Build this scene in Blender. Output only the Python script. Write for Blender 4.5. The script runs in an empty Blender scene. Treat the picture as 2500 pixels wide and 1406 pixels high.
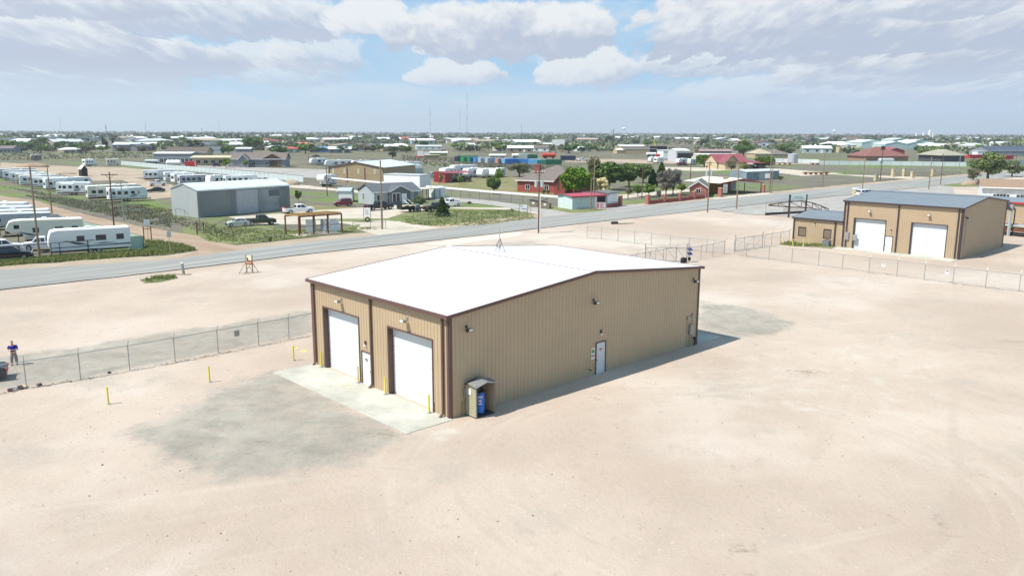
import bpy, bmesh, math, random
import numpy as np
from mathutils import Vector, Matrix, geometry, noise as mnoise
random.seed(7); rng = np.random.default_rng(7)
SC = bpy.context.scene
COL = SC.collection
rad = math.radians
# ---------------------------------------------------------------- camera
CAM_H = 16.1
FPX, PITCH, ROLL = 1951.44, 0.19193439, 0.00355304      # focal length in photo pixels (2500 wide), tilt down, roll
_cp, _sp, _cr, _sr = math.cos(PITCH), math.sin(PITCH), math.cos(ROLL), math.sin(ROLL)
FW = Vector((0, _cp, -_sp)); _rt = Vector((1, 0, 0)); _up = Vector((0, _sp, _cp))
RT = _cr * _rt + _sr * _up; UP = -_sr * _rt + _cr * _up
cd = bpy.data.cameras.new('camera'); cam = bpy.data.objects.new('camera', cd); COL.objects.link(cam)
cd.sensor_width = 36; cd.lens = 36 * FPX / 2500; cd.clip_start = 0.3; cd.clip_end = 60000
mw = Matrix.Identity(4)
for i in range(3):
    mw[i][0] = RT[i]; mw[i][1] = UP[i]; mw[i][2] = -FW[i]
mw[2][3] = CAM_H
cam.matrix_world = mw
SC.camera = cam
# ---------------------------------------------------------------- world, sun, exposure
SUN_AZ, SUN_EL = rad(204), rad(57)                       # direction towards the sun (math angle), height
SC.view_settings.view_transform = 'Standard'; SC.view_settings.look = 'None'
SC.view_settings.exposure = 0.42; SC.view_settings.gamma = 1.0
world = bpy.data.worlds.new('World'); SC.world = world; world.use_nodes = True
NT = world.node_tree; NT.nodes.clear()
def wn(t, **k):
    n = NT.nodes.new(t)
    for a, b in k.items(): setattr(n, a, b)
    return n
def wl(a, b): NT.links.new(a, b)
def wmath(op, a, b=None, c=None, clamp=False):
    n = wn('ShaderNodeMath', operation=op, use_clamp=clamp)
    for i, v in enumerate((a, b, c)):
        if v is None: continue
        if isinstance(v, (int, float)): n.inputs[i].default_value = v
        else: wl(v, n.inputs[i])
    return n.outputs[0]
def wmaprange(v, a, b, c, d, smooth=True):
    n = wn('ShaderNodeMapRange'); n.interpolation_type = 'SMOOTHSTEP' if smooth else 'LINEAR'
    wl(v, n.inputs[0])
    for i, q in zip((1, 2, 3, 4), (a, b, c, d)): n.inputs[i].default_value = q
    return n.outputs[0]
def wmix(f, a, b):
    n = wn('ShaderNodeMix', data_type='RGBA')
    if isinstance(f, (int, float)): n.inputs[0].default_value = f
    else: wl(f, n.inputs[0])
    for s, v in ((6, a), (7, b)):
        if isinstance(v, tuple): n.inputs[s].default_value = (*v, 1)
        else: wl(v, n.inputs[s])
    return n.outputs[2]
sky = wn('ShaderNodeTexSky', sky_type='NISHITA', sun_disc=False)
sky.sun_elevation = SUN_EL; sky.sun_rotation = math.pi / 2 - SUN_AZ
sky.altitude = 900; sky.air_density = 1.0; sky.dust_density = 1.0; sky.ozone_density = 1.0
tc = wn('ShaderNodeTexCoord'); sep = wn('ShaderNodeSeparateXYZ'); wl(tc.outputs['Generated'], sep.inputs[0])
dx, dy, dz = sep.outputs
az = wmath('MULTIPLY', wmath('ARCTAN2', dx, dy), 57.2958)          # degrees right of +Y
el = wmath('MULTIPLY', wmath('ARCSINE', dz), 57.2958)              # degrees above the horizon
elc = wmath('MAXIMUM', el, 0.0)
def cloudnoise(dele, scale, detail, sx, sy, seed, rough=0.62, dist=0.0):
    e = wmath('ADD', elc, dele)
    # clouds get flatter and smaller towards the horizon
    s = wmath('POWER', wmath('ADD', e, 0.8), 0.62)
    cx = wmath('DIVIDE', wmath('MULTIPLY', az, sx), wmath('ADD', wmath('MULTIPLY', s, 0.45), 0.6))
    cy = wmath('MULTIPLY', s, sy)
    c = wn('ShaderNodeCombineXYZ'); wl(cx, c.inputs[0]); wl(cy, c.inputs[1]); c.inputs[2].default_value = seed
    n = wn('ShaderNodeTexNoise'); n.inputs['Scale'].default_value = scale; n.inputs['Detail'].default_value = detail
    n.inputs['Roughness'].default_value = rough; n.inputs['Distortion'].default_value = dist
    wl(c.outputs[0], n.inputs['Vector']); return n.outputs['Fac']
def blob(a0, e0, ra, re, amp):
    u = wmath('DIVIDE', wmath('SUBTRACT', az, a0), ra); v = wmath('DIVIDE', wmath('SUBTRACT', el, e0), re)
    d = wmath('ADD', wmath('MULTIPLY', u, u), wmath('MULTIPLY', v, v))
    g = wmath('POWER', 2.718, wmath('MULTIPLY', d, -1.0))
    return wmath('MULTIPLY', g, amp)
def ae(px, py):                                          # the sky direction a photo pixel looks at
    d = FW + RT * ((px - 1250) / FPX) - UP * ((py - 703) / FPX); d.normalize()
    return math.degrees(math.atan2(d.x, d.y)), math.degrees(math.asin(d.z))
def bl(px, py, rx, ry, amp):
    a, e = ae(px, py); return blob(a, e, rx / 34.0, ry / 34.0, amp)
# fine warp shared by all the clouds, so that edges are lumpy
wx = wmath('SUBTRACT', cloudnoise(0.0, 2.0, 9, .62, 1.5, 3.1, .58, .0), .5); wy = wmath('SUBTRACT', cloudnoise(0.0, 2.0, 9, .62, 1.5, 17.7, .60, .0), .5)
lump = wmath('SUBTRACT', cloudnoise(0.0, 2.8, 8, .70, 1.5, 41.3, .60, .2), .5); big = wmath('SUBTRACT', cloudnoise(0.0, .9, 4, .34, 1.2, 57.0, .5, .0), .5)
WHITE = (9.0, 9.2, 9.3); GREY = (5.0, 5.6, 7.0)
bluesky = wmix(0.75, sky.outputs[0], (3.0, 6.3, 9.9))
veil = wmaprange(cloudnoise(0.2, 0.9, 7, .28, 1.0, 21.0, .6), 0.34, 0.70, 0.0, 0.45)
col = wmix(veil, bluesky, (6.2, 7.7, 8.7))
thin = wmaprange(cloudnoise(0.0, 1.6, 9, .5, 1.3, 33.0, .6), 0.55, 0.72, 0, .5)
col = wmix(thin, col, (7.3, 7.9, 8.8))
def cloud(px, base, hw, h, grey=.5, alpha=1., warp=1.):
    """one cumulus: flat base at row base, half width hw, height h in photo pixels of sky angle"""
    global col
    a0, e0 = ae(px, base); ra = hw / 34.06; re = h / 34.06
    u = wmath('ADD', wmath('DIVIDE', wmath('SUBTRACT', az, a0), ra), wmath('MULTIPLY', wx, .9 * warp))
    v = wmath('ADD', wmath('DIVIDE', wmath('SUBTRACT', el, e0), re), wmath('MULTIPLY', wy, .9 * warp))
    vb = wmath('MAXIMUM', v, wmath('MULTIPLY', v, -2.4))
    d = wmath('SUBTRACT', 1.0, wmath('ADD', wmath('POWER', wmath('ABSOLUTE', u), 2.4), wmath('MULTIPLY', vb, vb)))
    f = wmath('MULTIPLY', wmaprange(d, 0.0, 0.34, 0, 1), alpha)
    sh = wmath('ADD', wmath('MULTIPLY', v, -1.15), wmath('ADD', wmath('MULTIPLY', lump, 1.5), .40 + grey * .75)); sh = wmath('ADD', sh, wmath('MULTIPLY', big, 1.2))
    sh = wmath('ADD', sh, wmath('MULTIPLY', u, .22))
    col = wmix(f, col, wmix(wmaprange(sh, 0.0, 1.0, 0, 1), WHITE, GREY))
for c_ in [(1500, 262, 420, 40, .1, .3), (2250, 262, 420, 50, .5, .4), (300, 262, 420, 44, .3, .3), (900, 236, 170, 34, .0, .35), (640, 150, 110, 46, .0, .7), (1980, 232, 330, 50, .3, .7), (2420, 225, 240, 60, .5, .8),
           (120, 212, 300, 60, .55, .8), (700, 196, 160, 46, .1, .5), (1110, 192, 125, 48, .05, .9), (2150, 190, 260, 60, .35, .9), (1720, 165, 190, 60, .2, .85), (1430, 182, 130, 75, .0, .95), (330, 164, 260, 70, .8, .95), (60, 128, 260, 100, .75, .95),
           (1080, 126, 88, 32, .0, .9), (770, 150, 130, 70, .3, .7), (2330, 150, 300, 80, .5, .95), (560, 62, 300, 90, .5, .9), (1960, 138, 110, 44, .3, .8), (1220, 106, 300, 105, .7, 1.), (900, 62, 110, 70, -.1, .95), (1400, 84, 115, 80, .45, 1.), (2360, 84, 300, 90, .55, 1.), (1840, 95, 285, 130, .62, 1.), (2300, 20, 160, 60, .3, .9), (130, 20, 260, 60, .45, .9)]:
    cloud(*c_)
hz = wmaprange(el, -0.5, 4.8, 0.92, 0.0)
hazecol = wmix(wmaprange(az, -25, 30, 0, 1), (7.2, 8.8, 10.0), (6.9, 8.3, 11.0))
col = wmix(hz, col, hazecol)
below = wmaprange(el, -1.0, -0.2, 1, 0)
col = wmix(below, col, (1.6, 1.6, 1.5))
bg = wn('ShaderNodeBackground'); bg.inputs[1].default_value = 0.075; wl(col, bg.inputs[0])
wo = wn('ShaderNodeOutputWorld'); wl(bg.outputs[0], wo.inputs[0])
world.cycles.sampling_method = 'MANUAL'; world.cycles.sample_map_resolution = 512
sl = bpy.data.lights.new('sun', 'SUN'); sun = bpy.data.objects.new('sun', sl); COL.objects.link(sun)
sl.energy = 4.9; sl.angle = rad(0.5); sl.color = (1.0, 0.955, 0.88)
sd = Vector((math.cos(SUN_AZ) * math.cos(SUN_EL), math.sin(SUN_AZ) * math.cos(SUN_EL), math.sin(SUN_EL)))
sun.rotation_euler = sd.to_track_quat('Z', 'Y').to_euler(); sun.location = (-60, -30, 120)
SC.cycles.max_bounces = 6; SC.cycles.transparent_max_bounces = 24; SC.cycles.volume_bounces = 0
# ---------------------------------------------------------------- measuring the place from the photo
def G(px, py, z=0.0):                                    # the point of the ground (or of height z) a photo pixel looks at
    d = FW + RT * ((px - 1250) / FPX) - UP * ((py - 703) / FPX)
    t = -(CAM_H - z) / d.z
    return Vector((d.x * t, d.y * t, z))
def HG(px, pb, pt):                                      # height of an upright thing standing at (px, pb) with its top at row pt
    g = G(px, pb); d = Vector((g.x, g.y, 0)).length
    lo, hi = -1.0, 400.0
    for _ in range(50):
        m = (lo + hi) / 2; q = g + Vector((0, 0, m)) - Vector((0, 0, CAM_H))
        y = 703 - FPX * q.dot(UP) / q.dot(FW)
        if y > pt: lo = m
        else: hi = m
    return lo
def HD(p, q): return math.atan2(q.y - p.y, q.x - p.x)
# ---------------------------------------------------------------- mesh helper
class MB:
    def __init__(s): s.v = []; s.f = []; s.m = []
    def add(s, vs, fs, m=0, T=None):
        b = len(s.v)
        s.v += [tuple(T @ Vector(v)) for v in vs] if T is not None else [tuple(v) for v in vs]
        s.f += [tuple(b + i for i in f) for f in fs]; s.m += [m] * len(fs); return s
    def box(s, x0, y0, z0, x1, y1, z1, m=0, T=None):
        return s.add([(x0, y0, z0), (x1, y0, z0), (x1, y1, z0), (x0, y1, z0), (x0, y0, z1), (x1, y0, z1), (x1, y1, z1), (x0, y1, z1)],
              [(0, 3, 2, 1), (4, 5, 6, 7), (0, 1, 5, 4), (1, 2, 6, 5), (2, 3, 7, 6), (3, 0, 4, 7)], m, T)
    def tube(s, p, q, r, r2=None, n=8, m=0, cap=True):
        p = Vector(p); q = Vector(q); r2 = r if r2 is None else r2
        d = (q - p).normalized(); a = d.orthogonal().normalized(); b = d.cross(a)
        vs = []
        for c, rr in ((p, r), (q, r2)):
            for i in range(n):
                t = 2 * math.pi * i / n; vs.append(c + a * math.cos(t) * rr + b * math.sin(t) * rr)
        fs = [(i, (i + 1) % n, n + (i + 1) % n, n + i) for i in range(n)]
        if cap: fs += [tuple(range(n))[::-1], tuple(range(n, 2 * n))]
        return s.add(vs, fs, m)
    def bar(s, p, q, w, h=None, m=0):
        p = Vector(p); q = Vector(q); h = w if h is None else h; d = (q - p).normalized()
        u = Vector((0, 0, 1)) if abs(d.z) < .95 else Vector((0, 1, 0))
        a = d.cross(u).normalized(); b = a.cross(d)
        vs = [c + a * i * w / 2 + b * j * h / 2 for c in (p, q) for i, j in ((-1, -1), (1, -1), (1, 1), (-1, 1))]
        return s.add(vs, [(0, 1, 2, 3)[::-1], (4, 5, 6, 7), (0, 1, 5, 4), (1, 2, 6, 5), (2, 3, 7, 6), (3, 0, 4, 7)], m)
    def prism(s, pts, y0, y1, m=0):                      # polygon (x,z) drawn out along y
        n = len(pts)
        vs = [(x, y0, z) for x, z in pts] + [(x, y1, z) for x, z in pts]
        fs = [(i, (i + 1) % n, n + (i + 1) % n, n + i) for i in range(n)] + [tuple(range(n))[::-1], tuple(range(n, 2 * n))]
        return s.add(vs, fs, m)
    def loft(s, pts, m=0):                               # side outline (x, z, halfwidth)
        n = len(pts)
        vs = [(x, -w, z) for x, z, w in pts] + [(x, w, z) for x, z, w in pts]
        fs = [(i, (i + 1) % n, n + (i + 1) % n, n + i) for i in range(n)] + [tuple(range(n))[::-1], tuple(range(n, 2 * n))]
        return s.add(vs, fs, m)
    def blob(s, c, r, n=8, k=5, m=0, jit=0.0):
        vs = [(c[0], c[1], c[2] - r[2])]
        for j in range(1, k):
            t = math.pi * j / k
            for i in range(n):
                p = 2 * math.pi * i / n; q = 1 + random.uniform(-jit, jit)
                vs.append((c[0] + r[0] * math.sin(t) * math.cos(p) * q, c[1] + r[1] * math.sin(t) * math.sin(p) * q, c[2] - r[2] * math.cos(t) * q))
        vs.append((c[0], c[1], c[2] + r[2])); L = len(vs) - 1
        fs = [(0, 1 + (i + 1) % n, 1 + i) for i in range(n)]
        for j in range(k - 2):
            for i in range(n):
                a = 1 + j * n + i; b = 1 + j * n + (i + 1) % n
                fs.append((a, b, b + n, a + n))
        b0 = 1 + (k - 2) * n
        fs += [(b0 + i, b0 + (i + 1) % n, L) for i in range(n)]
        return s.add(vs, fs, m)
    def mesh(s, name, mats):
        me = bpy.data.meshes.new(name); me.from_pydata(s.v, [], s.f)
        if not isinstance(mats, (list, tuple)): mats = [mats]
        for m in mats: me.materials.append(m)
        if any(s.m): me.polygons.foreach_set('material_index', s.m)
        bm = bmesh.new(); bm.from_mesh(me); bmesh.ops.recalc_face_normals(bm, faces=bm.faces); bm.to_mesh(me); bm.free()
        return me
    def build(s, name, mats, parent=None, loc=None, rz=0, smooth=False, bevel=0, label=None):
        me = s.mesh(name, mats)
        if smooth: me.polygons.foreach_set('use_smooth', [True] * len(me.polygons))
        o = bpy.data.objects.new(name, me); COL.objects.link(o)
        if parent is not None: o.parent = parent
        if loc is not None: o.location = loc
        if rz: o.rotation_euler.z = rz
        if bevel:
            b = o.modifiers.new('bevel', 'BEVEL'); b.width = bevel; b.segments = 2; b.limit_method = 'ANGLE'
        if label: o['label'] = label
        return o
def npmesh(name, V, F, mat):                             # fast path: V (n,3), F (m,k)
    me = bpy.data.meshes.new(name); n, k = F.shape
    me.vertices.add(len(V)); me.vertices.foreach_set('co', V.astype(np.float32).ravel())
    me.loops.add(n * k); me.loops.foreach_set('vertex_index', F.astype(np.int32).ravel())
    me.polygons.add(n); me.polygons.foreach_set('loop_start', np.arange(0, n * k, k, dtype=np.int32))
    me.polygons.foreach_set('loop_total', np.full(n, k, dtype=np.int32))
    me.update(calc_edges=True)
    me.materials.append(mat)
    return me
def tag(o, label=None, cat=None, group=None, kind=None):
    if label: o['label'] = label
    if cat: o['category'] = cat
    if group: o['group'] = group
    if kind: o['kind'] = kind
    return o
def thing(name, label, cat, loc=(0, 0, 0), rz=0, group=None):
    o = bpy.data.objects.new(name, None); COL.objects.link(o); o.empty_display_size = .3
    o.location = loc; o.rotation_euler = (0, 0, rz); return tag(o, label, cat, group)
def struct(o): o['kind'] = 'structure'; return o
KIDS = {}
def kids(o): return [c for c in bpy.data.objects if c.parent == o]
def dup(root, loc, rz=0, label=None, group=None, color=None, scale=None):
    if root.name not in KIDS:
        KIDS[root.name] = [(c, kids(c)) for c in kids(root)]
    r = root.copy(); COL.objects.link(r); r.location = loc; r.rotation_euler = (0, 0, rz)
    if label: r['label'] = label
    if group: r['group'] = group
    if scale: r.scale = scale if isinstance(scale, tuple) else (scale,) * 3
    if color: r.color = (*color, 1)
    for c, gs in KIDS[root.name]:
        d = c.copy(); COL.objects.link(d); d.parent = r
        if color: d.color = (*color, 1)
        for g in gs:
            e = g.copy(); COL.objects.link(e); e.parent = d
            if color: e.color = (*color, 1)
    return r
# ---------------------------------------------------------------- materials
def mat(name, col, rough=.75, metal=0., var=.10, scale=1.2, bump=0., bscale=20., tint=False, spec=.35, stretch=(1, 1, 1), col2=None, alpha=None, island=0.):
    m = bpy.data.materials.new(name); m.use_nodes = True; nt = m.node_tree; b = nt.nodes['Principled BSDF']
    b.inputs['Roughness'].default_value = rough; b.inputs['Metallic'].default_value = metal
    b.inputs['Specular IOR Level'].default_value = spec
    N = nt.nodes.new; L = nt.links.new
    t = N('ShaderNodeTexCoord'); mp = N('ShaderNodeMapping'); mp.inputs['Scale'].default_value = stretch; L(t.outputs['Object'], mp.inputs[0])
    n = N('ShaderNodeTexNoise'); n.inputs['Scale'].default_value = scale; n.inputs['Detail'].default_value = 6; n.inputs['Roughness'].default_value = .65
    L(mp.outputs[0], n.inputs['Vector'])
    r = N('ShaderNodeMapRange'); r.inputs[1].default_value = .3; r.inputs[2].default_value = .7; L(n.outputs['Fac'], r.inputs[0])
    mx = N('ShaderNodeMix'); mx.data_type = 'RGBA'; L(r.outputs[0], mx.inputs[0])
    c2 = col2 if col2 else tuple(min(1, c * (1 + var)) for c in col)
    mx.inputs[6].default_value = (*[c * (1 - var) for c in col], 1); mx.inputs[7].default_value = (*c2, 1)
    out = mx.outputs[2]
    if tint:
        oi = N('ShaderNodeObjectInfo'); k = N('ShaderNodeMix'); k.data_type = 'RGBA'; k.blend_type = 'MULTIPLY'; k.inputs[0].default_value = 1
        L(out, k.inputs[6]); L(oi.outputs['Color'], k.inputs[7]); out = k.outputs[2]
    if island:
        g = N('ShaderNodeNewGeometry'); q = N('ShaderNodeMapRange'); q.inputs[3].default_value = 1 - island; q.inputs[4].default_value = 1 + island
        L(g.outputs['Random Per Island'], q.inputs[0]); hs = N('ShaderNodeHueSaturation'); L(out, hs.inputs['Color']); L(q.outputs[0], hs.inputs['Value']); out = hs.outputs[0]
    L(out, b.inputs['Base Color'])
    if bump:
        n2 = N('ShaderNodeTexNoise'); n2.inputs['Scale'].default_value = bscale; n2.inputs['Detail'].default_value = 5; L(mp.outputs[0], n2.inputs['Vector'])
        bu = N('ShaderNodeBump'); bu.inputs['Strength'].default_value = bump; bu.inputs['Distance'].default_value = .05
        L(n2.outputs['Fac'], bu.inputs['Height']); L(bu.outputs[0], b.inputs['Normal'])
    return m
TAN = mat('tan_steel', (.445, .335, .215), .5, 0, .05, .35, spec=.4)
TAN2 = mat('tan_steel_pale', (.42, .315, .205), .5, 0, .05, .35, spec=.4)
BROWN = mat('brown_trim', (.125, .07, .058), .45, 0, .08, 2)
DKBROWN = mat('dark_bronze_trim', (.055, .042, .045), .45, 0, .08, 2)
WHITE_ROOF = mat('white_roof', (.66, .61, .635), .5, 0, .04, .25)
GALV_ROOF = mat('galvalume_roof', (.245, .262, .275), .45, .35, .06, .4)
LROOF = mat('pale_metal_roof', (.58, .64, .64), .45, .1, .05, .4)
DOORW = mat('white_door_paint', (.66, .70, .71), .45, 0, .03, 1)
DOORG = mat('pale_grey_door', (.58, .60, .61), .5, 0, .04, 1)
GREYST = mat('grey_steel', (.40, .425, .42), .5, .1, .05, .4)
LGREYST = mat('light_grey_steel', (.42, .46, .46), .5, .1, .05, .4)
GALV = mat('galvanised', (.33, .34, .32), .5, .4, .12, 3)
DARK = mat('dark_opening', (.02, .02, .022), .8, 0, .2, 2)
BLACK = mat('black_paint', (.015, .015, .018), .5, 0, .2, 3)
GLASS = mat('dark_glass', (.022, .028, .035), .12, 0, .1, 1, spec=.6)
BLIND = mat('window_blind', (.19, .15, .10), .5, 0, .1, 1, spec=.4)
YEL = mat('yellow_paint', (.70, .60, .09), .55, 0, .08, 4)
WHT = mat('white_paint', (.78, .78, .76), .5, 0, .05, 1.5)
WHTI = mat('white_tinted', (1, 1, 1), .5, 0, .05, 1.5, tint=True)
RED = mat('red_paint', (.45, .025, .035), .5, 0, .08, 2)
REDROOF = mat('red_metal_roof', (.26, .065, .075), .5, 0, .07, .5)
BRICK = mat('red_brick', (.30, .075, .06), .85, 0, .25, 6)
BRICKL = mat('pale_red_brick', (.40, .14, .115), .85, 0, .2, 6)
SHING = mat('brown_shingle', (.165, .135, .12), .9, 0, .14, 3)
SHINGG = mat('grey_shingle', (.10, .11, .125), .9, 0, .14, 3)
SHINGT = mat('tan_shingle', (.27, .185, .125), .9, 0, .12, 3)
SHINGK = mat('olive_shingle', (.14, .145, .125), .9, 0, .12, 3)
WOODP = mat('weathered_pole_wood', (.24, .185, .125), .9, 0, .22, 3, stretch=(1, 1, .15))
WOODD = mat('dark_pole_wood', (.14, .08, .06), .9, 0, .22, 3, stretch=(1, 1, .15))
RUST = mat('rusty_steel', (.17, .055, .03), .85, 0, .3, 3)
STONE = mat('tan_stone', (.52, .43, .27), .9, 0, .2, 4)
CONC = mat('concrete', (.42, .43, .36), .85, 0, .12, .9, bump=.2, col2=(.53, .54, .47))
CONCD = mat('grey_concrete', (.36, .36, .33), .85, 0, .13, .9)
TYRE = mat('tyre_rubber', (.02, .02, .02), .9, 0, .2, 5)
RIM = mat('wheel_rim', (.45, .45, .46), .4, .5, .1, 5)
PAINT = mat('vehicle_paint', (1, 1, 1), .3, 0, .02, 1, tint=True, spec=.5)
RVW = mat('trailer_skin', (1, 1, 1), .45, 0, .05, .6, tint=True)
RVROOF = mat('trailer_roof', (.80, .80, .76), .6, 0, .1, .8)
DECAL = mat('trailer_stripe', (.10, .11, .15), .5, 0, .1, 2)
DECALT = mat('tan_stripe', (.36, .27, .17), .5, 0, .1, 2)
LAMPG = mat('lamp_lens', (.75, .75, .68), .3, 0, .02, 2)
SKIN = mat('skin', (.55, .33, .24), .6, 0, .05, 5)
SHIRT = mat('blue_shirt', (.025, .02, .30), .8, 0, .15, 5)
TROUS = mat('grey_trousers', (.26, .23, .22), .85, 0, .12, 5)
BLUET = mat('blue_tank_paint', (.01, .14, .55), .4, 0, .06, 2, spec=.5)
HAIR = mat('grey_hair', (.24, .19, .16), .9, 0, .2, 9)
SOLAR = mat('solar_panel', (.03, .05, .16), .25, 0, .1, 3)
YELW = mat('timber', (.42, .25, .09), .85, 0, .18, 3)
LIGHTG = mat('pale_green_panel', (.36, .48, .40), .55, 0, .06, .6)
def chain_mat():
    m = bpy.data.materials.new('chain_link_wire'); m.use_nodes = True; nt = m.node_tree; N = nt.nodes.new; L = nt.links.new
    b = nt.nodes['Principled BSDF']; b.inputs['Base Color'].default_value = (.30, .31, .29, 1); b.inputs['Roughness'].default_value = .6
    t = N('ShaderNodeTexCoord'); s = N('ShaderNodeSeparateXYZ'); L(t.outputs['UV'], s.inputs[0])
    def mth(op, a, c):
        n = N('ShaderNodeMath'); n.operation = op
        for i, v in enumerate((a, c)):
            if isinstance(v, (int, float)): n.inputs[i].default_value = v
            elif v is not None: L(v, n.inputs[i])
        return n.outputs[0]
    res = []
    for sg in (1, -1):
        a = mth('ADD', s.outputs[0], mth('MULTIPLY', s.outputs[1], sg))
        a = mth('FRACT', mth('MULTIPLY', a, 14.0), None); res.append(mth('LESS_THAN', a, .055))
    w = mth('MAXIMUM', res[0], res[1])
    tr = N('ShaderNodeBsdfTransparent'); mx = N('ShaderNodeMixShader'); L(w, mx.inputs[0]); L(tr.outputs[0], mx.inputs[1]); L(b.outputs[0], mx.inputs[2])
    L(mx.outputs[0], nt.nodes['Material Output'].inputs[0]); return m
CHAIN = chain_mat()
# ---------------------------------------------------------------- ground materials
def gmat(name, stops, scale=.05, detail=10, rough=.95, bump=.3, bscale=3., second=None, rgh=.68, dirstretch=None):
    m = bpy.data.materials.new(name); m.use_nodes = True; nt = m.node_tree; b = nt.nodes['Principled BSDF']; b.inputs['Roughness'].default_value = rough
    b.inputs['Specular IOR Level'].default_value = .15
    N = nt.nodes.new; L = nt.links.new
    g = N('ShaderNodeNewGeometry'); src = g.outputs['Position']
    if dirstretch:
        mp = N('ShaderNodeMapping'); mp.vector_type = 'TEXTURE'; mp.inputs['Rotation'].default_value = (0, 0, dirstretch[0]); mp.inputs['Scale'].default_value = dirstretch[1]; L(src, mp.inputs[0]); src = mp.outputs[0]
    n = N('ShaderNodeTexNoise'); n.inputs['Scale'].default_value = scale; n.inputs['Detail'].default_value = detail; n.inputs['Roughness'].default_value = rgh; L(src, n.inputs['Vector'])
    cr = N('ShaderNodeValToRGB'); e = cr.color_ramp.elements
    while len(e) < len(stops): e.new(.5)
    for i, (p, c) in enumerate(stops): e[i].position = p; e[i].color = (*c, 1)
    L(n.outputs['Fac'], cr.inputs[0]); out = cr.outputs[0]
    if second:                                           # (scale, colour, lo, hi, max) patches of another colour
        for k, (sc2, c2, lo, hi, mxv) in enumerate(second):
            n2 = N('ShaderNodeTexNoise'); n2.inputs['Scale'].default_value = sc2; n2.inputs['Detail'].default_value = 8; n2.inputs['Roughness'].default_value = .7
            ad = N('ShaderNodeVectorMath'); ad.inputs[1].default_value = (37.7 * (k + 1), 11.3, 5.1); L(src, ad.inputs[0]); L(ad.outputs[0], n2.inputs['Vector'])
            r = N('ShaderNodeMapRange'); r.interpolation_type = 'SMOOTHSTEP'; r.inputs[1].default_value = lo; r.inputs[2].default_value = hi; r.inputs[4].default_value = mxv
            L(n2.outputs['Fac'], r.inputs[0]); x = N('ShaderNodeMix'); x.data_type = 'RGBA'; L(r.outputs[0], x.inputs[0]); L(out, x.inputs[6]); x.inputs[7].default_value = (*c2, 1); out = x.outputs[2]
    L(out, b.inputs['Base Color'])
    if bump:
        n3 = N('ShaderNodeTexNoise'); n3.inputs['Scale'].default_value = bscale; n3.inputs['Detail'].default_value = 8; n3.inputs['Roughness'].default_value = .7; L(g.outputs['Position'], n3.inputs['Vector'])
        bu = N('ShaderNodeBump'); bu.inputs['Strength'].default_value = bump; bu.inputs['Distance'].default_value = .12; L(n3.outputs['Fac'], bu.inputs['Height']); L(bu.outputs[0], b.inputs['Normal'])
    m['out'] = 1; return m
FIELD = gmat('far_field', [(.30, (.105, .10, .07)), (.48, (.14, .13, .09)), (.62, (.18, .16, .11)), (.75, (.12, .135, .065))], .03,
             second=[(.006, (.13, .155, .055), .50, .62, .7), (.011, (.30, .245, .17), .60, .68, .55), (.35, (.085, .075, .06), .52, .68, .65)], bscale=.8, bump=.6)
SCRUB = gmat('scrub_field', [(.30, (.10, .10, .07)), (.5, (.16, .14, .115)), (.7, (.17, .17, .08))], .12,
             second=[(.03, (.13, .20, .035), .50, .60, .75), (.5, (.24, .20, .13), .60, .72, .6), (1.4, (.06, .065, .04), .52, .66, .6)], bscale=1.6, bump=.7)
GRASS = gmat('grass_ground', [(.30, (.12, .14, .055)), (.5, (.17, .19, .075)), (.7, (.25, .225, .125))], .25,
             second=[(.8, (.28, .23, .14), .60, .72, .55), (2.2, (.05, .08, .02), .52, .66, .6)], bscale=3, bump=.7)
LAWN = gmat('dry_lawn', [(.30, (.14, .15, .055)), (.5, (.19, .18, .08)), (.7, (.26, .21, .12))], .12,
            second=[(.05, (.31, .23, .15), .50, .64, .6), (1.8, (.08, .10, .035), .54, .68, .5)], bscale=2, bump=.5)
DIRTT = gmat('tan_dirt', [(.30, (.29, .225, .16)), (.5, (.36, .285, .21)), (.7, (.42, .345, .265))], .12,
             second=[(.5, (.26, .19, .13), .60, .74, .5)], bscale=1.5, bump=.4)
TRACK = gmat('reddish_dirt', [(.30, (.26, .18, .125)), (.5, (.32, .235, .165)), (.7, (.38, .29, .215))], .3,
             second=[(.8, (.21, .14, .10), .56, .72, .6)], bscale=2, bump=.5, dirstretch=(rad(140), (6, 1, 1)))
CALICHE = gmat('pale_caliche', [(.30, (.38, .33, .26)), (.5, (.46, .405, .325)), (.7, (.53, .475, .39))], .2,
               second=[(.6, (.38, .33, .26), .60, .74, .5)], bscale=2, bump=.3)
ROADD = rad(49.7)
ASPH = gmat('old_asphalt', [(.36, (.22, .218, .2)), (.5, (.27, .264, .243)), (.64, (.33, .32, .293))], .62,
            second=[(.22, (.20, .21, .205), .52, .66, .6), (3.0, (.35, .34, .31), .60, .70, .5)], bscale=12, bump=.15, dirstretch=(ROADD, (24, 1, 1)))
ASPHG = gmat('grey_lane', [(.30, (.27, .255, .235)), (.5, (.33, .31, .28)), (.7, (.39, .365, .325))], .3,
             second=[(1.2, (.22, .205, .18), .58, .72, .5)], bscale=5, bump=.25)
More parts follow.
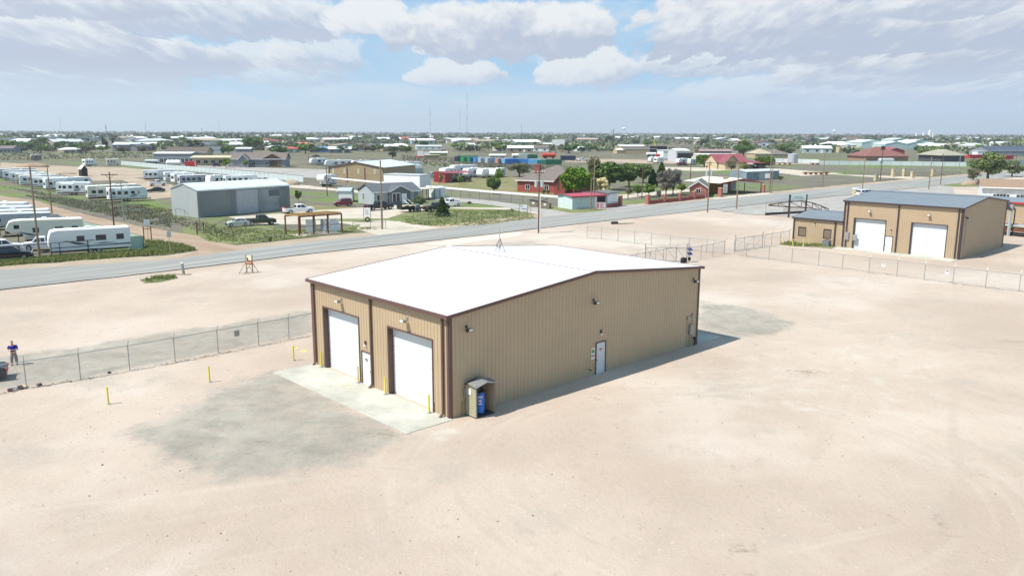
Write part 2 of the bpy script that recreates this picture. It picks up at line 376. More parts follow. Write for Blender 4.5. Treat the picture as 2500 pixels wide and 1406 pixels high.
def near_lot_mat():
    m = bpy.data.materials.new('beige_dirt'); m.use_nodes = True; nt = m.node_tree; b = nt.nodes['Principled BSDF']
    b.inputs['Roughness'].default_value = .95; b.inputs['Specular IOR Level'].default_value = .12
    N = nt.nodes.new; L = nt.links.new
    g = N('ShaderNodeNewGeometry'); P = g.outputs['Position']
    def noise(sc, det=8, r=.65, off=0, rot=None, st=None, dist=0.):
        v = P
        mp = N('ShaderNodeMapping'); mp.vector_type = 'TEXTURE'; mp.inputs['Location'].default_value = (off, off * .7, 0)
        if rot is not None: mp.inputs['Rotation'].default_value = (0, 0, rot); mp.inputs['Scale'].default_value = st
        L(v, mp.inputs[0])
        n = N('ShaderNodeTexNoise'); n.inputs['Scale'].default_value = sc; n.inputs['Detail'].default_value = det; n.inputs['Roughness'].default_value = r; n.inputs['Distortion'].default_value = dist
        L(mp.outputs[0], n.inputs['Vector']); return n.outputs['Fac']
    def mr(v, a, c, lo=0, hi=1, s=True):
        r = N('ShaderNodeMapRange'); r.interpolation_type = 'SMOOTHSTEP' if s else 'LINEAR'
        for i, q in zip((1, 2, 3, 4), (a, c, lo, hi)): r.inputs[i].default_value = q
        L(v, r.inputs[0]); return r.outputs[0]
    def mx(f, a, c):
        x = N('ShaderNodeMix'); x.data_type = 'RGBA'
        L(f, x.inputs[0])
        for s_, v in ((6, a), (7, c)):
            if isinstance(v, tuple): x.inputs[s_].default_value = (*v, 1)
            else: L(v, x.inputs[s_])
        return x.outputs[2]
    def mt(op, a, c):
        n = N('ShaderNodeMath'); n.operation = op
        for i, v in enumerate((a, c)):
            if isinstance(v, (int, float)): n.inputs[i].default_value = v
            else: L(v, n.inputs[i])
        return n.outputs[0]
    c = mx(mr(noise(.055, 8, .6), .35, .65), (.40, .315, .25), (.48, .39, .315))
    c = mx(mr(noise(.03, 5, .6, 90), .5, .66, 0, .75), c, (.535, .468, .40))
    c = mx(mr(noise(.16, 7, .65, 40), .52, .72, 0, .7), c, (.365, .318, .265))
    c = mx(mr(noise(1.1, 8, .7, 13), .54, .75, 0, .55), c, (.32, .265, .21))
    c = mx(mr(noise(5.0, 6, .7, 5), .58, .74, 0, .5), c, (.275, .225, .175))
    c = mx(mr(noise(3.2, 4, .6, 75), .66, .74, 0, .7), c, (.56, .51, .44))
    # faint tyre sweeps
    c = mx(mr(noise(.55, 3, .5, 3, rad(62), (16, 1, 1), .3), .60, .72, 0, .30), c, (.37, .31, .25))
    c = mx(mr(noise(.5, 3, .5, 31, rad(20), (14, 1, 1), .4), .62, .74, 0, .25), c, (.52, .47, .395))
    def arc(c, cpx, r0, r1, sd, amt, colr, f=2.0):
        g_ = G(*cpx); sb = N('ShaderNodeVectorMath'); sb.operation = 'SUBTRACT'; L(P, sb.inputs[0]); sb.inputs[1].default_value = (g_.x, g_.y, 0)
        sp = N('ShaderNodeSeparateXYZ'); L(sb.outputs[0], sp.inputs[0]); r = mt('SQRT', mt('ADD', mt('MULTIPLY', sp.outputs[0], sp.outputs[0]), mt('MULTIPLY', sp.outputs[1], sp.outputs[1])), 0)
        cb = N('ShaderNodeCombineXYZ'); L(mt('MULTIPLY', r, f), cb.inputs[0]); L(mt('MULTIPLY', mt('ARCTAN2', sp.outputs[1], sp.outputs[0]), 1.3), cb.inputs[1]); cb.inputs[2].default_value = sd
        n_ = N('ShaderNodeTexNoise'); n_.inputs['Scale'].default_value = 1.0; n_.inputs['Detail'].default_value = 4; L(cb.outputs[0], n_.inputs['Vector'])
        env = mt('MULTIPLY', mr(r, r0 - .5, r0 + .6), mr(r, r1 - .8, r1 + 1.0, 1, 0)); return mx(mt('MULTIPLY', mt('MULTIPLY', mr(n_.outputs['Fac'], .50, .70), env), amt * .30), c, colr)
    for A_ in [((560, 729), 2.0, 3.0, 1., .8, (.58, .52, .44), 2.5), ((560, 729), 2.2, 3.4, 4., .5, (.33, .28, .23), 2.5), ((1750, 1150), 9, 15, 2., .6, (.33, .275, .225), 1.6), ((1750, 1150), 10, 17, 6., .55, (.56, .50, .43), 1.3), ((2560, 930), 5, 13, 3., .6, (.34, .285, .235), 1.8), ((2560, 930), 6, 14, 9., .5, (.56, .50, .43), 1.5), ((700, 1500), 8, 13, 5., .45, (.35, .30, .25), 1.7), ((1300, 560), 28, 40, 7., .45, (.35, .30, .25), 1.0)]: c = arc(c, *A_)
    def attr(nm):
        a = N('ShaderNodeAttribute'); a.attribute_name = nm; return a.outputs['Fac']
    nz = mt('MULTIPLY', mt('SUBTRACT', noise(.5, 7, .7, 60), .5), 1.5)
    gr = mr(mt('ADD', attr('gravel'), nz), .30, .85)
    gcol = mx(mr(noise(.4, 8, .7, 22), .35, .68), (.225, .212, .18), (.325, .305, .258))
    gcol = mx(mr(noise(4, 6, .7, 2), .55, .75, 0, .6), gcol, (.19, .175, .145))
    c = mx(mt('MULTIPLY', gr, mr(noise(.7, 8, .7, 77), .3, .72, .92, .5)), c, gcol)
    pa = mr(mt('ADD', attr('pale'), nz), .30, .9)
    c = mx(mt('MULTIPLY', pa, .85), c, (.53, .50, .43))
    st = mr(mt('ADD', attr('stain'), mt('MULTIPLY', mt('SUBTRACT', noise(2.2, 6, .75, 7), .5), 2.2)), .25, 1.0)
    c = mx(mt('MULTIPLY', st, .75), c, (.17, .13, .085))
    L(c, b.inputs['Base Color'])
    h = mt('ADD', mt('MULTIPLY', noise(3, 10, .75, 1), 1.0), mt('MULTIPLY', noise(.6, 4, .6, 50, rad(62), (9, 1, 1), .4), .6))
    bu = N('ShaderNodeBump'); bu.inputs['Strength'].default_value = .5; bu.inputs['Distance'].default_value = .14; L(h, bu.inputs['Height']); L(bu.outputs[0], b.inputs['Normal'])
    return m
# ---------------------------------------------------------------- ground sheets
def densify(pts, step, amp, closed=True, seed=0):
    out = []; n = len(pts)
    for i in range(n if closed else n - 1):
        a = pts[i]; b = pts[(i + 1) % n]; L = (b - a).length; k = max(1, int(L / step))
        if k > 90: k = 90
        nn = Vector((-(b - a).y, (b - a).x, 0)); nn = nn.normalized() if nn.length > 0 else nn
        for j in range(k):
            p = a.lerp(b, j / k); q = mnoise.fractal(Vector((p.x * .35 + seed, p.y * .35, seed * .3)), .8, 2.2, 4)
            out.append(p + nn * q * amp)
    return out
def sheet(name, pts, z, m, step=1.2, amp=.5, px=True, seed=1.0, skirt=0.):
    P = [G(*p) for p in pts] if px else [Vector((p[0], p[1], 0)) for p in pts]
    Q = densify(P, step, amp, True, seed) if step else P
    t = geometry.tessellate_polygon([[Vector((q.x, q.y, 0)) for q in Q]])
    mb = MB(); mb.v = [(q.x, q.y, z) for q in Q]; mb.f = [tuple(f) for f in t]; mb.m = [0] * len(t)
    if skirt:
        n = len(Q); mb.v += [(q.x, q.y, z - skirt) for q in Q]; mb.f += [(i, (i + 1) % n, n + (i + 1) % n, n + i) for i in range(n)]; mb.m += [0] * n
    o = mb.build(name, m); return struct(o)
mb = MB(); R0 = 14000
ring = [(R0 * math.cos(i * math.pi / 32), R0 * math.sin(i * math.pi / 32), -.06) for i in range(64)]
mb.add([(0, 0, -.06)] + ring, [(0, i + 1, (i + 1) % 64 + 1) for i in range(64)]); struct(mb.build('ground', FIELD))
FAR_EDGE = [(0, 661), (420, 634), (622, 607), (820, 585), (1093, 557.5), (1400, 523), (1600, 500.5), (1803, 482.6), (1960, 467), (2255, 438), (2330, 431.5)]
NEAR_EDGE = [(0, 708), (400, 663), (780, 617), (1026, 591), (1400, 548.5), (1722, 513), (1850, 499), (2058, 477), (2266, 456), (2345, 448)]
fe = [G(*p) for p in FAR_EDGE]; ne = [G(*p) for p in NEAR_EDGE]
dl = (fe[0] - fe[1]).normalized(); fe = [fe[0] + dl * 60] + fe; ne = [ne[0] + (ne[0] - ne[1]).normalized() * 60] + ne
rd = (fe[-1] - fe[-3]).normalized(); fe.append(fe[-1] + rd * 260); ne.append(ne[-1] + rd * 275)
# near lot: a fine mesh with real small relief, coloured by where gravel, pale caliche and stains lie
def polyd(P, poly):                                      # signed distance, inside positive
    n = len(poly); best = np.full(len(P), 1e9); ins = np.zeros(len(P), bool)
    for i in range(n):
        a = poly[i]; b = poly[(i + 1) % n]; ab = b - a; ap = P - a
        t = np.clip((ap @ ab) / (ab @ ab + 1e-12), 0, 1); d = np.hypot(*(ap - t[:, None] * ab).T); best = np.minimum(best, d)
        c = ((a[1] > P[:, 1]) != (b[1] > P[:, 1])) & (P[:, 0] < (b[0] - a[0]) * (P[:, 1] - a[1]) / (b[1] - a[1] + 1e-12) + a[0]); ins ^= c
    return np.where(ins, best, -best)
def npoly(pts): return np.array([[G(*p).x, G(*p).y] for p in pts])
GRAVEL = [([(672, 905), (1000, 1064), (945, 1088), (880, 1120), (760, 1150), (640, 1168), (520, 1172), (440, 1150), (370, 1105), (300, 1060), (400, 1022), (520, 950)], 1.9, 1.05),
          ([(-500, 990), (65, 949), (317, 906), (533, 863), (706, 829), (770, 815), (770, 752), (623, 777), (531, 795), (420, 805), (203, 845), (83, 860), (-500, 930)], .9, .8),
          ([(1700, 733), (1800, 746), (1890, 768), (1950, 790), (1925, 812), (1850, 828), (1790, 828), (1700, 812)], 1.0, .85),
          ([(200, 1075), (420, 1035), (560, 1100), (500, 1190), (330, 1180)], 4, .35), ([(1085, 603), (1300, 588), (1342, 597), (1350, 610)], .8, .6),
          ([(1500, 1050), (2300, 900), (2450, 1050), (2100, 1200)], 8, .22), ([(0, 1180), (500, 1250), (300, 1420), (-200, 1420)], 6, .25)]
PALE = [([(1022, 596), (1150, 580), (1250, 567), (1278, 566), (1275, 576), (1180, 588), (1098, 601)], .6, .9), ([(1045, 1050), (1110, 1035), (1140, 1060), (1060, 1085)], .8, .8), ([(1500, 880), (1960, 780), (2480, 800), (2480, 1100), (1700, 1100)], 8, .38), ([(700, 1330), (820, 1345), (800, 1400), (640, 1390)], 2, .5),
        ([(470, 1020), (560, 1012), (640, 1060), (520, 1075)], 2, .45)]
STAIN_ = 0.55; STAIN = [(627, 1081, .9, .35, 1.), (480, 1066, .8, .3, .8), (500, 1093, .5, .2, .6), (945, 1062, 1.3, .9, 1.), (1400, 1056, 1.6, .5, .7), (1964, 908, 1.5, .7, 1.), (2470, 835, 1.2, .6, 1.), (2403, 1157, .7, .35, 1.2), (1808, 1340, .9, .6, .9), (1830, 1400, .6, .3, .9), (2310, 1290, .35, 1.8, .8), (2330, 1280, .35, 1.6, .7), (2060, 968, .9, .3, .7), (1864, 879, .7, .2, .8), (1540, 955, 2., .8, .45), (860, 851, 1.2, .5, .7), (1130, 1290, .6, .3, .5), (2190, 1270, .3, 1.4, .5)]
step = .55
xs = np.arange(-75, 95, step); ys = np.arange(9, 150, step)
X, Y = np.meshgrid(xs, ys); P2 = np.stack([X.ravel(), Y.ravel()], 1)
def vn(P, f, o):
    return np.array([mnoise.noise(Vector((x * f + o, y * f, o))) for x, y in P])
nx, ny = len(xs), len(ys)
near_np = np.array([[p.x, p.y] for p in ne])
lot_poly = np.array([[p.x, p.y] for p in ne] + [[520, -120], [-260, -120]])
din = polyd(P2, lot_poly)
Z = .018 * vn(P2, .9, 3.) + .03 * vn(P2, .16, 9.)
Z = Z * np.clip((din - .5) / 3, 0, 1)
keep = din > .9
idx = -np.ones(len(P2), int); idx[keep] = np.arange(keep.sum())
q = np.arange(nx * ny).reshape(ny, nx); F = np.stack([q[:-1, :-1], q[:-1, 1:], q[1:, 1:], q[1:, :-1]], -1).reshape(-1, 4)
F = F[keep[F].all(1)]; V = np.column_stack([P2, Z + .035])[keep]; F = idx[F]
me = npmesh('dirt_lot', V, F, near_lot_mat()); me.polygons.foreach_set('use_smooth', [True] * len(me.polygons))
Pk = P2[keep]
def soft(items, nm):
    w = np.zeros(len(Pk))
    for poly, s, a in items: w = np.maximum(w, a * np.clip(polyd(Pk, npoly(poly)) / s * .5 + .5, 0, 1))
    at = me.attributes.new(nm, 'FLOAT', 'POINT'); at.data.foreach_set('value', w.astype(np.float32))
soft(GRAVEL, 'gravel'); soft(PALE, 'pale')
w = np.zeros(len(Pk))
for px, py, rx, ry, a in STAIN:
    g = G(px, py); w = np.maximum(w, STAIN_ * a * np.exp(-((Pk[:, 0] - g.x) / rx) ** 2 - ((Pk[:, 1] - g.y) / ry) ** 2) * 1.1)
at = me.attributes.new('stain', 'FLOAT', 'POINT'); at.data.foreach_set('value', w.astype(np.float32))
o = bpy.data.objects.new('dirt_lot', me); COL.objects.link(o); struct(o)
LOTM = me.materials[0]
# the rest of the lot beyond the fine mesh
sheet('dirt_ground', [(p.x, p.y) for p in ne] + [(520, -120), (-260, -120)], -.03, LOTM, 0, 0, False)
def strip(name, A, B, z, m):
    n = min(len(A), len(B)); mb = MB()
    mb.v = [(p.x, p.y, z) for p in A[:n]] + [(p.x, p.y, z) for p in B[:n]]
    mb.f = [(i, i + 1, n + i + 1, n + i) for i in range(n - 1)]; mb.m = [0] * (n - 1)
    return struct(mb.build(name, m))
def resamp(P, n):
    L = [0]
    for a, b in zip(P, P[1:]): L.append(L[-1] + (b - a).length)
    out = []
    for k in range(n):
        t = L[-1] * k / (n - 1); i = max(j for j in range(len(L)) if L[j] <= t + 1e-9); i = min(i, len(P) - 2)
        out.append(P[i].lerp(P[i + 1], (t - L[i]) / (L[i + 1] - L[i])))
    return out
A_ = resamp(ne, 400); B_ = resamp(fe, 400)
def wob(P, amp, s):
    return [p + Vector((-math.sin(ROADD), math.cos(ROADD), 0)) * mnoise.fractal(Vector((p.x * .3 + s, p.y * .3, 0)), .8, 2.2, 4) * amp for p in P]
strip('road', wob(A_, .35, 2.), wob(B_, .35, 8.), .055, ASPH)
# far side shoulder
sh = [p + Vector((-math.sin(ROADD), math.cos(ROADD), 0)) * 4.5 for p in B_]
strip('road_shoulder', [p - Vector((-math.sin(ROADD), math.cos(ROADD), 0)) * 1.0 for p in B_], wob(sh, 1.0, 5.), .02, DIRTT)
sheet('scrub_field', [(-900, 700), (0, 640), (500, 606), (800, 570), (1100, 540), (1100, 470), (800, 440), (600, 420), (300, 398), (150, 392), (0, 392), (-900, 400)], -.02, SCRUB, 2, .8)
sheet('brush_field', [(1090, 520), (1400, 512), (1700, 486), (2000, 452), (2350, 424), (2500, 420), (2500, 398), (1900, 404), (1300, 405), (1000, 398), (1000, 430)], -.025, SCRUB, 3, 1)
sheet('roadside_grass', [(-300, 664), (0, 651), (100, 643), (273, 631), (420, 620), (484, 609), (450, 599), (400, 590), (352, 584), (352, 612), (120, 626), (0, 634), (-300, 655)], .012, GRASS, .8, .5)
sheet('grass', [(455, 578), (502, 588), (545, 597), (620, 593), (700, 584), (800, 571), (862, 565), (932, 562), (930, 552), (880, 548), (835, 556), (800, 560), (700, 560), (640, 548), (560, 552), (500, 540), (440, 560)], .014, GRASS, .8, .5, seed=4)
sheet('grass', [(720, 536), (945, 545), (975, 540), (1065, 553), (1180, 551), (1316, 534), (1310, 524), (1240, 512), (1100, 510), (1000, 517), (945, 533)], .01, GRASS, .8, .6, seed=9)
sheet('grass', [(945, 534), (1060, 554), (1180, 552), (1313, 535), (1316, 527), (1250, 514), (1090, 512)], .016, GRASS, .8, .6, seed=12)
sheet('dirt_yard', [(560, 530), (700, 520), (800, 512), (900, 506), (1000, 500), (1130, 506), (1280, 508), (1310, 514), (1318, 524), (1250, 512), (1090, 509), (1000, 517), (940, 535), (1060, 556), (1000, 562), (900, 558), (835, 545), (800, 548), (690, 548), (600, 545)], .006, CALICHE, 1.2, .6)
sheet('driveway', [(930, 536), (1075, 556), (1000, 566), (925, 574), (870, 560), (880, 546)], .022, CALICHE, 1, .4)
sheet('dirt_track', [(-300, 447), (0, 477.6), (85, 489.5), (171, 515), (280, 541), (341, 552), (420, 566), (485, 576), (502, 588), (560, 597), (622, 604), (520, 620), (440, 628), (484, 612), (451, 600), (400, 590), (352, 584.6), (253, 556), (162, 532), (85, 514.6), (0, 492), (-300, 462)], .022, TRACK, .8, .35)
sheet('dirt_path', [(180, 430), (290, 427), (420, 452), (425, 474), (560, 470), (420, 482), (370, 487), (340, 484), (360, 466), (300, 440), (200, 443)], .012, DIRTT, 1.5, .7)
sheet('dirt_path', [(560, 452), (640, 446), (740, 452), (830, 462), (1000, 470), (900, 474), (800, 464), (700, 458), (640, 462)], .014, CALICHE, 1.5, .6, seed=3)
sheet('dirt_yard', [(0, 397), (180, 407), (300, 409), (430, 421), (420, 430), (300, 436), (170, 430), (100, 418), (0, 414)], .002, DIRTT, 2, 1.2, seed=6)
sheet('lawn', [(712, 500), (850, 505), (905, 522), (700, 540), (690, 520)], .004, LAWN, 1, .6)
sheet('paved_lane', [(310, 397), (470, 404), (620, 409), (800, 414), (800, 436), (740, 434), (560, 419), (400, 405)], .008, ASPHG, 2, .4)
sheet('paved_lane', [(1060, 478), (1200, 490), (1320, 507), (1400, 517), (1400, 522), (1330, 530), (1318, 520), (1180, 499), (1050, 487)], .030, ASPHG, 1, .3, seed=2)
sheet('lawn', [(1045, 440), (1250, 432), (1470, 440), (1500, 460), (1470, 480), (1395, 489), (1200, 472), (1040, 458)], .004, LAWN, 1, .6, seed=5)
sheet('grass', [(1380, 505), (1480, 512), (1480, 519), (1390, 520), (1330, 509), (1260, 498), (1300, 500)], .034, GRASS, .6, .3, seed=15)
sheet('lawn', [(1495, 492), (1580, 486), (1760, 474), (1765, 484), (1610, 502), (1575, 502), (1500, 497)], .008, GRASS, .8, .4, seed=7)
sheet('driveway', [(1490, 500), (1560, 501), (1600, 505), (1500, 516), (1470, 518)], .036, ASPHG, .8, .3, seed=8)
sheet('driveway', [(1500, 477), (1640, 465), (1680, 462), (1690, 468), (1560, 481), (1500, 487)], .014, CALICHE, 1, .4, seed=8)
sheet('driveway', [(1725, 484), (1880, 470), (1885, 474), (1760, 489)], .034, CALICHE, .8, .3, seed=11)
sheet('dirt_yard', [(1620, 408), (1750, 410), (1900, 412), (2060, 424), (1960, 430), (1840, 415), (1700, 418), (1620, 415)], .004, CALICHE, 2, .8, seed=13)
sheet('dirt_yard', [(1380, 386), (1640, 392), (1900, 392), (2100, 396), (2100, 400), (1900, 402), (1620, 400), (1380, 396)], .004, DIRTT, 3, 1.2, seed=14)
sheet('dirt_path', [(2020, 425), (2120, 428), (2230, 432), (2280, 433), (2320, 431), (2250, 439), (2100, 431)], .006, CALICHE, 1.5, .4, seed=16)
sheet('gravel_lot', [(1740, 512), (1850, 500), (2058, 478), (2266, 457), (2320, 452), (2330, 470), (2200, 540), (1990, 530), (1830, 524)], .028, ASPHG, 1.2, .4, seed=17)
sheet('grass', [(2280, 452), (2330, 447), (2420, 444), (2420, 456), (2330, 456)], .032, GRASS, 1, .6, seed=18)
sheet('grass', [(-200, 668), (-150, 664), (-100, 660)], .06, GRASS, 1, .3, seed=20) if False else None
sheet('grass', [(343, 686), (380, 677), (425, 674), (432, 680), (390, 690), (352, 692)], .075, GRASS, .4, .25, seed=21)
sheet('grass', [(1902, 598), (1925, 592), (1985, 598), (2040, 602), (2030, 609), (1990, 604), (1940, 602)], .075, GRASS, .5, .35, seed=22)
# ---------------------------------------------------------------- metal shop buildings
def wall(mb, L, ztop, holes, T, pitch=.305, ribd=.024, ribw=.075, m=0, rm=0):
    """wall in the plane y=0 facing -y, x from 0 to L, top given by ztop(x); real ribs, real openings"""
    cuts = sorted({0, L} | {c for h in holes for c in h[:2]} | ({L / 2} if ztop(L / 2) > ztop(0) + .05 else set()))
    for a, b in zip(cuts, cuts[1:]):
        zs = [(0, None)]; hs = sorted([h for h in holes if h[0] < (a + b) / 2 < h[1]], key=lambda h: h[2]); z = 0
        for h in hs:
            if h[2] > z + .01: mb.add([(a, 0, z), (b, 0, z), (b, 0, h[2]), (a, 0, h[2])], [(0, 1, 2, 3)], m, T)
            z = h[3]
        mb.add([(a, 0, z), (b, 0, z), (b, 0, ztop(b)), (a, 0, ztop(a))], [(0, 1, 2, 3)], m, T)
    n = int(L / pitch)
    for i in range(1, n + 1):
        x = i * pitch - pitch / 2
        if x > L - .1: continue
        segs = [(0, ztop(x) - .02)]
        for h in holes:
            if h[0] - .06 < x < h[1] + .06:
                ns = []
                for s, e in segs:
                    if h[2] > s: ns.append((s, min(e, h[2])))
                    if h[3] < e: ns.append((max(s, h[3]), e))
                segs = [q for q in ns if q[1] - q[0] > .05]
        for s, e in segs:
            w = ribw / 2; v = w * .45
            mb.add([(x - w, 0, s), (x - v, -ribd, s), (x + v, -ribd, s), (x + w, 0, s), (x - w, 0, e), (x - v, -ribd, e), (x + v, -ribd, e), (x + w, 0, e)],
                   [(0, 1, 5, 4), (1, 2, 6, 5), (2, 3, 7, 6), (4, 5, 6, 7)], rm, T)
def frameT(o, ux, n):                                    # local x along ux, local -y outward n
    ux = Vector(ux).normalized(); yy = -Vector(n).normalized(); M = Matrix.Identity(4)
    for i in range(3): M[i][0] = ux[i]; M[i][1] = yy[i]; M[i][2] = (0, 0, 1)[i]; M[i][3] = o[i]
    return M
JOINT = mat('door_joint', (.42, .45, .48), .6)
def sectional(name, T, x0, x1, z1, rec, parent, mdoor, msh, panels, trim):
    """recessed roll-up door with sections, jambs in trim colour"""
    mb = MB(); ph = z1 / panels
    for k in range(panels):
        mb.box(x0 + .0, rec, k * ph + .015, x1, rec + .05, (k + 1) * ph - .012, 0, T)
        mb.box(x0, rec + .012, (k + 1) * ph - .014, x1, rec + .045, (k + 1) * ph + .016, 1, T)
    d = mb.build(name, [mdoor, JOINT], parent)
    j = MB(); e = .10
    j.box(x0 - e, -.045, 0, x0 - .002, rec + .06, z1 + e, 0, T); j.box(x1 + .002, -.045, 0, x1 + e, rec + .06, z1 + e, 0, T); j.box(x0 - .002, -.045, z1, x1 + .002, rec + .06, z1 + e, 0, T)
    j.build('door_frame', trim, d)
    return d
def man_door(T, x0, x1, z1, parent, sign=None, trim=BROWN, m=DOORW, hinge=1):
    mb = MB(); mb.box(x0, -.01, .04, x1, .04, z1, 0, T); d = mb.build('entry_door', m, parent)
    f = MB(); f.box(x0 - .07, -.06, .0, x0 - .002, .05, z1 + .07, 0, T); f.box(x1 + .002, -.06, .0, x1 + .07, .05, z1 + .07, 0, T); f.box(x0 - .002, -.06, z1 + .002, x1 + .002, .05, z1 + .07, 0, T)
    f.build('door_frame', trim, d)
    hx = x0 + .07 if hinge > 0 else x1 - .07
    h = MB(); h.box(hx - .03, -.07, .98, hx + .03, -.012, 1.06, 0, T); h.build('door_handle', GALV, d)
    if sign:
        a = (x0 + x1) / 2 - .2
        s = MB(); s.box(a, -.022, 1.52, a + .4, -.012, 1.82, 0, T); s.build('door_sign', WHT, d)
        r = MB(); r.box(a + .03, -.03, 1.70, a + .37, -.0225, 1.79, 0, T)
        for zz in (1.64, 1.58): r.box(a + .06, -.028, zz, a + .34, -.0225, zz + .025, 1, T)
        r.build('sign_print', [sign, DKBROWN], d)
    return d
def flood(T, x, z, parent, big=True, m=DKBROWN):
    mb = MB(); S0 = Matrix.Translation((x, 0, z)) @ Matrix.Scale(.72, 4) @ Matrix.Translation((-x, 0, -z)); T = T @ S0
    if big:
        mb.tube(T @ Vector((x, -.03, z + .26)), T @ Vector((x, -.32, z + .10)), .025, n=6); mb.box(x - .1, -.06, z + .18, x + .1, -.0, z + .36, 0, T)
        mb.add([(x - .22, -.22, z - .1), (x + .22, -.22, z - .1), (x + .26, -.62, z - .02), (x - .26, -.62, z - .02), (x - .2, -.20, z + .14), (x + .2, -.20, z + .14), (x + .26, -.60, z + .2), (x - .26, -.60, z + .2)],
               [(0, 3, 2, 1), (4, 5, 6, 7), (0, 1, 5, 4), (1, 2, 6, 5), (2, 3, 7, 6), (3, 0, 4, 7)], 0, T)
        o = mb.build('wall_light', m, parent)
        l = MB(); l.add([(x - .2, -.632, z + .01), (x + .2, -.632, z + .01), (x + .2, -.612, z + .17), (x - .2, -.612, z + .17)], [(0, 1, 2, 3)], 0, T); l.build('lamp_lens', LAMPG, o)
    else:
        mb.box(x - .1, -.14, z + .0, x + .1, -.0, z + .3, 0, T); o = mb.build('door_light', m, parent)
        l = MB(); l.box(x - .09, -.2, z - .16, x + .09, -.02, z - .002, 0, T); l.build('lamp_lens', LAMPG, o)
def roof_gable(o, ux, uy, L, W, eave, ridge, oh, mroof, mtrim, parent, seam=.61, thick=.05, gutter=True):
    """ridge along local y at x=L/2 ; eaves at x=0 and x=L"""
    T = frameT(o, ux, -Vector(uy)); mb = MB(); s = (ridge - eave) / (L / 2); h = lambda x: ridge - abs(x - L / 2) * s
    for sg in (-1, 1):
        xe = -oh if sg < 0 else L + oh
        for (xa, xb) in ((xe, L / 2),):
            za, zb = eave - oh * s + .06, ridge + .06
            mb.add([(xa, -oh, za), (xb, -oh, zb), (xb, W + oh, zb), (xa, W + oh, za), (xa, -oh, za - thick), (xb, -oh, zb - thick), (xb, W + oh, zb - thick), (xa, W + oh, za - thick)],
                   [(0, 1, 2, 3), (7, 6, 5, 4), (0, 4, 5, 1), (3, 2, 6, 7), (0, 3, 7, 4)], 0, T)
            n = int((W + 2 * oh) / seam)
            for i in range(1, n):
                y = -oh + i * seam
                mb.add([(xa, y - .02, za + .001), (xb, y - .02, zb + .001), (xb, y + .02, zb + .001), (xa, y + .02, za + .001), (xa, y - .012, za + .018), (xb, y - .012, zb + .018), (xb, y + .012, zb + .018), (xa, y + .012, za + .018)],
                       [(4, 5, 6, 7), (0, 1, 5, 4), (3, 7, 6, 2), (0, 4, 7, 3)], 0, T)
    r = mb.build('roof', mroof, parent)
    cap = MB()
    for sg in (-1, 1): cap.add([(L / 2, -oh, ridge + .115), (L / 2 + sg * .25, -oh, ridge + .10 - .25 * s), (L / 2 + sg * .25, W + oh, ridge + .10 - .25 * s), (L / 2, W + oh, ridge + .115)], [(0, 1, 2, 3)], 0, T)
    cap.build('ridge_cap', mroof, r)
    fz = .19
    for y0, y1 in ((-oh - .05, -oh), (W + oh, W + oh + .05)):
        t = MB()
        for xa, xb in ((-oh - .05, L / 2), (L / 2, L + oh + .05)):
            za = h(xa) + .09; zb = h(xb) + .09
            t.add([(xa, y0, za - fz), (xb, y0, zb - fz), (xb, y0, zb), (xa, y0, za), (xa, y1, za - fz), (xb, y1, zb - fz), (xb, y1, zb), (xa, y1, za)], [(0, 1, 2, 3), (7, 6, 5, 4), (3, 2, 6, 7), (0, 4, 5, 1)], 0, T)
        t.build('roof_trim', mtrim, r)
    ze = eave - oh * s + .075
    for xa, xb in ((-oh - .16, -oh - .003), (L + oh + .003, L + oh + .16)):
        g = MB(); g.box(xa, -oh - .04, ze - .2, xb, W + oh + .04, ze - .01, 0, T); g.build('gutter', mtrim, r)
    return r
TH = 2.32552922
UA = Vector((math.cos(TH), math.sin(TH), 0)); UW = Vector((math.sin(TH), -math.cos(TH), 0))   # along the door front (leftwards) / along the side wall (away)
B0 = Vector((-3.521, 43.448, 0)); L1, W1, E1, RG1 = 24.58, 15.25, 6.06, 7.13
main = thing('shop_building', 'large tan ribbed steel shop building with white roof and two white roll-up doors', 'building', (0, 0, 0))
hflat = lambda x: E1
hgab = lambda x: RG1 - abs(x - L1 / 2) * (RG1 - E1) / (L1 / 2)
TF = frameT(B0 + UA * W1, -UA, -UW)                       # front: local x runs from far left corner A to corner B
fx = lambda y: W1 - y
mb = MB(); holes = [(fx(13.66), fx(9.33), 0, 4.33), (fx(5.95), fx(1.56), 0, 4.33), (fx(8.97), fx(7.98), 0, 2.2)]
wall(mb, W1, hflat, holes, TF); mb.build('front_wall', TAN, main)
TS = frameT(B0, UW, -UA); mb = MB(); wall(mb, L1, hgab, [(12.64, 13.56, 0, 2.2)], TS); mb.build('side_wall', TAN, main)
mb = MB(); wall(mb, L1, hgab, [], frameT(B0 + UW * L1 + UA * W1, -UW, UA)); mb.build('side_wall', TAN, main)
mb = MB(); wall(mb, W1, hflat, [(1.6, 5.9, 0, 4.3), (9.3, 13.6, 0, 4.3)], frameT(B0 + UW * L1, UA, UW)); mb.build('rear_wall', TAN, main)
TR = frameT(B0 + UW * L1, UA, UW)
for a, b in ((1.6, 5.9), (9.3, 13.6)): sectional('roll_up_door', TR, a, b, 4.3, .3, main, DOORW, None, 7, BROWN)
for h in holes[:2]: sectional('roll_up_door', TF, h[0], h[1], 4.33, .34, main, DOORW, None, 7, BROWN)
man_door(TF, holes[2][0], holes[2][1], 2.2, main, DKBROWN, hinge=-1)
man_door(TS, 12.64, 13.56, 2.2, main, RED, m=DOORG)
roof_gable(B0, UW, UA, L1, W1, E1, RG1, .16, WHITE_ROOF, BROWN, main)
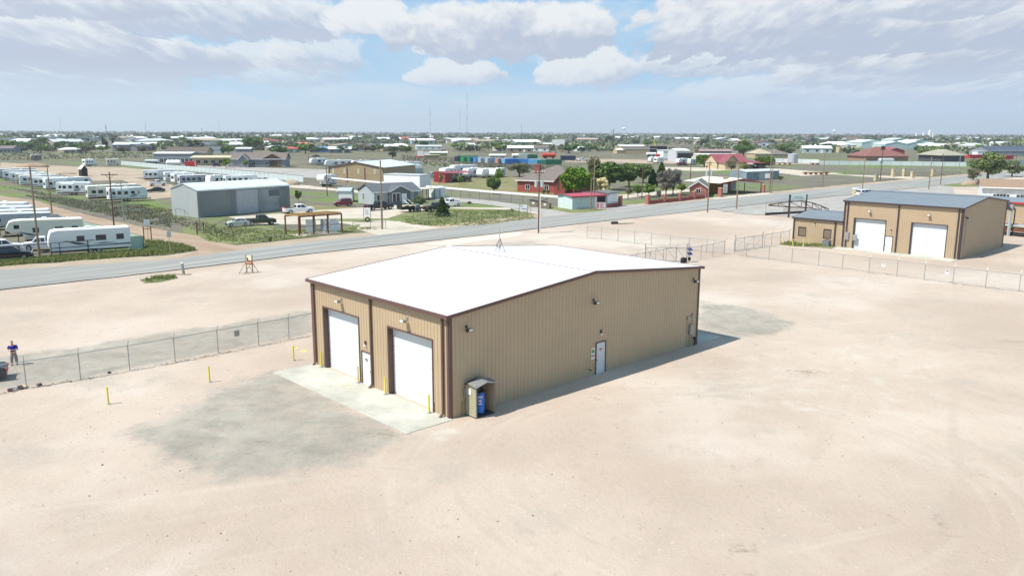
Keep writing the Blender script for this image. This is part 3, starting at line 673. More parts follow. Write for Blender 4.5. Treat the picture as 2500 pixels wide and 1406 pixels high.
for T, xs_, zt in ((TF, [.09, W1 - .09], E1 - .1), (TS, [.09, L1 - .09], E1 - .05)):
    for x in xs_: mb = MB(); mb.box(x - .09, -.055, 0, x + .09, -.027, zt, 0, T); mb.build('corner_trim', BROWN, main)
mb = MB()
mb = MB()
for x in (.42, fx(7.78), W1 - .5):
    mb.box(x - .07, -.15, .25, x + .07, -.04, E1 - .16, 0, TF); mb.add([(x - .07, -.15, .28), (x + .07, -.15, .28), (x + .07, -.04, .28), (x - .07, -.04, .28), (x - .07, -.38, .08), (x + .07, -.38, .08), (x + .07, -.3, .02), (x - .07, -.3, .02)], [(0, 1, 5, 4), (1, 2, 6, 5), (2, 3, 7, 6), (3, 0, 4, 7), (4, 5, 6, 7)], 0, TF)
    o = mb.build('downspout', BROWN, main); mb = MB()
for y, z in ((11.29, 5.12), (3.93, 5.08)): flood(TF, fx(y), z, main, m=GALV)
flood(TF, fx(8.49), 2.75, main, False)
for x in (1.25, 12.22, 23.7): flood(TS, x, 5.05, main)
flood(TS, 13.05, 2.85, main, False)
mb = MB(); mb.box(12.08, -.05, 1.5, 12.46, -.04, 1.95, 0, TS); o = mb.build('notice_sign', WHT, main)
mb = MB(); mb.box(12.12, -.056, 1.6, 12.42, -.051, 1.85, 0, TS); mb.build('sign_print', mat('green_print', (.15, .30, .10)), o)
mb = MB(); mb.box(12.10, -.05, 1.18, 12.44, -.04, 1.46, 0, TS); o = mb.build('notice_sign', WHT, main)
mb = MB(); mb.box(12.13, -.056, 1.36, 12.41, -.051, 1.44, 0, TS); mb.box(12.16, -.056, 1.25, 12.38, -.051, 1.27, 0, TS); mb.build('sign_print', RED, o)
mb = MB(); mb.tube(TS @ Vector((11.9, -.04, .55)), TS @ Vector((11.9, -.2, .5)), .03); mb.box(11.84, -.24, .48, 11.96, -.18, .58, 0, TS); mb.build('tap', BROWN, main)
mb = MB(); mb.box(23.38, -.2, .95, 23.8, -.04, 1.75, 0, TS)
for x in (23.45, 23.7): mb.tube(TS @ Vector((x, -.1, 0)), TS @ Vector((x, -.1, .95)), .03)
mb.tube(TS @ Vector((23.76, -.08, 1.75)), TS @ Vector((23.76, -.08, 2.4)), .02); mb.build('electrical_panel', GALV, main)
mb = MB(); mb.box(23.06, -.14, 2.2, 23.28, -.04, 2.42, 0, TS); mb.tube(TS @ Vector((23.12, -.07, 0)), TS @ Vector((23.12, -.07, 2.2)), .02); mb.build('junction_box', GALV, main)
mb = MB(); mb.box(23.66, -.14, 2.32, 23.88, -.04, 2.54, 0, TS); mb.build('junction_box', GALV, main)
mb = MB(); mb.tube(TS @ Vector((24.05, -.15, 0)), TS @ Vector((24.05, -.15, .55)), .05); mb.box(23.97, -.25, .5, 24.13, -.08, .68, 0, TS); mb.build('tap', BLACK, main)
mb = MB(); mb.box(.98, -.16, 1.1, 1.24, -.04, 1.62, 0, TS); mb.tube(TS @ Vector((1.1, -.08, 1.62)), TS @ Vector((1.1, -.08, 1.9)), .015); mb.build('electrical_box', GALV, main)
mb = MB(); mb.box(.86, -.07, .05, 1.3, -.04, .8, 0, TS)
for k in range(9): mb.box(.9, -.09, .1 + k * .075, 1.26, -.07, .14 + k * .075, 0, TS)
mb.build('vent_panel', TAN2, main)
# concrete aprons
def slab(name, T, x0, y0, x1, y1, z=.07, m=None):
    m = m or CONC; mb = MB(); mb.box(x0, y0, -.3, x1, y1, z, 0, T); o = mb.build(name, m); return struct(o)
CONC = gmat('stained_concrete', [(.32, (.34, .33, .285)), (.5, (.44, .425, .365)), (.68, (.54, .52, .46))], .35, second=[(.22, (.40, .35, .25), .56, .70, .6), (1.3, (.29, .30, .26), .56, .72, .5)], bscale=8, bump=.15)
slab('concrete_apron', TF, .15, -3.25, W1 + .25, .02, .06)
slab('concrete_apron', TR, -.2, -3.2, W1, .0, .06)
# compressor shelter with the blue air tank
sh = thing('compressor_shelter', 'small open fronted tan clapboard shelter against the shop side wall', 'shed')
x0, x1, y0 = 1.10, 2.52, -1.02
mb = MB(); mb.box(x0, y0, .06, x0 + .05, -.12, 2.0, 0, TS)
for k in range(12): mb.box(x0 - .02, y0, .1 + k * .155, x0, -.12, .2 + k * .155, 0, TS)
mb.build('side_panel', mat('clapboard', (.40, .37, .25), .7, 0, .06, 3), sh)
mb = MB(); mb.box(x1 - .05, y0, .06, x1, -.12, 2.0, 0, TS); mb.build('side_panel', TAN2, sh)
mb = MB(); mb.box(x0, -.14, .06, x1, -.1, 2.0, 0, TS); mb.build('back_panel', TAN2, sh)
mb = MB(); mb.box(x0 - .02, y0, .0, x1, -.1, .1, 0, TS); mb.build('floor_panel', DKBROWN, sh)
GTRIM = mat('grey_trim', (.22, .2, .17))
for x in (x0, x1 - .04): mb = MB(); mb.box(x, y0 - .03, .06, x + .06, y0 + .03, 2.0, 0, TS); mb.build('corner_post', GTRIM, sh)
mb = MB(); xm = (x0 + x1) / 2
for xa, xb, za, zb in ((x0 - .12, xm, 1.98, 2.16), (xm, x1 + .12, 2.16, 1.98)):
    mb.add([(xa, y0 - .15, za - .12), (xb, y0 - .15, zb - .12), (xb, -.45, zb), (xa, -.45, za), (xa, y0 - .15, za - .07), (xb, y0 - .15, zb - .07), (xb, -.45, zb + .05), (xa, -.45, za + .05)], [(0, 3, 2, 1), (4, 5, 6, 7), (0, 1, 5, 4), (1, 2, 6, 5), (2, 3, 7, 6), (3, 0, 4, 7)], 0, TS)
    mb.add([(xa, -.45, za), (xb, -.45, zb), (xb, -.1, zb - .1), (xa, -.1, za - .1), (xa, -.45, za + .05), (xb, -.45, zb + .05), (xb, -.1, zb - .05), (xa, -.1, za - .05)], [(0, 3, 2, 1), (4, 5, 6, 7), (0, 1, 5, 4), (1, 2, 6, 5), (2, 3, 7, 6), (3, 0, 4, 7)], 1, TS)
mb.build('roof', [mat('grey_felt', (.20, .20, .20), .9), DKBROWN], sh)
mb = MB(); mb.box(x0 - .035, -.6, 1.35, x0 - .022, -.35, 1.68, 0, TS); mb.build('notice', WHT, sh)
ac = thing('air_compressor', 'tall blue vertical air tank with white lettering inside the clapboard shelter', 'compressor')
cx, cy = 1.72, -.62; c = lambda z: TS @ Vector((cx, cy, z))
mb = MB(); mb.tube(c(.25), c(1.28), .28, n=24, cap=False); mb.tube(c(1.28), c(1.42), .28, .14, n=24); mb.tube(c(.25), c(.14), .28, .18, n=24)
for k in range(4):
    a = k * math.pi / 2 + .7; mb.tube(c(.3) + Vector((math.cos(a) * .24, math.sin(a) * .24, 0)), c(.1) + Vector((math.cos(a) * .27, math.sin(a) * .27, 0)), .025, n=6)
mb.build('tank', BLUET, ac, smooth=True)
mb = MB(); mb.box(cx - .35, cy - .22, 1.42, cx + .3, cy + .2, 1.47, 0, TS); mb.box(cx - .32, cy - .12, 1.47, cx - .05, cy + .12, 1.72, 0, TS); mb.tube(TS @ Vector((cx + .16, cy, 1.46)), TS @ Vector((cx + .16, cy, 1.84)), .11, n=12)
mb.tube(TS @ Vector((cx - .38, cy - .05, 1.6)), TS @ Vector((cx - .33, cy - .05, 1.6)), .13, n=14); mb.build('motor_and_pump', BLACK, ac)
mb = MB()
def arcband(mb, z0, z1, a0, a1, r=.284, n=6):
    for k in range(n):
        t0 = a0 + (a1 - a0) * k / n; t1 = a0 + (a1 - a0) * (k + 1) / n
        mb.add([c(z0) + Vector((math.cos(t0) * r, math.sin(t0) * r, 0)), c(z0) + Vector((math.cos(t1) * r, math.sin(t1) * r, 0)), c(z1) + Vector((math.cos(t1) * r, math.sin(t1) * r, 0)), c(z1) + Vector((math.cos(t0) * r, math.sin(t0) * r, 0))], [(0, 1, 2, 3)])
fa = math.atan2(-c(0).y, -c(0).x)
for k in range(7): arcband(mb, 1.13, 1.23, fa - .62 + k * .19, fa - .50 + k * .19, n=1)
arcband(mb, .74, .80, fa - .35, fa + .45)
for s, e in (((-.3, 1.05), (.25, .88)), ((-.3, .88), (.35, 1.04)), ((-.3, 1.04), (-.3, .84)), ((.1, .94), (.35, .86))):
    for k in range(5):
        t = k / 5; u = (k + 1) / 5; a0 = fa + s[0] + (e[0] - s[0]) * t; a1 = fa + s[0] + (e[0] - s[0]) * u + .03; z0 = s[1] + (e[1] - s[1]) * t; z1 = s[1] + (e[1] - s[1]) * u
        mb.add([c(z0 - .02) + Vector((math.cos(a0) * .285, math.sin(a0) * .285, 0)), c(z1 - .02) + Vector((math.cos(a1) * .285, math.sin(a1) * .285, 0)), c(z1 + .025) + Vector((math.cos(a1) * .285, math.sin(a1) * .285, 0)), c(z0 + .025) + Vector((math.cos(a0) * .285, math.sin(a0) * .285, 0))], [(0, 1, 2, 3)])
mb.build('lettering', WHT, ac)
# roof weather mast
rp = G(1220, 622, 6.75); ms = thing('antenna_tripod', 'thin grey tripod antenna mast standing on the white roof', 'antenna', rp)
for k in range(3):
    a = k * 2.094 + .4; mb = MB(); mb.tube((math.cos(a) * .55, math.sin(a) * .55, 0), (0, 0, 1.25), .02, n=6); mb.build('leg', GALV, ms)
mb = MB(); mb.tube((0, 0, .5), (0, 0, 2.0), .028, n=8); mb.build('mast', GALV, ms)
mb = MB(); pts = [(.05, 0, 1.25), (-.28, 0, .75), (.0, 0, .48), (.12, 0, .85), (.05, 0, 1.25)]
for a, b in zip(pts, pts[1:]): mb.tube(a, b, .02, n=6)
mb.build('cable', BLACK, ms)
# bollards
def bollard_proto(label, loc, h=1.13):
    t = thing('bollard', label, 'bollard', loc); mb = MB(); mb.tube((0, 0, -.1), (0, 0, h - .05), .056, n=14, cap=False); mb.tube((0, 0, h - .05), (0, 0, h), .056, .025, n=14); mb.build('post', YEL, t, smooth=True)
    mb = MB(); mb.tube((0, 0, 0), (0, 0, .085), .14, .12, n=12); mb.build('footing', CONCD, t); return t
bg_ = 'yellow bollards round the shop doors'
bs = [((265, 988), 'yellow bollard alone in the dirt, furthest from the shop'), ((512, 934), 'yellow bollard in the dirt just before the gravel patch'), ((717, 881), 'yellow bollard in the dirt beside the shop corner'),
      (TF @ Vector((fx(13.98), -.2, .06)), 'yellow bollard left of the farther roll-up door'), (TF @ Vector((fx(9.2), -.25, .06)), 'yellow bollard between the farther roll-up door and the entry door'),
      (TF @ Vector((fx(6.03), -.3, .06)), 'yellow bollard left of the nearer roll-up door'), (TF @ Vector((fx(1.52), -.34, .06)), 'yellow bollard right of the nearer roll-up door')]
bp = None
for p, lb in bs:
    loc = G(*p) if isinstance(p, tuple) else p
    if bp is None: bp = bollard_proto(lb, loc); bp['group'] = bg_
    else: dup(bp, loc, 0, lb, bg_)
LIDM = mat('faded_yellow', (.50, .44, .16), .8, 0, .2, 2)
for i, p in enumerate([(720, 850), (742, 858)]):
    mb = MB(); g = G(*p); mb.tube((0, 0, 0), (0, 0, .05), .34 if i else .38, .3, n=20)
    if not i: mb.tube((0, 0, .05), (0, 0, .16), .03, n=8)
    tag(mb.build('septic_lid', LIDM, None, g), ('round yellow tank lid with a short vent pipe behind the lone dirt bollard', 'plain round yellow tank lid nearest the shop corner')[i], 'lid', 'yellow tank lids')
# ---------------------------------------------------------------- second shop
F2 = G(2340, 634.5); LB, WB, EB = 17.9, 15.6, 6.72; RB = 7.65
b2 = thing('shop_building', 'tan steel shop with dark trim and blue-grey roof beyond the wire fence', 'building')
T2F = frameT(F2 + UA * WB, -UA, -UW); T2S = frameT(F2, UW, -UA); T2R = frameT(F2 + UW * LB, UA, UW); T2L = frameT(F2 + UW * LB + UA * WB, -UW, UA)
def on(T, px, py):                                       # a photo pixel on a wall plane -> (x along the wall, height)
    o = T.translation; n = Vector((T[0][1], T[1][1], 0)); d = FW + RT * ((px - 1250) / FPX) - UP * ((py - 703) / FPX)
    O = Vector((0, 0, CAM_H)); t = (o - O).dot(n) / d.dot(n); p = O + d * t; return (p - o).dot(Vector((T[0][0], T[1][0], 0))), p.z
d1a, z1a = on(T2F, 2087, 533); d1b, _ = on(T2F, 2163, 538); d2a, z2a = on(T2F, 2227, 543.5); d2b, _ = on(T2F, 2313, 549)
ma, mz = on(T2F, 2162, 577); mb_, _ = on(T2F, 2181, 578.5)
hol = [(d1a, d1b, 0, 4.3), (d2a, d2b, 0, 4.3), (ma, ma + .95, 0, 2.2)]
hg2 = lambda x: RB - abs(x - LB / 2) * (RB - EB) / (LB / 2)
mb = MB(); wall(mb, WB, lambda x: EB, hol, T2F); mb.build('front_wall', TAN2, b2)
mb = MB(); wall(mb, LB, hg2, [], T2S); mb.build('side_wall', TAN2, b2)
mb = MB(); wall(mb, LB, hg2, [], T2L); mb.build('side_wall', TAN2, b2)
mb = MB(); wall(mb, WB, lambda x: EB, [], T2R); mb.build('rear_wall', TAN2, b2)
for h in hol[:2]: sectional('roll_up_door', T2F, h[0], h[1], 4.3, .3, b2, DOORW, None, 12, DKBROWN)
man_door(T2F, hol[2][0], hol[2][1], 2.2, b2, None, DKBROWN)
roof_gable(F2, UW, UA, LB, WB, EB, RB, .15, GALV_ROOF, DKBROWN, b2)
for T, L_, zt in ((T2F, WB, EB - .1), (T2S, LB, EB - .05)):
    for x in (.1, L_ - .1): mb = MB(); mb.box(x - .13, -.065, 0, x + .13, -.037, zt, 0, T); mb.build('corner_trim', DKBROWN, b2)
for x in (.55, on(T2F, 2186, 610)[0], WB - .5):
    mb = MB(); mb.box(x - .08, -.16, .1, x + .08, -.04, EB - .15, 0, T2F); mb.build('downspout', DKBROWN, b2)
for p in ((2125, 517), (2270, 526)): x, z = on(T2F, *p); flood(T2F, x, z, b2, m=GALV)
x, z = on(T2F, 2176, 565); flood(T2F, x, z, b2, False)
x, z = on(T2S, 2358, 529); flood(T2S, x, z - .2, b2)
mb = MB(); mb.tube(T2S @ Vector((x + .25, -.08, .6)), T2S @ Vector((x + .25, -.08, z)), .03); mb.build('conduit', TAN, b2)
xe, _ = on(T2F, 2061, 590)
for k, xx in enumerate((xe + .1, xe + 1.25)): mb = MB(); mb.box(xx, -.2, 1.2, xx + .55, -.04, 2.3 - .3 * k, 0, T2F); mb.tube(T2F @ Vector((xx + .25, -.1, 0)), T2F @ Vector((xx + .25, -.1, 1.2)), .03); mb.tube(T2F @ Vector((xx + .25, -.1, 2.)), T2F @ Vector((xx + .25, -.1, 2.9)), .02); mb.build('electrical_panel', GALV, b2)
slab('concrete_apron', T2F, -.2, -2.6, WB, 0, .06)
ax = thing('shop_annex', 'low tan annex with two small windows joined to the farther shop', 'annex')
AL, AE, AR = 7.6, 3.75, 4.55; AO = F2 + UA * WB
TA = frameT(AO + UA * AL, -UA, -UW); DA = 10.5
w1 = on(TA, 1951, 556); w1b = on(TA, 1968, 577); w2 = on(TA, 2012, 561); w2b = on(TA, 2028, 584)
wh = [(w1[0], w1[0] + 1.05, 1.15, 2.35), (w2[0], w2[0] + 1.05, 1.15, 2.35)]
mb = MB(); wall(mb, AL, lambda x: AE, wh, TA); mb.build('front_wall', TAN2, ax)
hga = lambda x: AR - abs(x - DA / 2) * (AR - AE) / (DA / 2)
mb = MB(); wall(mb, DA, hga, [], frameT(AO + UA * AL + UW * DA, -UW, UA)); mb.build('side_wall', TAN2, ax)
mb = MB(); wall(mb, AL, lambda x: AE, [], frameT(AO + UW * DA, UA, UW)); mb.build('rear_wall', TAN2, ax)
for h in wh:
    mb = MB(); mb.box(h[0], .03, h[2], h[1], .06, h[3], 0, TA); o = mb.build('window', BLIND, ax)
    mb = MB()
    for a in ((h[0] - .08, h[2] - .08, h[0], h[3] + .08), (h[1], h[2] - .08, h[1] + .08, h[3] + .08), (h[0], h[3], h[1], h[3] + .08), (h[0], h[2] - .08, h[1], h[2])): mb.box(a[0], -.05, a[1], a[2], .07, a[3], 0, TA)
    mb.build('window_frame', DKBROWN, o)
roof_gable(AO + UA * .17, UW, UA, DA, AL - .12, AE, AR, .12, GALV_ROOF, DKBROWN, ax)
for x in (.12, AL - 1.1): mb = MB(); mb.box(x - .11, -.1, 0, x + .11, -.037, AE - .12, 0, TA); mb.build('corner_trim', DKBROWN, ax)
x, z = on(TA, 1990, 548); flood(TA, x, z, ax, False)
acp = TA @ Vector((on(TA, 2025, 600)[0], -1.0, 0)); au = thing('air_conditioner', 'grey air conditioning unit on the grass before the annex', 'air conditioner', acp, TH)
mb = MB(); mb.box(-.5, -.4, .08, .5, .4, .95); mb.build('casing', mat('grey_casing', (.16, .17, .18)), au, bevel=.03); mb = MB(); mb.tube((0, 0, .95), (0, 0, .98), .33, n=20)
for k in range(9): mb.box(-.45 + k * .1, -.41, .15, -.42 + k * .1, -.401, .88)
mb.build('grille', BLACK, au); mb = MB(); mb.box(-.6, -.5, 0, .6, .5, .079); mb.build('pad', CONCD, au)
bp2 = None
for i, (p, lb) in enumerate([((1911, 598), 'pale yellow bollard at the left corner of the annex'), ((1935, 601), 'pale yellow bollard under the left annex window'), ((1961, 603), 'pale yellow bollard between the annex windows'), ((1975, 597), 'pale yellow bollard close to the annex wall by its light'),
             ((2078, 606), 'yellow bollard left of the left door of the farther shop'), ((2155, 613), 'yellow bollard right of the left door of the farther shop'), ((2218, 621), 'yellow bollard left of the right door of the farther shop'), ((2305, 630), 'yellow bollard right of the right door of the farther shop')]):
    dup(bp, G(*p), 0, lb, 'yellow bollards along the farther shop')
# ---------------------------------------------------------------- vehicles and caravans
def wheels(root, spots, r=.36, w=.24):
    for x, y in spots:
        mb = MB(); mb.tube((x, y - w / 2, r), (x, y + w / 2, r), r, n=16); o = mb.build('wheel', TYRE, root)
        s = 1 if y > 0 else -1; mb = MB(); mb.tube((x, y + s * w / 2, r), (x, y + s * (w / 2 + .012), r), r * .6, n=12); mb.build('rim', RIM, o)
def quadpart(name, root, pts, m, th=.0):
    mb = MB(); mb.add(pts, [tuple(range(len(pts)))]); return mb.build(name, m, root)
def make_car(kind, label):
    nm, ct = {'sedan': ('parked_car', 'car'), 'suv': ('parked_suv', 'suv'), 'pickup': ('pickup_truck', 'pickup')}[kind]
    t = thing(nm, label, ct)
    if kind == 'sedan':
        L, W, hb = 4.8, .91, .92
        body = [(-2.4, .42, .80), (-2.35, .80, .84), (-2.2, .95, .84), (-1.5, 1.0, .88), (1.0, .95, .9), (1.9, .82, .86), (2.3, .68, .78), (2.4, .42, .72), (2.25, .25, .8), (-2.25, .25, .82)]
        cab = [(-1.85, .98, .80), (-1.15, 1.38, .60), (-.6, 1.46, .58), (.15, 1.44, .58), (.35, 1.40, .60), (1.2, .93, .80)]
        ws = [(-1.4, .78), (1.45, .78)]; wr = .34
        gl = [((-1.55, 1.03), (-1.08, 1.33), (-.62, 1.38), (-.6, 1.03)), ((-.5, 1.03), (-.52, 1.39), (.2, 1.36), (.85, 1.03))]
    elif kind == 'suv':
        L, W, hb = 4.9, .95, 1.1
        body = [(-2.4, .45, .86), (-2.42, 1.05, .90), (1.1, 1.1, .94), (2.15, 1.0, .88), (2.42, .8, .82), (2.45, .45, .78), (2.3, .3, .84), (-2.3, .3, .86)]
        cab = [(-2.38, 1.06, .86), (-2.15, 1.70, .70), (-1.7, 1.78, .68), (.1, 1.76, .68), (.4, 1.70, .70), (1.2, 1.08, .86)]
        ws = [(-1.45, .83), (1.5, .83)]; wr = .38
        gl = [((-2.15, 1.15), (-2.0, 1.6), (-1.3, 1.66), (-1.3, 1.15)), ((-1.2, 1.15), (-1.2, 1.66), (-.25, 1.67), (-.25, 1.15)), ((-.15, 1.15), (-.15, 1.67), (.35, 1.62), (.85, 1.15))]
    else:
        L, W, hb = 5.8, .98, 1.1
        body = [(-2.9, .55, .90), (-2.92, 1.15, .94), (-.62, 1.18, .95), (1.6, 1.15, .96), (2.65, 1.08, .92), (2.9, .95, .86), (2.92, .5, .84), (2.75, .38, .88), (-2.8, .42, .90)]
        cab = [(-.70, 1.12, .90), (-.62, 1.78, .74), (-.3, 1.86, .72), (.7, 1.84, .72), (.9, 1.78, .74), (1.6, 1.13, .90)]
        ws = [(-1.85, .86), (1.95, .86)]; wr = .42
        gl = [((-.48, 1.2), (-.46, 1.68), (.1, 1.74), (.1, 1.2)), ((.2, 1.2), (.2, 1.74), (.75, 1.72), (1.25, 1.2))]
    mb = MB(); mb.loft(body); bo = mb.build('body', PAINT, t, bevel=.06); bo.color = (1, 1, 1, 1)
    mb = MB(); mb.loft(cab); mb.build('cab', PAINT, t, bevel=.05)
    def sidew(x, z, extra=.012):                         # half width of the cab at (x, z)
        zs = cab[0][1]; zt = max(c[1] for c in cab); f = max(0, min(1, (z - zs) / (zt - zs))); return cab[0][2] * (1 - f) + .70 * cab[2][2] / .70 * f + extra
    for g in gl:
        for s in (-1, 1): quadpart('side_window', t, [(x, s * sidew(x, z), z) for x, z in g], GLASS)
    n = len(cab)
    for nm_, a, b, off in (('windscreen', cab[-1], cab[-2], .02), ('rear_window', cab[0], cab[1], -.02)):
        f0, f1 = .16, .92; p = lambda f: (a[0] + (b[0] - a[0]) * f + off, a[1] + (b[1] - a[1]) * f + .012, (a[2] + (b[2] - a[2]) * f) * .9)
        q0, q1 = p(f0), p(f1); quadpart(nm_, t, [(q0[0], -q0[2], q0[1]), (q0[0], q0[2], q0[1]), (q1[0], q1[2], q1[1]), (q1[0], -q1[2], q1[1])], GLASS)
    if kind == 'pickup':
        mb = MB(); mb.box(-2.8, -.8, 1.17, -.8, .8, 1.195); mb.build('load_bed', BLACK, t)
    for s in (-1, 1):
        mb = MB(); mb.box(L / 2 - .12, s * .62 - .16, .62 if kind == 'sedan' else .82, L / 2 + .01, s * .62 + .16, .76 if kind == 'sedan' else 1.0); mb.build('headlight', LAMPG, t)
        mb = MB(); mb.box(-L / 2 - .03, s * .68 - .12, .7 if kind == 'sedan' else .85, -L / 2 + .1, s * .68 + .12, .86 if kind == 'sedan' else 1.08); mb.build('tail_light', RED, t)
    mb = MB(); mb.box(L / 2 - .05, -.75, .36, L / 2 + .05, .75, .55); mb.box(L / 2 - .03, -.4, .6, L / 2 + .02, .4, .8); mb.build('front_bumper', BLACK if kind != 'pickup' else RIM, t)
    wheels(t, [(x, y * s) for x, y in ws for s in (-1, 1)], wr)
    t['len'] = L; t['wid'] = W * 2; return t
def make_rv(kind, label, L=9.5):
    nm, ct = {'tt': ('travel_trailer', 'caravan'), 'fw': ('fifth_wheel_trailer', 'caravan'), 'mh': ('motorhome', 'motorhome')}[kind]
    t = thing(nm, label, ct); h = L / 2; W = 1.25
    if kind == 'tt': prof = [(-h, .62), (-h, 3.05), (-h + .12, 3.2), (h - 1.0, 3.22), (h - .35, 3.05), (h - .05, 2.2), (h, 1.3), (h - .25, .62)]
    elif kind == 'fw': prof = [(-h, .75), (-h, 3.3), (-h + .12, 3.42), (h - 2.4, 3.55), (h - 1.2, 3.5), (h - .5, 3.3), (h - .02, 2.5), (h - .05, 2.15), (h - .7, 1.72), (h - 2.3, 1.70), (h - 2.55, .75)]
    else: prof = [(-h, .55), (-h, 3.1), (h - .7, 3.15), (h - .3, 2.95), (h - .05, 2.0), (h, 1.5), (h, .6)]
    mb = MB(); mb.prism(prof, -W, W); mb.build('body', RVW, t, bevel=.08)
    top = [(x, z) for x, z in prof if z > 2.9]; mb = MB()
    for (xa, za), (xb, zb) in zip(top, top[1:]):
        mb.add([(xa, -W + .06, za + .012), (xb, -W + .06, zb + .012), (xb, W - .06, zb + .012), (xa, W - .06, za + .012)], [(0, 1, 2, 3)])
    mb.build('roof_skin', RVROOF, t)
    zr = 3.22 if kind == 'tt' else 3.5 if kind == 'fw' else 3.12
    mb = MB(); mb.prism([(-.45, zr - .04), (-.4, zr + .24), (.25, zr + .28), (.5, zr - .02)], -.35, .35); mb.build('roof_air_conditioner', WHT, t, bevel=.04)
    for x in (-h * .6, h * .45): mb = MB(); mb.box(x - .2, -.2, zr - .03, x + .2, .2, zr + .11); mb.build('roof_vent', WHT, t)
    for s in (-1, 1):
        y = s * (W + .008)
        spec = [(-h + .8, .9, 1.7, 2.4), (-h + 2.9, 1.2, 1.7, 2.4), (h - 4.1 if kind != 'fw' else h - 4.6, .9, 1.7, 2.4)] + ([(h - 1.9, .75, 2.35, 2.9)] if kind == 'fw' else [])
        for x, w, z0, z1 in spec: quadpart('window', t, [(x, y, z0), (x + w, y, z0), (x + w, y, z1), (x, y, z1)], GLASS)
        x = h - 2.6 if kind == 'tt' else h - 3.5; 
        if s < 0 or kind == 'mh':
            mb = MB(); mb.box(x, min(y, y + s * .02), .8, x + .7, max(y, y + s * .02), 2.6); d = mb.build('door', RVW, t)
            quadpart('door_window', d, [(x + .2, y + s * .025, 1.7), (x + .5, y + s * .025, 1.7), (x + .5, y + s * .025, 2.3), (x + .2, y + s * .025, 2.3)], GLASS)
        mb = MB(); xe = h - .3 if kind != 'fw' else h - 2.6
        mb.add([(-h + .05, y, 1.02), (xe, y, 1.0), (xe, y, 1.10), (-h + 3, y, 1.16), (-h + .05, y, 1.22)], [(0, 1, 2, 3, 4)]); mb.add([(-h + 1.4, y, 1.28), (-h + 4.5, y, 1.3), (-h + 3.2, y, 1.46)], [(0, 1, 2)]); mb.add([(h - 4.6, y, 1.22), (h - 3.2, y, 1.3), (h - 1.6, y, 1.95), (h - 3.6, y, 1.55)], [(0, 1, 2, 3)])
        mb.build('stripe', DECAL, t)
    mb = MB(); mb.add([(-h - .012, -.8, 1.6), (-h - .012, .8, 1.6), (-h - .012, .8, 2.4), (-h - .012, -.8, 2.4)], [(0, 1, 2, 3)]); mb.build('rear_window', GLASS, t)
    if kind != 'mh':
        mb = MB(); mb.box(-h + 1.6, -W - .34, 1.0, -h + 5.0, -W + .01, 2.85); so = mb.build('slide_out', RVW, t, bevel=.04)
        for k in (0, 1): quadpart('window', so, [(-h + 2.0 + k * 1.6, -W - .35, 1.7), (-h + 2.9 + k * 1.6, -W - .35, 1.7), (-h + 2.9 + k * 1.6, -W - .35, 2.4), (-h + 2.0 + k * 1.6, -W - .35, 2.4)], GLASS)
        mb = MB()
        if kind == 'tt': mb.bar((h - .2, -.7, .55), (h + 1.1, 0, .5), .1); mb.bar((h - .2, .7, .55), (h + 1.1, 0, .5), .1); mb.tube((h + .95, 0, .05), (h + .95, 0, .9), .05)
        else: mb.tube((h - 1.6, 0, .1), (h - 1.6, 0, 1.72), .07); mb.box(h - 2.6, -.5, .0, h - 2.5, .5, .8)
        mb.build('hitch', BLACK, t)
    else:
        mb = MB(); mb.add([(h + .01, -1.0, 1.55), (h + .01, 1.0, 1.55), (h - .1, .95, 2.4), (h - .1, -.95, 2.4)], [(0, 1, 2, 3)]); mb.build('windscreen', GLASS, t)
    mb = MB(); mb.box(-h + .3, -W + .15, .42, (h - .3) if kind != 'fw' else h - 2.7, W - .15, .66 if kind != 'fw' else .78); mb.build('chassis', BLACK, t)
    wheels(t, [(x, s * (W - .14)) for x in ((-.9, .05) if kind != 'mh' else (-2.2, h - 1.4)) for s in (-1, 1)], .37, .24)
    t['len'] = L; t['wid'] = 2.5; return t
HOME = {}
def place(proto, p, q, label, color, flip=False, group=None, stretch=True, zs=1.0):
    """stand a copy of a vehicle so that its near side runs from photo pixel p to q on the ground"""
    a, b = G(*p), G(*q); d = (b - a); L = d.length; hd = math.atan2(d.y, d.x); n = Vector((-d.y, d.x, 0)).normalized()
    if n.dot(Vector((a.x, a.y, 0))) < 0: n = -n; hd += math.pi
    s = min(1.6, max(.62, L / proto['len'])) if stretch else 1.0
    loc = (a + b) / 2 + n * (proto['wid'] / 2) + Vector((0, 0, .02)); rz = hd + (math.pi if flip else 0)
    if HOME.get(proto.name) is None:                     # the first placing moves the model itself
        HOME[proto.name] = True; r = proto; KIDS[proto.name] = [(c, kids(c)) for c in kids(proto)]
        r.location = loc; r.rotation_euler = (0, 0, rz); r.scale = (s, 1, zs); r['label'] = label; r.color = (*color, 1)
        if group: r['group'] = group
        for c, gs in KIDS[proto.name]:
            c.color = (*color, 1)
            for g in gs: g.color = (*color, 1)
        return r
    return dup(proto, loc, rz, label, group, color, (s, 1, zs))
SEDAN = make_car('sedan', 'x'); SUV = make_car('suv', 'x'); PICK = make_car('pickup', 'x')
TT = make_rv('tt', 'x', 9.5); TTS = make_rv('tt', 'x', 7.0); FWT = make_rv('fw', 'x', 11.0); MH = make_rv('mh', 'x', 9.0)
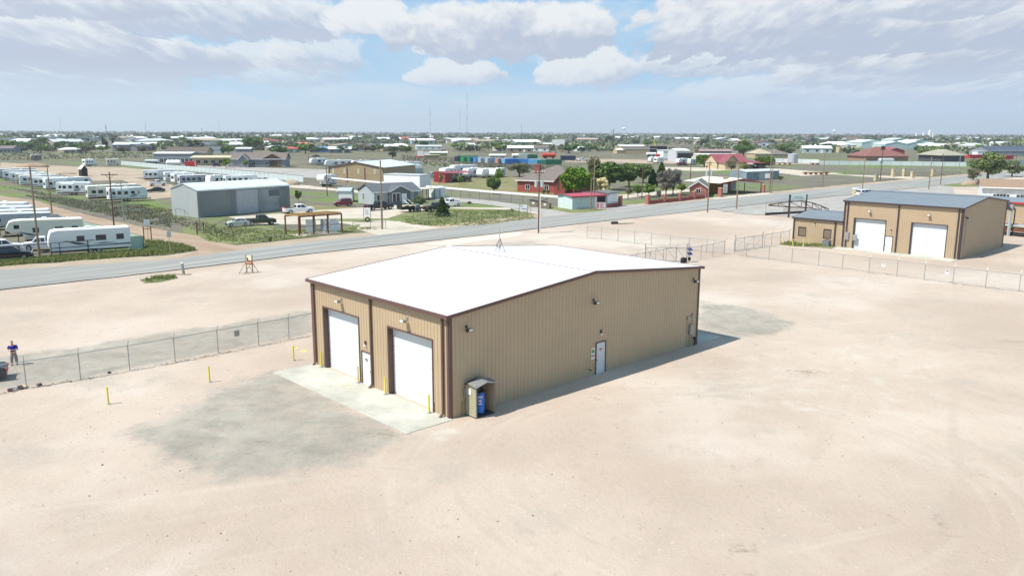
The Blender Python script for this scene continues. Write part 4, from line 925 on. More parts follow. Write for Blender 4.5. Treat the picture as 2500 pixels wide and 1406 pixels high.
# ---------------------------------------------------------------- trees
BARK = mat('bark', (.11, .085, .065), .95, 0, .25, 4, stretch=(1, 1, .3))
def leafm(name, c, isl=.45): return mat(name, c, .7, 0, .25, .8, tint=True, island=isl, spec=.2)
LEAF = leafm('leaf', (.145, .18, .065)); LEAFB = leafm('spring_leaf', (.125, .22, .016)); LEAFD = leafm('dark_leaf', (.06, .085, .04)); TWIG = leafm('grey_twig', (.17, .155, .125), .35); LEAFP = leafm('pine_needle', (.05, .085, .025))
def quads(C, size, elong=1.0, vert=0.):
    n = len(C); a = rng.normal(size=(n, 3)); a /= np.linalg.norm(a, axis=1)[:, None]
    b = rng.normal(size=(n, 3)); b[:, 2] += vert; b -= (a * b).sum(1)[:, None] * a; b /= np.linalg.norm(b, axis=1)[:, None]
    s = size * rng.uniform(.6, 1.4, n); a = a * s[:, None]; b = b * (s * elong)[:, None]
    V = np.stack([C - a - b, C + a - b * .6, C + a * .8 + b, C - a * .7 + b], 1).reshape(-1, 3)
    return V, np.arange(4 * n).reshape(n, 4)
def crown_pts(kind, n, W, H, base, seed):
    r = np.random.default_rng(seed); k = {'broad': 34, 'dense': 46, 'airy': 30, 'bare': 26, 'dark': 40, 'bush': 16}[kind]
    cs = r.normal(size=(k, 3)); cs /= np.linalg.norm(cs, axis=1)[:, None]; cs *= (r.uniform(.25, 1, k) ** .5)[:, None] * r.uniform(.75, 1.12, k)[:, None]
    cs = cs * np.array([W / 2, W / 2, (H - base) / 2]) * .82 + np.array([0, 0, (H + base) / 2])
    cs[:, 2] = np.maximum(cs[:, 2], base + .1 * H)
    w = r.uniform(.5, 1.5, k); w /= w.sum(); which = r.choice(k, n, p=w)
    p = r.normal(size=(n, 3)); p /= np.linalg.norm(p, axis=1)[:, None]; p *= (r.uniform(.15, 1, n) ** .45)[:, None]
    cr = r.uniform(.08, .19, k) * W * {'dense': 1.15, 'airy': 1.05, 'bare': 1.1}.get(kind, 1.0)
    return cs[which] + p * cr[which][:, None] * np.array([1, 1, .75]), cs
def make_tree(name, label, cat, kind, W, H, leaf, n, m, seed, parts=True):
    base = H * {'broad': .25, 'dense': .2, 'airy': .2, 'bare': .15, 'dark': .18, 'bush': .02}[kind]
    P, cs = crown_pts(kind, n, W, H, base, seed)
    el_ = 2.6 if kind == 'bare' else 1.3
    V, F = quads(P, leaf * (.28 if kind == 'bare' else 1), el_, .5)
    tb = MB(); r = random.Random(seed); hb = base * 1.25 if kind != 'bush' else .3
    tr = W * .028 + .05
    tb.tube((0, 0, -.1), (r.uniform(-.1, .1), r.uniform(-.1, .1), hb), tr, tr * .75, 8)
    for c in cs[:: (2 if kind in ('airy', 'bare') else 3)]:
        mid = (c[0] * .45, c[1] * .45, hb + (c[2] - hb) * .6); tb.tube((0, 0, hb * .92), mid, tr * .5, tr * .28, 5, cap=False); tb.tube(mid, tuple(c), tr * .28, tr * .1, 5, cap=False)
        if kind in ('airy', 'bare'):
            for _ in range(3): tb.tube(tuple(c), (c[0] + r.uniform(-1, 1) * W * .13, c[1] + r.uniform(-1, 1) * W * .13, c[2] + r.uniform(-.4, 1) * W * .12), tr * .14, tr * .04, 4, cap=False)
    cm = npmesh('crown', V, F, m)
    if parts:
        t = thing(name, label, cat); o = bpy.data.objects.new('crown', cm); COL.objects.link(o); o.parent = t
        tb.build('trunk', BARK, t); t['w'] = W; t['h'] = H; return t
    o = bpy.data.objects.new(name, cm); COL.objects.link(o); b = bmesh.new(); b.from_mesh(cm); tm = tb.mesh('t', BARK); b2_ = len(b.faces); b.from_mesh(tm)
    cm.materials.append(BARK); b.faces.ensure_lookup_table()
    for f in b.faces[b2_:]: f.material_index = 1
    b.to_mesh(cm); b.free(); tag(o, label, cat); o['w'] = W; o['h'] = H; return o
def make_conifer(name, label, H, W, n, leaf, seed, col=False):
    r = np.random.default_rng(seed); z = r.uniform(0, 1, n) ** (1.0 if col else 1.35); prof = (1 - z) ** .75 + .05 if not col else np.sin(np.pi * np.clip(z * .9 + .08, 0, 1)) ** .6
    a = r.uniform(0, 2 * np.pi, n); lob = 1 + .16 * np.sin(a * 3 + z * 14) + .1 * np.sin(a * 7 - z * 23)
    rr = prof * W / 2 * lob * r.uniform(.35, 1, n) ** .5
    P = np.stack([rr * np.cos(a), rr * np.sin(a), H * (.05 + .95 * z)], 1); V, F = quads(P, leaf, 1.3, .3)
    t = thing(name, label, 'tree'); o = bpy.data.objects.new('crown', npmesh('crown', V, F, LEAFP)); COL.objects.link(o); o.parent = t
    mb = MB(); mb.tube((0, 0, -.1), (0, 0, H * .85), .14, .03, 6); mb.build('trunk', BARK, t); t['w'] = W; t['h'] = H; return t
def plant(proto, px, py, wpx, toppx, label, color=(1, 1, 1), group=None):
    """stand a tree at a ground pixel, as wide as wpx pixels and as tall as reaches row toppx"""
    g = G(px, py); d = (g - Vector((0, 0, CAM_H))).dot(FW); w = wpx * d / FPX; h = HG(px, py, toppx); k = (w / proto['w'], w / proto['w'], h / proto['h'])
    if isinstance(proto.data, bpy.types.Mesh):
        o = proto.copy(); COL.objects.link(o); o.location = g; o.scale = k; o.rotation_euler.z = random.uniform(0, 6.28); o.color = (*color, 1); tag(o, label, None, group); return o
    if HOME.get(proto.name) is None:
        HOME[proto.name] = True; KIDS[proto.name] = [(c, kids(c)) for c in kids(proto)]; proto.location = g; proto.scale = k; proto['label'] = label; proto.rotation_euler.z = random.uniform(0, 6.28)
        for c, _ in KIDS[proto.name]: c.color = (*color, 1)
        if group: proto['group'] = group
        return proto
    return dup(proto, g, random.uniform(0, 6.28), label, group, color, k)
T_BROAD = make_tree('broadleaf_tree', 'x', 'tree', 'broad', 8, 7, .17, 4200, LEAF, 1)
T_BROAD2 = make_tree('broadleaf_tree', 'x', 'tree', 'broad', 7, 6, .16, 3600, LEAF, 5)
T_BRIGHT = make_tree('bright_green_tree', 'x', 'tree', 'dense', 8, 6.5, .17, 6500, LEAFB, 2)
T_DARK = make_tree('dark_oak_tree', 'x', 'tree', 'dark', 9, 8, .19, 6000, LEAF, 3)
T_AIRY = make_tree('mesquite_tree', 'x', 'tree', 'airy', 9, 7, .13, 4200, LEAF, 4)
T_BARE = make_tree('bare_tree', 'x', 'tree', 'bare', 8, 7, .30, 4500, TWIG, 6)
T_BUSH = make_tree('bush', 'x', 'bush', 'bush', 2.2, 1.6, .10, 900, LEAF, 8)
T_PINE = make_conifer('pine_tree', 'x', 5, 3.4, 3600, .12, 9); T_CYP = make_conifer('cypress_tree', 'x', 9, 1.6, 1500, .2, 10, True)
# ---------------------------------------------------------------- poles, fences, houses
def pole(px, pb, pt, label, m=WOODP, r=.13, arm=None, tr=0, cap=None, group='wooden utility poles along the road', conduit=False):
    g = G(px, pb); h = HG(px, pb, pt); t = thing('utility_pole', label, 'utility pole', g, 0, group)
    mb = MB(); mb.tube((0, 0, -.3), (0, 0, h), r * 1.1, r * .72, 10); mb.build('pole', m, t)
    if arm:
        z, w, az_ = arm; c, s = math.cos(az_), math.sin(az_); mb = MB(); mb.bar((-c * w / 2, -s * w / 2, h - z), (c * w / 2, s * w / 2, h - z), .12, .14)
        if w > 1.6:
            for k in (-1, 1): mb.bar((0, 0, h - z - .7), (c * w / 4 * k, s * w / 4 * k, h - z - .03), .05)
        o = mb.build('crossarm', m if m is WOODD else WOODP, t)
        for k in (-.46, -.15, .3, .46):
            mb = MB(); mb.tube((c * w * k, s * w * k, h - z + .07), (c * w * k, s * w * k, h - z + .3), .05, .03, 8); mb.build('insulator', WHT, o)
    for k in range(tr):
        a = k * 2.6 + .2; mb = MB(); q = (math.cos(a) * .48, math.sin(a) * .48); mb.tube((q[0], q[1], h - 3.0), (q[0], q[1], h - 2.05), .28, n=14); mb.tube((q[0] - .1, q[1], h - 2.05), (q[0] - .1, q[1], h - 1.85), .05, n=6); mb.build('transformer', LGREYST, t, smooth=False)
    if conduit: mb = MB(); mb.tube((.2, -.1, 0), (.2, -.1, h * .62), .075, n=8); mb.build('conduit', WHT, t)
    t['top'] = h; return t
def fence(name, label, pts, h, m=GALV, mesh=CHAIN, barb=False, rr=.03, pr=.035, group=None, rails=(1.0,), cat='fence', band=None, thick=.02, meshtop=1.0, z0=.06):
    t = thing(name, label, cat, (0, 0, 0), 0, group)
    for i, p in enumerate(pts):
        mb = MB(); mb.tube((p.x, p.y, 0), (p.x, p.y, h), pr, n=6)
        if barb:
            q = pts[min(i + 1, len(pts) - 1)] - pts[max(i - 1, 0)]; nn = Vector((-q.y, q.x, 0)).normalized() * (-barb * .28); mb.tube((p.x, p.y, h), (p.x + nn.x, p.y + nn.y, h + .42), pr * .6, n=5)
        mb.build('post', m, t)
    for rz in rails:
        mb = MB()
        for a, b in zip(pts, pts[1:]): mb.tube((a.x, a.y, h * rz), (b.x, b.y, h * rz), rr, n=6, cap=False)
        mb.build('rail', m, t)
    if mesh is not None:
        mb = MB(); uv = []; L = 0
        for a, b in zip(pts, pts[1:]):
            l = (b - a).length; mt_ = h * meshtop - .04
            if mesh is CHAIN: mb.add([(a.x, a.y, z0), (b.x, b.y, z0), (b.x, b.y, mt_), (a.x, a.y, mt_)], [(0, 1, 2, 3)]); uv += [(L, 0), (L + l, 0), (L + l, mt_), (L, mt_)]
            else:
                d = (b - a).normalized(); n_ = Vector((-d.y, d.x, 0)) * thick
                mb.add([(a.x, a.y, z0), (b.x, b.y, z0), (b.x, b.y, mt_), (a.x, a.y, mt_), (a.x + n_.x, a.y + n_.y, z0), (b.x + n_.x, b.y + n_.y, z0), (b.x + n_.x, b.y + n_.y, mt_), (a.x + n_.x, a.y + n_.y, mt_)], [(0, 1, 2, 3), (7, 6, 5, 4), (3, 2, 6, 7), (0, 4, 5, 1)])
            L += l
        if mesh is CHAIN:
            me_ = bpy.data.meshes.new('wire_mesh'); me_.from_pydata(mb.v, [], mb.f); me_.materials.append(mesh); u = me_.uv_layers.new(name='UVMap'); u.data.foreach_set('uv', np.array(uv, np.float32).ravel())
            o = bpy.data.objects.new('wire_mesh', me_); COL.objects.link(o); o.parent = t
        else: mb.build('panel', mesh, t)
    if band:
        mb = MB()
        for a, b in zip(pts, pts[1:]):
            d = (b - a).normalized(); n_ = Vector((-d.y, d.x, 0)) * .06
            mb.add([(a.x + n_.x, a.y + n_.y, h), (b.x + n_.x, b.y + n_.y, h), (b.x + n_.x, b.y + n_.y, h + band), (a.x + n_.x, a.y + n_.y, h + band), (a.x + 2 * n_.x, a.y + 2 * n_.y, h), (b.x + 2 * n_.x, b.y + 2 * n_.y, h), (b.x + 2 * n_.x, b.y + 2 * n_.y, h + band), (a.x + 2 * n_.x, a.y + 2 * n_.y, h + band)], [(0, 1, 2, 3), (7, 6, 5, 4), (3, 2, 6, 7), (0, 4, 5, 1)])
        mb.build('top_band', WHT, t)
    return t
def along(P, step):
    L = sum((b - a).length for a, b in zip(P, P[1:])); return resamp(P, max(2, int(L / step) + 1))
def house(name, label, cat, a, b, depth, h, rise, style, wm, rm, wins=(), doors=(), oh=.35, group=None, side=(), trim=WHT, garage=(), seam=False, parts=True):
    """front wall from point a to b (left to right as seen); style gx = ridge along the front, gy = gable to the front, hip, flat"""
    d = b - a; L = d.length; n = Vector((-d.y, d.x, 0)).normalized()
    if n.dot(a) < 0: n = -n
    T = frameT(a, d, -n); t = thing(name, label, cat, (0, 0, 0), 0, group); D = depth
    mb = MB()
    if style == 'gx': g = [(0, 0), (D, 0), (D, h), (D / 2, h + rise), (0, h)]
    mb.add([(0, 0, 0), (L, 0, 0), (L, D, 0), (0, D, 0), (0, 0, h), (L, 0, h), (L, D, h), (0, D, h)], [(0, 1, 5, 4), (1, 2, 6, 5), (2, 3, 7, 6), (3, 0, 4, 7)] + ([(4, 5, 6, 7)] if style == 'flat' else []), 0, T)
    if style == 'gx':
        for x in (0, L): mb.add([(x, 0, h), (x, D, h), (x, D / 2, h + rise)], [(0, 1, 2)], 0, T)
    if style == 'gy':
        for y in (0, D): mb.add([(0, y, h), (L, y, h), (L / 2, y, h + rise)], [(0, 1, 2)], 0, T)
    mb.build('wall', wm, t)
    mb = MB(); k = .12; o2 = oh
    if style == 'gx':
        s = rise / (D / 2)
        for y0, y1 in ((-o2, D / 2), (D + o2, D / 2)):
            za = h - o2 * s + .03; zb = h + rise + .03
            mb.add([(-o2, y0, za), (L + o2, y0, za), (L + o2, y1, zb), (-o2, y1, zb), (-o2, y0, za + k), (L + o2, y0, za + k), (L + o2, y1, zb + k), (-o2, y1, zb + k)], [(4, 5, 6, 7), (0, 1, 5, 4), (3, 2, 1, 0), (0, 4, 7, 3), (1, 2, 6, 5)], 0, T)
    elif style == 'gy':
        s = rise / (L / 2)
        for x0, x1 in ((-o2, L / 2), (L + o2, L / 2)):
            za = h - o2 * s + .03; zb = h + rise + .03
            mb.add([(x0, -o2, za), (x0, D + o2, za), (x1, D + o2, zb), (x1, -o2, zb), (x0, -o2, za + k), (x0, D + o2, za + k), (x1, D + o2, zb + k), (x1, -o2, zb + k)], [(4, 5, 6, 7), (0, 1, 5, 4), (3, 2, 1, 0), (0, 4, 7, 3), (1, 2, 6, 5)], 0, T)
    elif style == 'hip':
        m_ = min(L, D) / 2; z = h + .02
        A = [(-o2, -o2, z), (L + o2, -o2, z), (L + o2, D + o2, z), (-o2, D + o2, z)]
        R_ = [(m_, D / 2, h + rise), (L - m_, D / 2, h + rise)] if L >= D else [(L / 2, m_, h + rise), (L / 2, D - m_, h + rise)]
        v = A + [(x, y, z_ + .16) for x, y, z_ in A] + R_
        mb.add(v, ([(4, 5, 9, 8), (5, 6, 9), (6, 7, 8, 9), (7, 4, 8)] if L >= D else [(4, 5, 8), (5, 6, 9, 8), (6, 7, 9), (7, 4, 8, 9)]) + [(0, 1, 5, 4), (1, 2, 6, 5), (2, 3, 7, 6), (3, 0, 4, 7), (3, 2, 1, 0)], 0, T)
    else: mb.box(-o2, -o2, h, L + o2, D + o2, h + .2, 0, T)
    r = mb.build('roof', rm, t)
    if parts and style in ('gx', 'gy', 'hip') and trim is not None:
        mb = MB(); zf = h - o2 * (rise / (D / 2) if style == 'gx' else rise / (L / 2) if style == 'gy' else 0) + .0
        if style == 'gy':
            s = rise / (L / 2)
            for x0, x1 in ((-o2, L / 2), (L + o2, L / 2)):
                za = h - o2 * s; zb = h + rise; mb.add([(x0, -o2 - .04, za - .08), (x1, -o2 - .04, zb - .08), (x1, -o2 - .04, zb + .17), (x0, -o2 - .04, za + .17), (x0, -o2 - .005, za - .08), (x1, -o2 - .005, zb - .08), (x1, -o2 - .005, zb + .17), (x0, -o2 - .005, za + .17)], [(0, 1, 2, 3), (7, 6, 5, 4), (3, 2, 6, 7), (0, 4, 5, 1)], 0, T)
        else: mb.box(-o2 - .04, -o2 - .05, zf - .1, L + o2 + .04, -o2 - .006, zf + .15, 0, T)
        mb.build('fascia', trim, r)
    def opening(TT_, x0, z0, x1, z1, nm, m_, fr=True):
        mb = MB(); mb.box(x0, -.045, z0, x1, -.008, z1, 0, TT_); o = mb.build(nm, m_, t)
        if fr:
            f = .09; mb = MB()
            for q in ((x0 - f, z0 - f, x0, z1 + f), (x1, z0 - f, x1 + f, z1 + f), (x0, z1, x1, z1 + f), (x0, z0 - f, x1, z0), ((x0 + x1) / 2 - .03, z0, (x0 + x1) / 2 + .03, z1)): mb.box(q[0], -.07, q[1], q[2], -.006, q[3], 0, TT_)
            mb.build('window_frame', trim if trim is not None else WHT, o)
        return o
    for w in wins: opening(T, w[0] * L, w[1], w[0] * L + w[2], w[1] + w[3], 'window', GLASS, parts)
    for w in doors: opening(T, w[0] * L, .02, w[0] * L + w[1], w[2], 'door', w[3] if len(w) > 3 else WHT, False)
    TL = frameT(a + n * D, -n, -d.normalized()); TRt = frameT(b, n, d.normalized())
    for sd_, x, z, w, hh, m_ in side:
        opening(TL if sd_ == 'L' else TRt, x, z, x + w, z + hh, 'window' if m_ is GLASS else 'door', m_, m_ is GLASS and parts)
    t['T'] = 0; return t, T, n, L
def text_mesh(s, size, m, name='lettering'):
    c = bpy.data.curves.new('t', 'FONT'); c.body = s; c.size = size; c.align_x = 'CENTER'; c.align_y = 'CENTER'; c.extrude = .004
    o = bpy.data.objects.new('t', c); COL.objects.link(o); bpy.context.view_layer.update()
    me_ = bpy.data.meshes.new_from_object(o); bpy.data.objects.remove(o); me_.materials.clear(); me_.materials.append(m); return me_
def put_text(s, size, m, T, x, z, y, parent):            # T's wall frame: text faces the viewer of the wall
    o = bpy.data.objects.new('lettering', text_mesh(s, size, m)); COL.objects.link(o); o.parent = parent
    o.matrix_local = T @ Matrix.Translation((x, y, z)) @ Matrix.Rotation(math.pi / 2, 4, 'X'); return o
# ---------------------------------------------------------------- fences round the lots
def PG(l): return [G(*p) for p in l]
FL = [(65, 948), (197, 926), (317, 905), (428, 884), (533, 863), (632, 844), (706, 829)]
fp = PG(FL); d0 = (fp[1] - fp[0]).normalized(); st_ = (fp[-1] - fp[0]).length / 6; fp = [fp[0] - d0 * st_ * k for k in (3, 2, 1)] + fp
d1 = (fp[-1] - fp[-3]).normalized(); gate0 = G(1650, 637); e0 = fp[-1]; nseg = int((gate0 - e0).length / 3.05); fp += [e0.lerp(gate0, (k + 1) / (nseg + 1)) for k in range(nseg + 1)]
fence('chain_link_fence', 'long chain link fence with grey posts behind the person in blue and the main shop', fp, 1.78, barb=1, group=None)
GP = [(1682, 639), (1711, 634), (1740, 628.5), (1768.5, 621)]
fence('chain_link_fence', 'short run of chain link fence between the sliding gate and the fence corner', PG(GP), 1.8, barb=1)
def gate(label, a, b, n, brace=1):
    t = thing('wire_gate', label, 'gate'); L = (b - a).length; d = (b - a) / L; h = 1.85
    mb = MB()
    for z in (.15, h): mb.tube((a.x, a.y, z), (b.x, b.y, z), .035, n=6)
    for k in range(n + 1): p = a + d * L * k / n; mb.tube((p.x, p.y, .15), (p.x, p.y, h), .03, n=6)
    for k in range(n): p = a + d * L * (k + (0 if brace > 0 else 1)) / n; q = a + d * L * (k + (1 if brace > 0 else 0)) / n; mb.tube((p.x, p.y, .15), (q.x, q.y, h), .022, n=5)
    mb.build('frame', GALV, t)
    me_ = bpy.data.meshes.new('wire_mesh'); me_.from_pydata([(a.x, a.y, .15), (b.x, b.y, .15), (b.x, b.y, h), (a.x, a.y, h)], [], [(0, 1, 2, 3)]); me_.materials.append(CHAIN); u = me_.uv_layers.new(name='UVMap'); u.data.foreach_set('uv', [0, 0, L, 0, L, h, 0, h]); o = bpy.data.objects.new('wire_mesh', me_); COL.objects.link(o); o.parent = t
    for i, p in enumerate((a, b)): mb = MB(); mb.tube((p.x, p.y, 0), (p.x, p.y, 2.35), .06, n=8); mb.build('gate_post', GALV, t)
    return t
gate('sliding wire gate with diagonal braces behind the right end of the white roof', G(1575, 640), G(1676, 640), 4, -1)
gate('wide double wire gate with diagonal braces left of the annex', G(1794, 615), G(1861, 605), 3)
fence('chain_link_fence', 'chain link fence from the double gate to the annex corner', PG([(1866, 604), (1883, 600), (1905, 597), (1926, 592)]), 1.8, barb=1)
fence('chain_link_fence', 'chain link fence running back from the road towards the gates', PG([(1433, 581), (1468, 585.6), (1508.6, 591), (1549, 595.7), (1590, 600), (1635.6, 607), (1682, 612.5), (1725, 617), (1768, 621)]), 1.85, barb=-1)
rf = [(1792, 619), (1822, 627.7), (1877, 635), (1932.7, 642.5), (1997.7, 650), (2056, 658.7), (2121, 667), (2189, 675), (2255.6, 684.7), (2326, 693), (2405.6, 703), (2487.5, 712)]
rp_ = PG(rf); dd = (rp_[-1] - rp_[-2]); rp_ += [rp_[-1] + dd * k for k in (1, 2, 3)]
rfence = fence('chain_link_fence', 'chain link fence with angled post tops crossing before the farther shop', rp_, 1.85, barb=-1)
def fsign(p, z, label):
    g = G(*p); t = thing('warning_sign', label, 'sign', g, HD(rp_[4], rp_[8])); mb = MB(); mb.box(-.2, -.05, z, .2, -.035, z + .45); mb.build('plate', WHT, t); mb = MB(); mb.box(-.15, -.056, z + .3, .15, -.051, z + .4); mb.box(-.1, -.056, z + .15, .1, -.051, z + .2); mb.build('print', DKBROWN, t)
fsign((2155, 671), 1.0, 'small white sign wired to the fence before the left roll-up door of the farther shop'); fsign((2310, 691), 1.0, 'small white sign wired to the fence before the right roll-up door of the farther shop')
t = thing('fence_plaque', 'small grey plaque on the chain link fence left of the main shop', 'plaque', G(580, 850), HD(fp[3], fp[8])); mb = MB(); mb.box(-.2, -.05, .95, .2, -.03, 1.4); mb.build('plate', GALV, t)
# solar gate operator
g = G(1682, 641); t = thing('gate_opener', 'gate opener post carrying two blue solar panels', 'gate opener', g, rad(20)); t.scale = (.8, .8, .9); mb = MB(); mb.tube((0, 0, 0), (0, 0, 2.3), .06, n=8); mb.tube((-.22, 0, 0), (-.22, 0, 2.9), .035, n=6); mb.build('post', GALV, t)
for z in (1.15, 1.75): mb = MB(); mb.add([(-.38, -.4, z), (.38, -.4, z), (.38, .15, z + .32), (-.38, .15, z + .32), (-.38, -.4, z - .04), (.38, -.4, z - .04), (.38, .15, z + .28), (-.38, .15, z + .28)], [(0, 1, 2, 3), (7, 6, 5, 4), (0, 4, 5, 1), (1, 5, 6, 2), (2, 6, 7, 3), (3, 7, 4, 0)]); mb.build('solar_panel', SOLAR, t)
mb = MB(); mb.box(-.17, -.17, .3, .2, .17, .75); mb.build('control_box', BLACK, t)
t = thing('gate_motor', 'black domed gate motor box beside the solar post', 'gate motor', G(1669, 642), rad(20)); mb = MB(); mb.prism([(-.35, 0), (-.35, .5), (-.22, .7), (.22, .7), (.35, .5), (.35, 0)], -.25, .25); mb.build('housing', BLACK, t, bevel=.05)
# pipe fence and green panels round the front caravan lot
pf = PG([(-60, 645), (50, 636.5), (127, 630), (148, 628), (217, 621.5), (283, 616), (352, 610)])
fence('pipe_rail_fence', 'dark pipe rail fence along the road before the caravans', pf, 1.9, m=mat('brown_pipe', (.07, .045, .04)), mesh=None, rails=(1.0, .38), rr=.04, pr=.05)
gp_ = PG([(352, 611), (322, 600), (253, 582), (167, 559), (85, 537), (0, 511), (-60, 497)])
fence('metal_panel_fence', 'pale green metal panel fence between the caravan lot and the dirt track', along(gp_, 3.2), 1.9, m=DKBROWN, mesh=LIGHTG, rails=(1.0,))
fence('metal_panel_fence', 'short pale green metal panel fence at the roadside corner of the caravan lot', PG([(318, 613.5), (352, 610.5)]), 1.9, m=DKBROWN, mesh=LIGHTG, rails=(1.0,))
# mid distance fences
SHEETM = mat('pale_corrugated_sheet', (.55, .60, .60), .5, 0, .05, .5)
fence('sheet_metal_fence', 'long pale sheet metal fence with dark top rail crossing behind the caravan yard', along(PG([(296, 403), (400, 413), (570, 428), (741, 445.5)]), 3.6), 2.1, m=DKBROWN, mesh=SHEETM, rails=(1.0,), rr=.05)
fence('pipe_fence', 'white topped wire fence before the tan three bay building', along(PG([(802, 455), (940, 470)]), 3.4), 2.3, m=DKBROWN, band=.5)
fence('pipe_fence', 'white topped wire fence running from the blue-grey house to the red roofed stand', along(PG([(1040, 476), (1200, 492), (1300, 500.5), (1395, 509)]), 3.4), 2.0, m=DKBROWN, band=.5)
fence('sheet_metal_fence', 'pale sheet metal fence behind the stone gate pillars', along(PG([(2000, 403), (2180, 404.5), (2360, 407)]), 5), 2.3, m=DKBROWN, mesh=SHEETM)
fence('sheet_metal_fence', 'pale sheet metal fence by the silver storage tank', along(PG([(1890, 397), (1925, 397.5), (2000, 400)]), 5), 2.3, m=DKBROWN, mesh=SHEETM)
fence('sheet_metal_fence', 'pale sheet metal fence right of the large airy tree', along(PG([(2405, 405), (2520, 402)]), 5), 2.3, m=DKBROWN, mesh=SHEETM)
fence('rail_fence', 'dark rail fence between the stone gate pillars', along(PG([(2060, 428), (2180, 432), (2276, 430.5), (2345, 427)]), 6), 1.4, m=DKBROWN, mesh=None, rails=(1.0, .6, .25), rr=.04)
fence('wire_fence', 'low wire fence round the green verge with the small pine', PG([(862, 563), (905, 560), (942, 558)]), 1.5, m=DKBROWN)
fence('wire_fence', 'wire fence along the verge before the small pine tree', PG([(1009, 539), (1046, 543), (1115, 542), (1147, 542.5), (1177, 540.5), (1208, 537), (1237, 534), (1266, 531)]), 1.6, m=DKBROWN)
fence('wire_fence', 'wire fence over the weeds between the grey metal shop and the dirt track', PG([(430, 528), (452, 533), (480, 571), (499, 568), (503, 575)]), 1.5, m=DKBROWN)
fence('wire_fence', 'wire fence in the weeds before the pale sedan', PG([(526, 571), (553, 556), (600, 560), (670, 580), (695, 578)]), 1.5, m=DKBROWN)
for pts, lb in (([(352, 585), (370, 585)], 'brown pipe goalpost frame by the dirt track'), ([(482, 573), (498, 570.5)], 'dark pipe goalpost frame at the mouth of the dirt track')):
    a, b = PG(pts); t = thing('goalpost_frame', lb, 'goalpost', a); v = b - a
    for q in (Vector(), v): mb = MB(); mb.tube((q.x, q.y, 0), (q.x, q.y, 2.0), .08, n=8); mb.build('post', RUST, t)
    mb = MB(); mb.tube((0, 0, 1.6), (v.x, v.y, 1.6), .06, n=8); mb.build('rail', RUST, t)
g = G(362, 585) ; t = thing('meter_box', 'grey box on a thin post inside the brown goalpost frame', 'box', g); mb = MB(); mb.tube((0, 0, 0), (0, 0, 2.2), .04, n=6); mb.build('post', GALV, t); mb = MB(); mb.box(-.45, -.1, 2.2, .45, .1, 3.0); mb.build('box', LGREYST, t)
# ---------------------------------------------------------------- poles
P_ = {}
P_[1] = pole(97, 630, 407, 'bare leaning pole beside the front caravans, leftmost in view', r=.145)
P_[2] = pole(127, 522, 409, 'bare pole beyond the front caravans, right of the leftmost pole')
P_[3] = pole(279, 558, 420, 'dark reddish pole with a wide crossarm beside the dirt track', WOODD, .13, (.45, 2.6, rad(10)))
P_[4] = pole(303, 539, 440, 'slim grey steel pole by the wire pen, right of the dark crossarm pole', GALV, .1)
P_[5] = pole(487, 556, 466, 'short grey pole before the corner of the grey metal shop', GALV, .1)
P_[6] = pole(799, 479, 402, 'dark pole left of the blue-grey house', WOODD, .12)
P_[7] = pole(933, 560, 392, 'thick pale wooden pole by the road before the blue-grey house', r=.16)
P_[8] = pole(1315, 570, 411, 'pole with white conduit and two grey transformers across the road from the red brick house', WOODD, .14, (.7, 1.8, rad(0)), 2, conduit=True)
P_[9] = pole(1449, 513, 380, 'tall pole with a white crossarm beside the red roofed stand', r=.145, arm=(.3, 2.4, rad(10)))
P_[90] = pole(1442, 513, 436, 'shorter pole standing close to the tall one by the red roofed stand')
P_[10] = pole(1727, 519, 393, 'tall pole with white crossarm and two transformers on the dirt across from the brick gatehouse', r=.15, arm=(.4, 1.8, rad(10)), tr=2)
P_[11] = pole(1798, 510, 395.6, 'tall bare pole on the dirt before the carport of the brick gatehouse', r=.145)
P_[12] = pole(1878, 471.6, 368, 'tall pole with a short crossarm right of the gatehouse carport', r=.16, arm=(.4, 1.4, rad(0)))
P_[120] = pole(1883, 472, 392, 'plain pole standing close beside the pole right of the carport')
P_[13] = pole(2105, 468, 385, 'slightly leaning pole above the left end of the farther shop roof')
P_[14] = pole(2149, 440, 355, 'pole carrying a dark square box near the stone gate pillars', WOODD, .14)
P_[15] = pole(2267, 463, 383, 'pole rising behind the farther shop roof', r=.15)
P_[16] = pole(2296, 451, 375, 'thin pole between the road and the shop behind', WOODD, .12)
P_[17] = pole(2340, 426, 367, 'grey pole beside the large airy tree', GALV, .14)
P_[18] = pole(1685, 446, 371, 'dark pole on the green patch left of the brick gatehouse', WOODD, .14, (.3, 1.6, rad(0)))
P_[19] = pole(2008, 453.6, 366.6, 'pole in the grey green field right of the gatehouse', r=.14)
for i, (px, pb, pt, lb) in enumerate([(1121, 407.5, 362, 'thin dark pole right beside the green waste container'), (2479, 405, 355, 'thin pole near the right edge beyond the brown roofed house'), (506, 387, 358, 'thin pole beside the long tan house'), (575, 380, 355, 'thin pole behind the house with the two gables'),
        (753, 394, 348, 'thin pole beyond the parked grey pickup'), (101, 378.5, 349.5, 'thin pole behind the weathered old trailer'), (1533, 488, 443, 'slim bare pole among the trees beside the drive'), (1567, 486, 409, 'dark pole before the dark evergreen by the brick wall'), (370, 372, 340, 'far thin pole above the long grey building')]):
    P_[100 + i] = pole(px, pb, pt, lb, WOODD, .12, group='thin distant poles')
def wire(a, b, za, zb, sag, label, off=0.):
    A = Vector((a.location.x, a.location.y, a['top'] - za)) ; B = Vector((b.location.x, b.location.y, b['top'] - zb)); n = Vector((-(B - A).y, (B - A).x, 0)).normalized() * off
    mb = MB(); k = 12; pr = [A.lerp(B, i / k) + n - Vector((0, 0, 4 * sag * (i / k) * (1 - i / k))) for i in range(k + 1)]
    for p, q in zip(pr, pr[1:]): mb.tube(p, q, .014, n=4, cap=False)
    tag(mb.build('power_line', BLACK), label, 'cable', 'overhead wires')
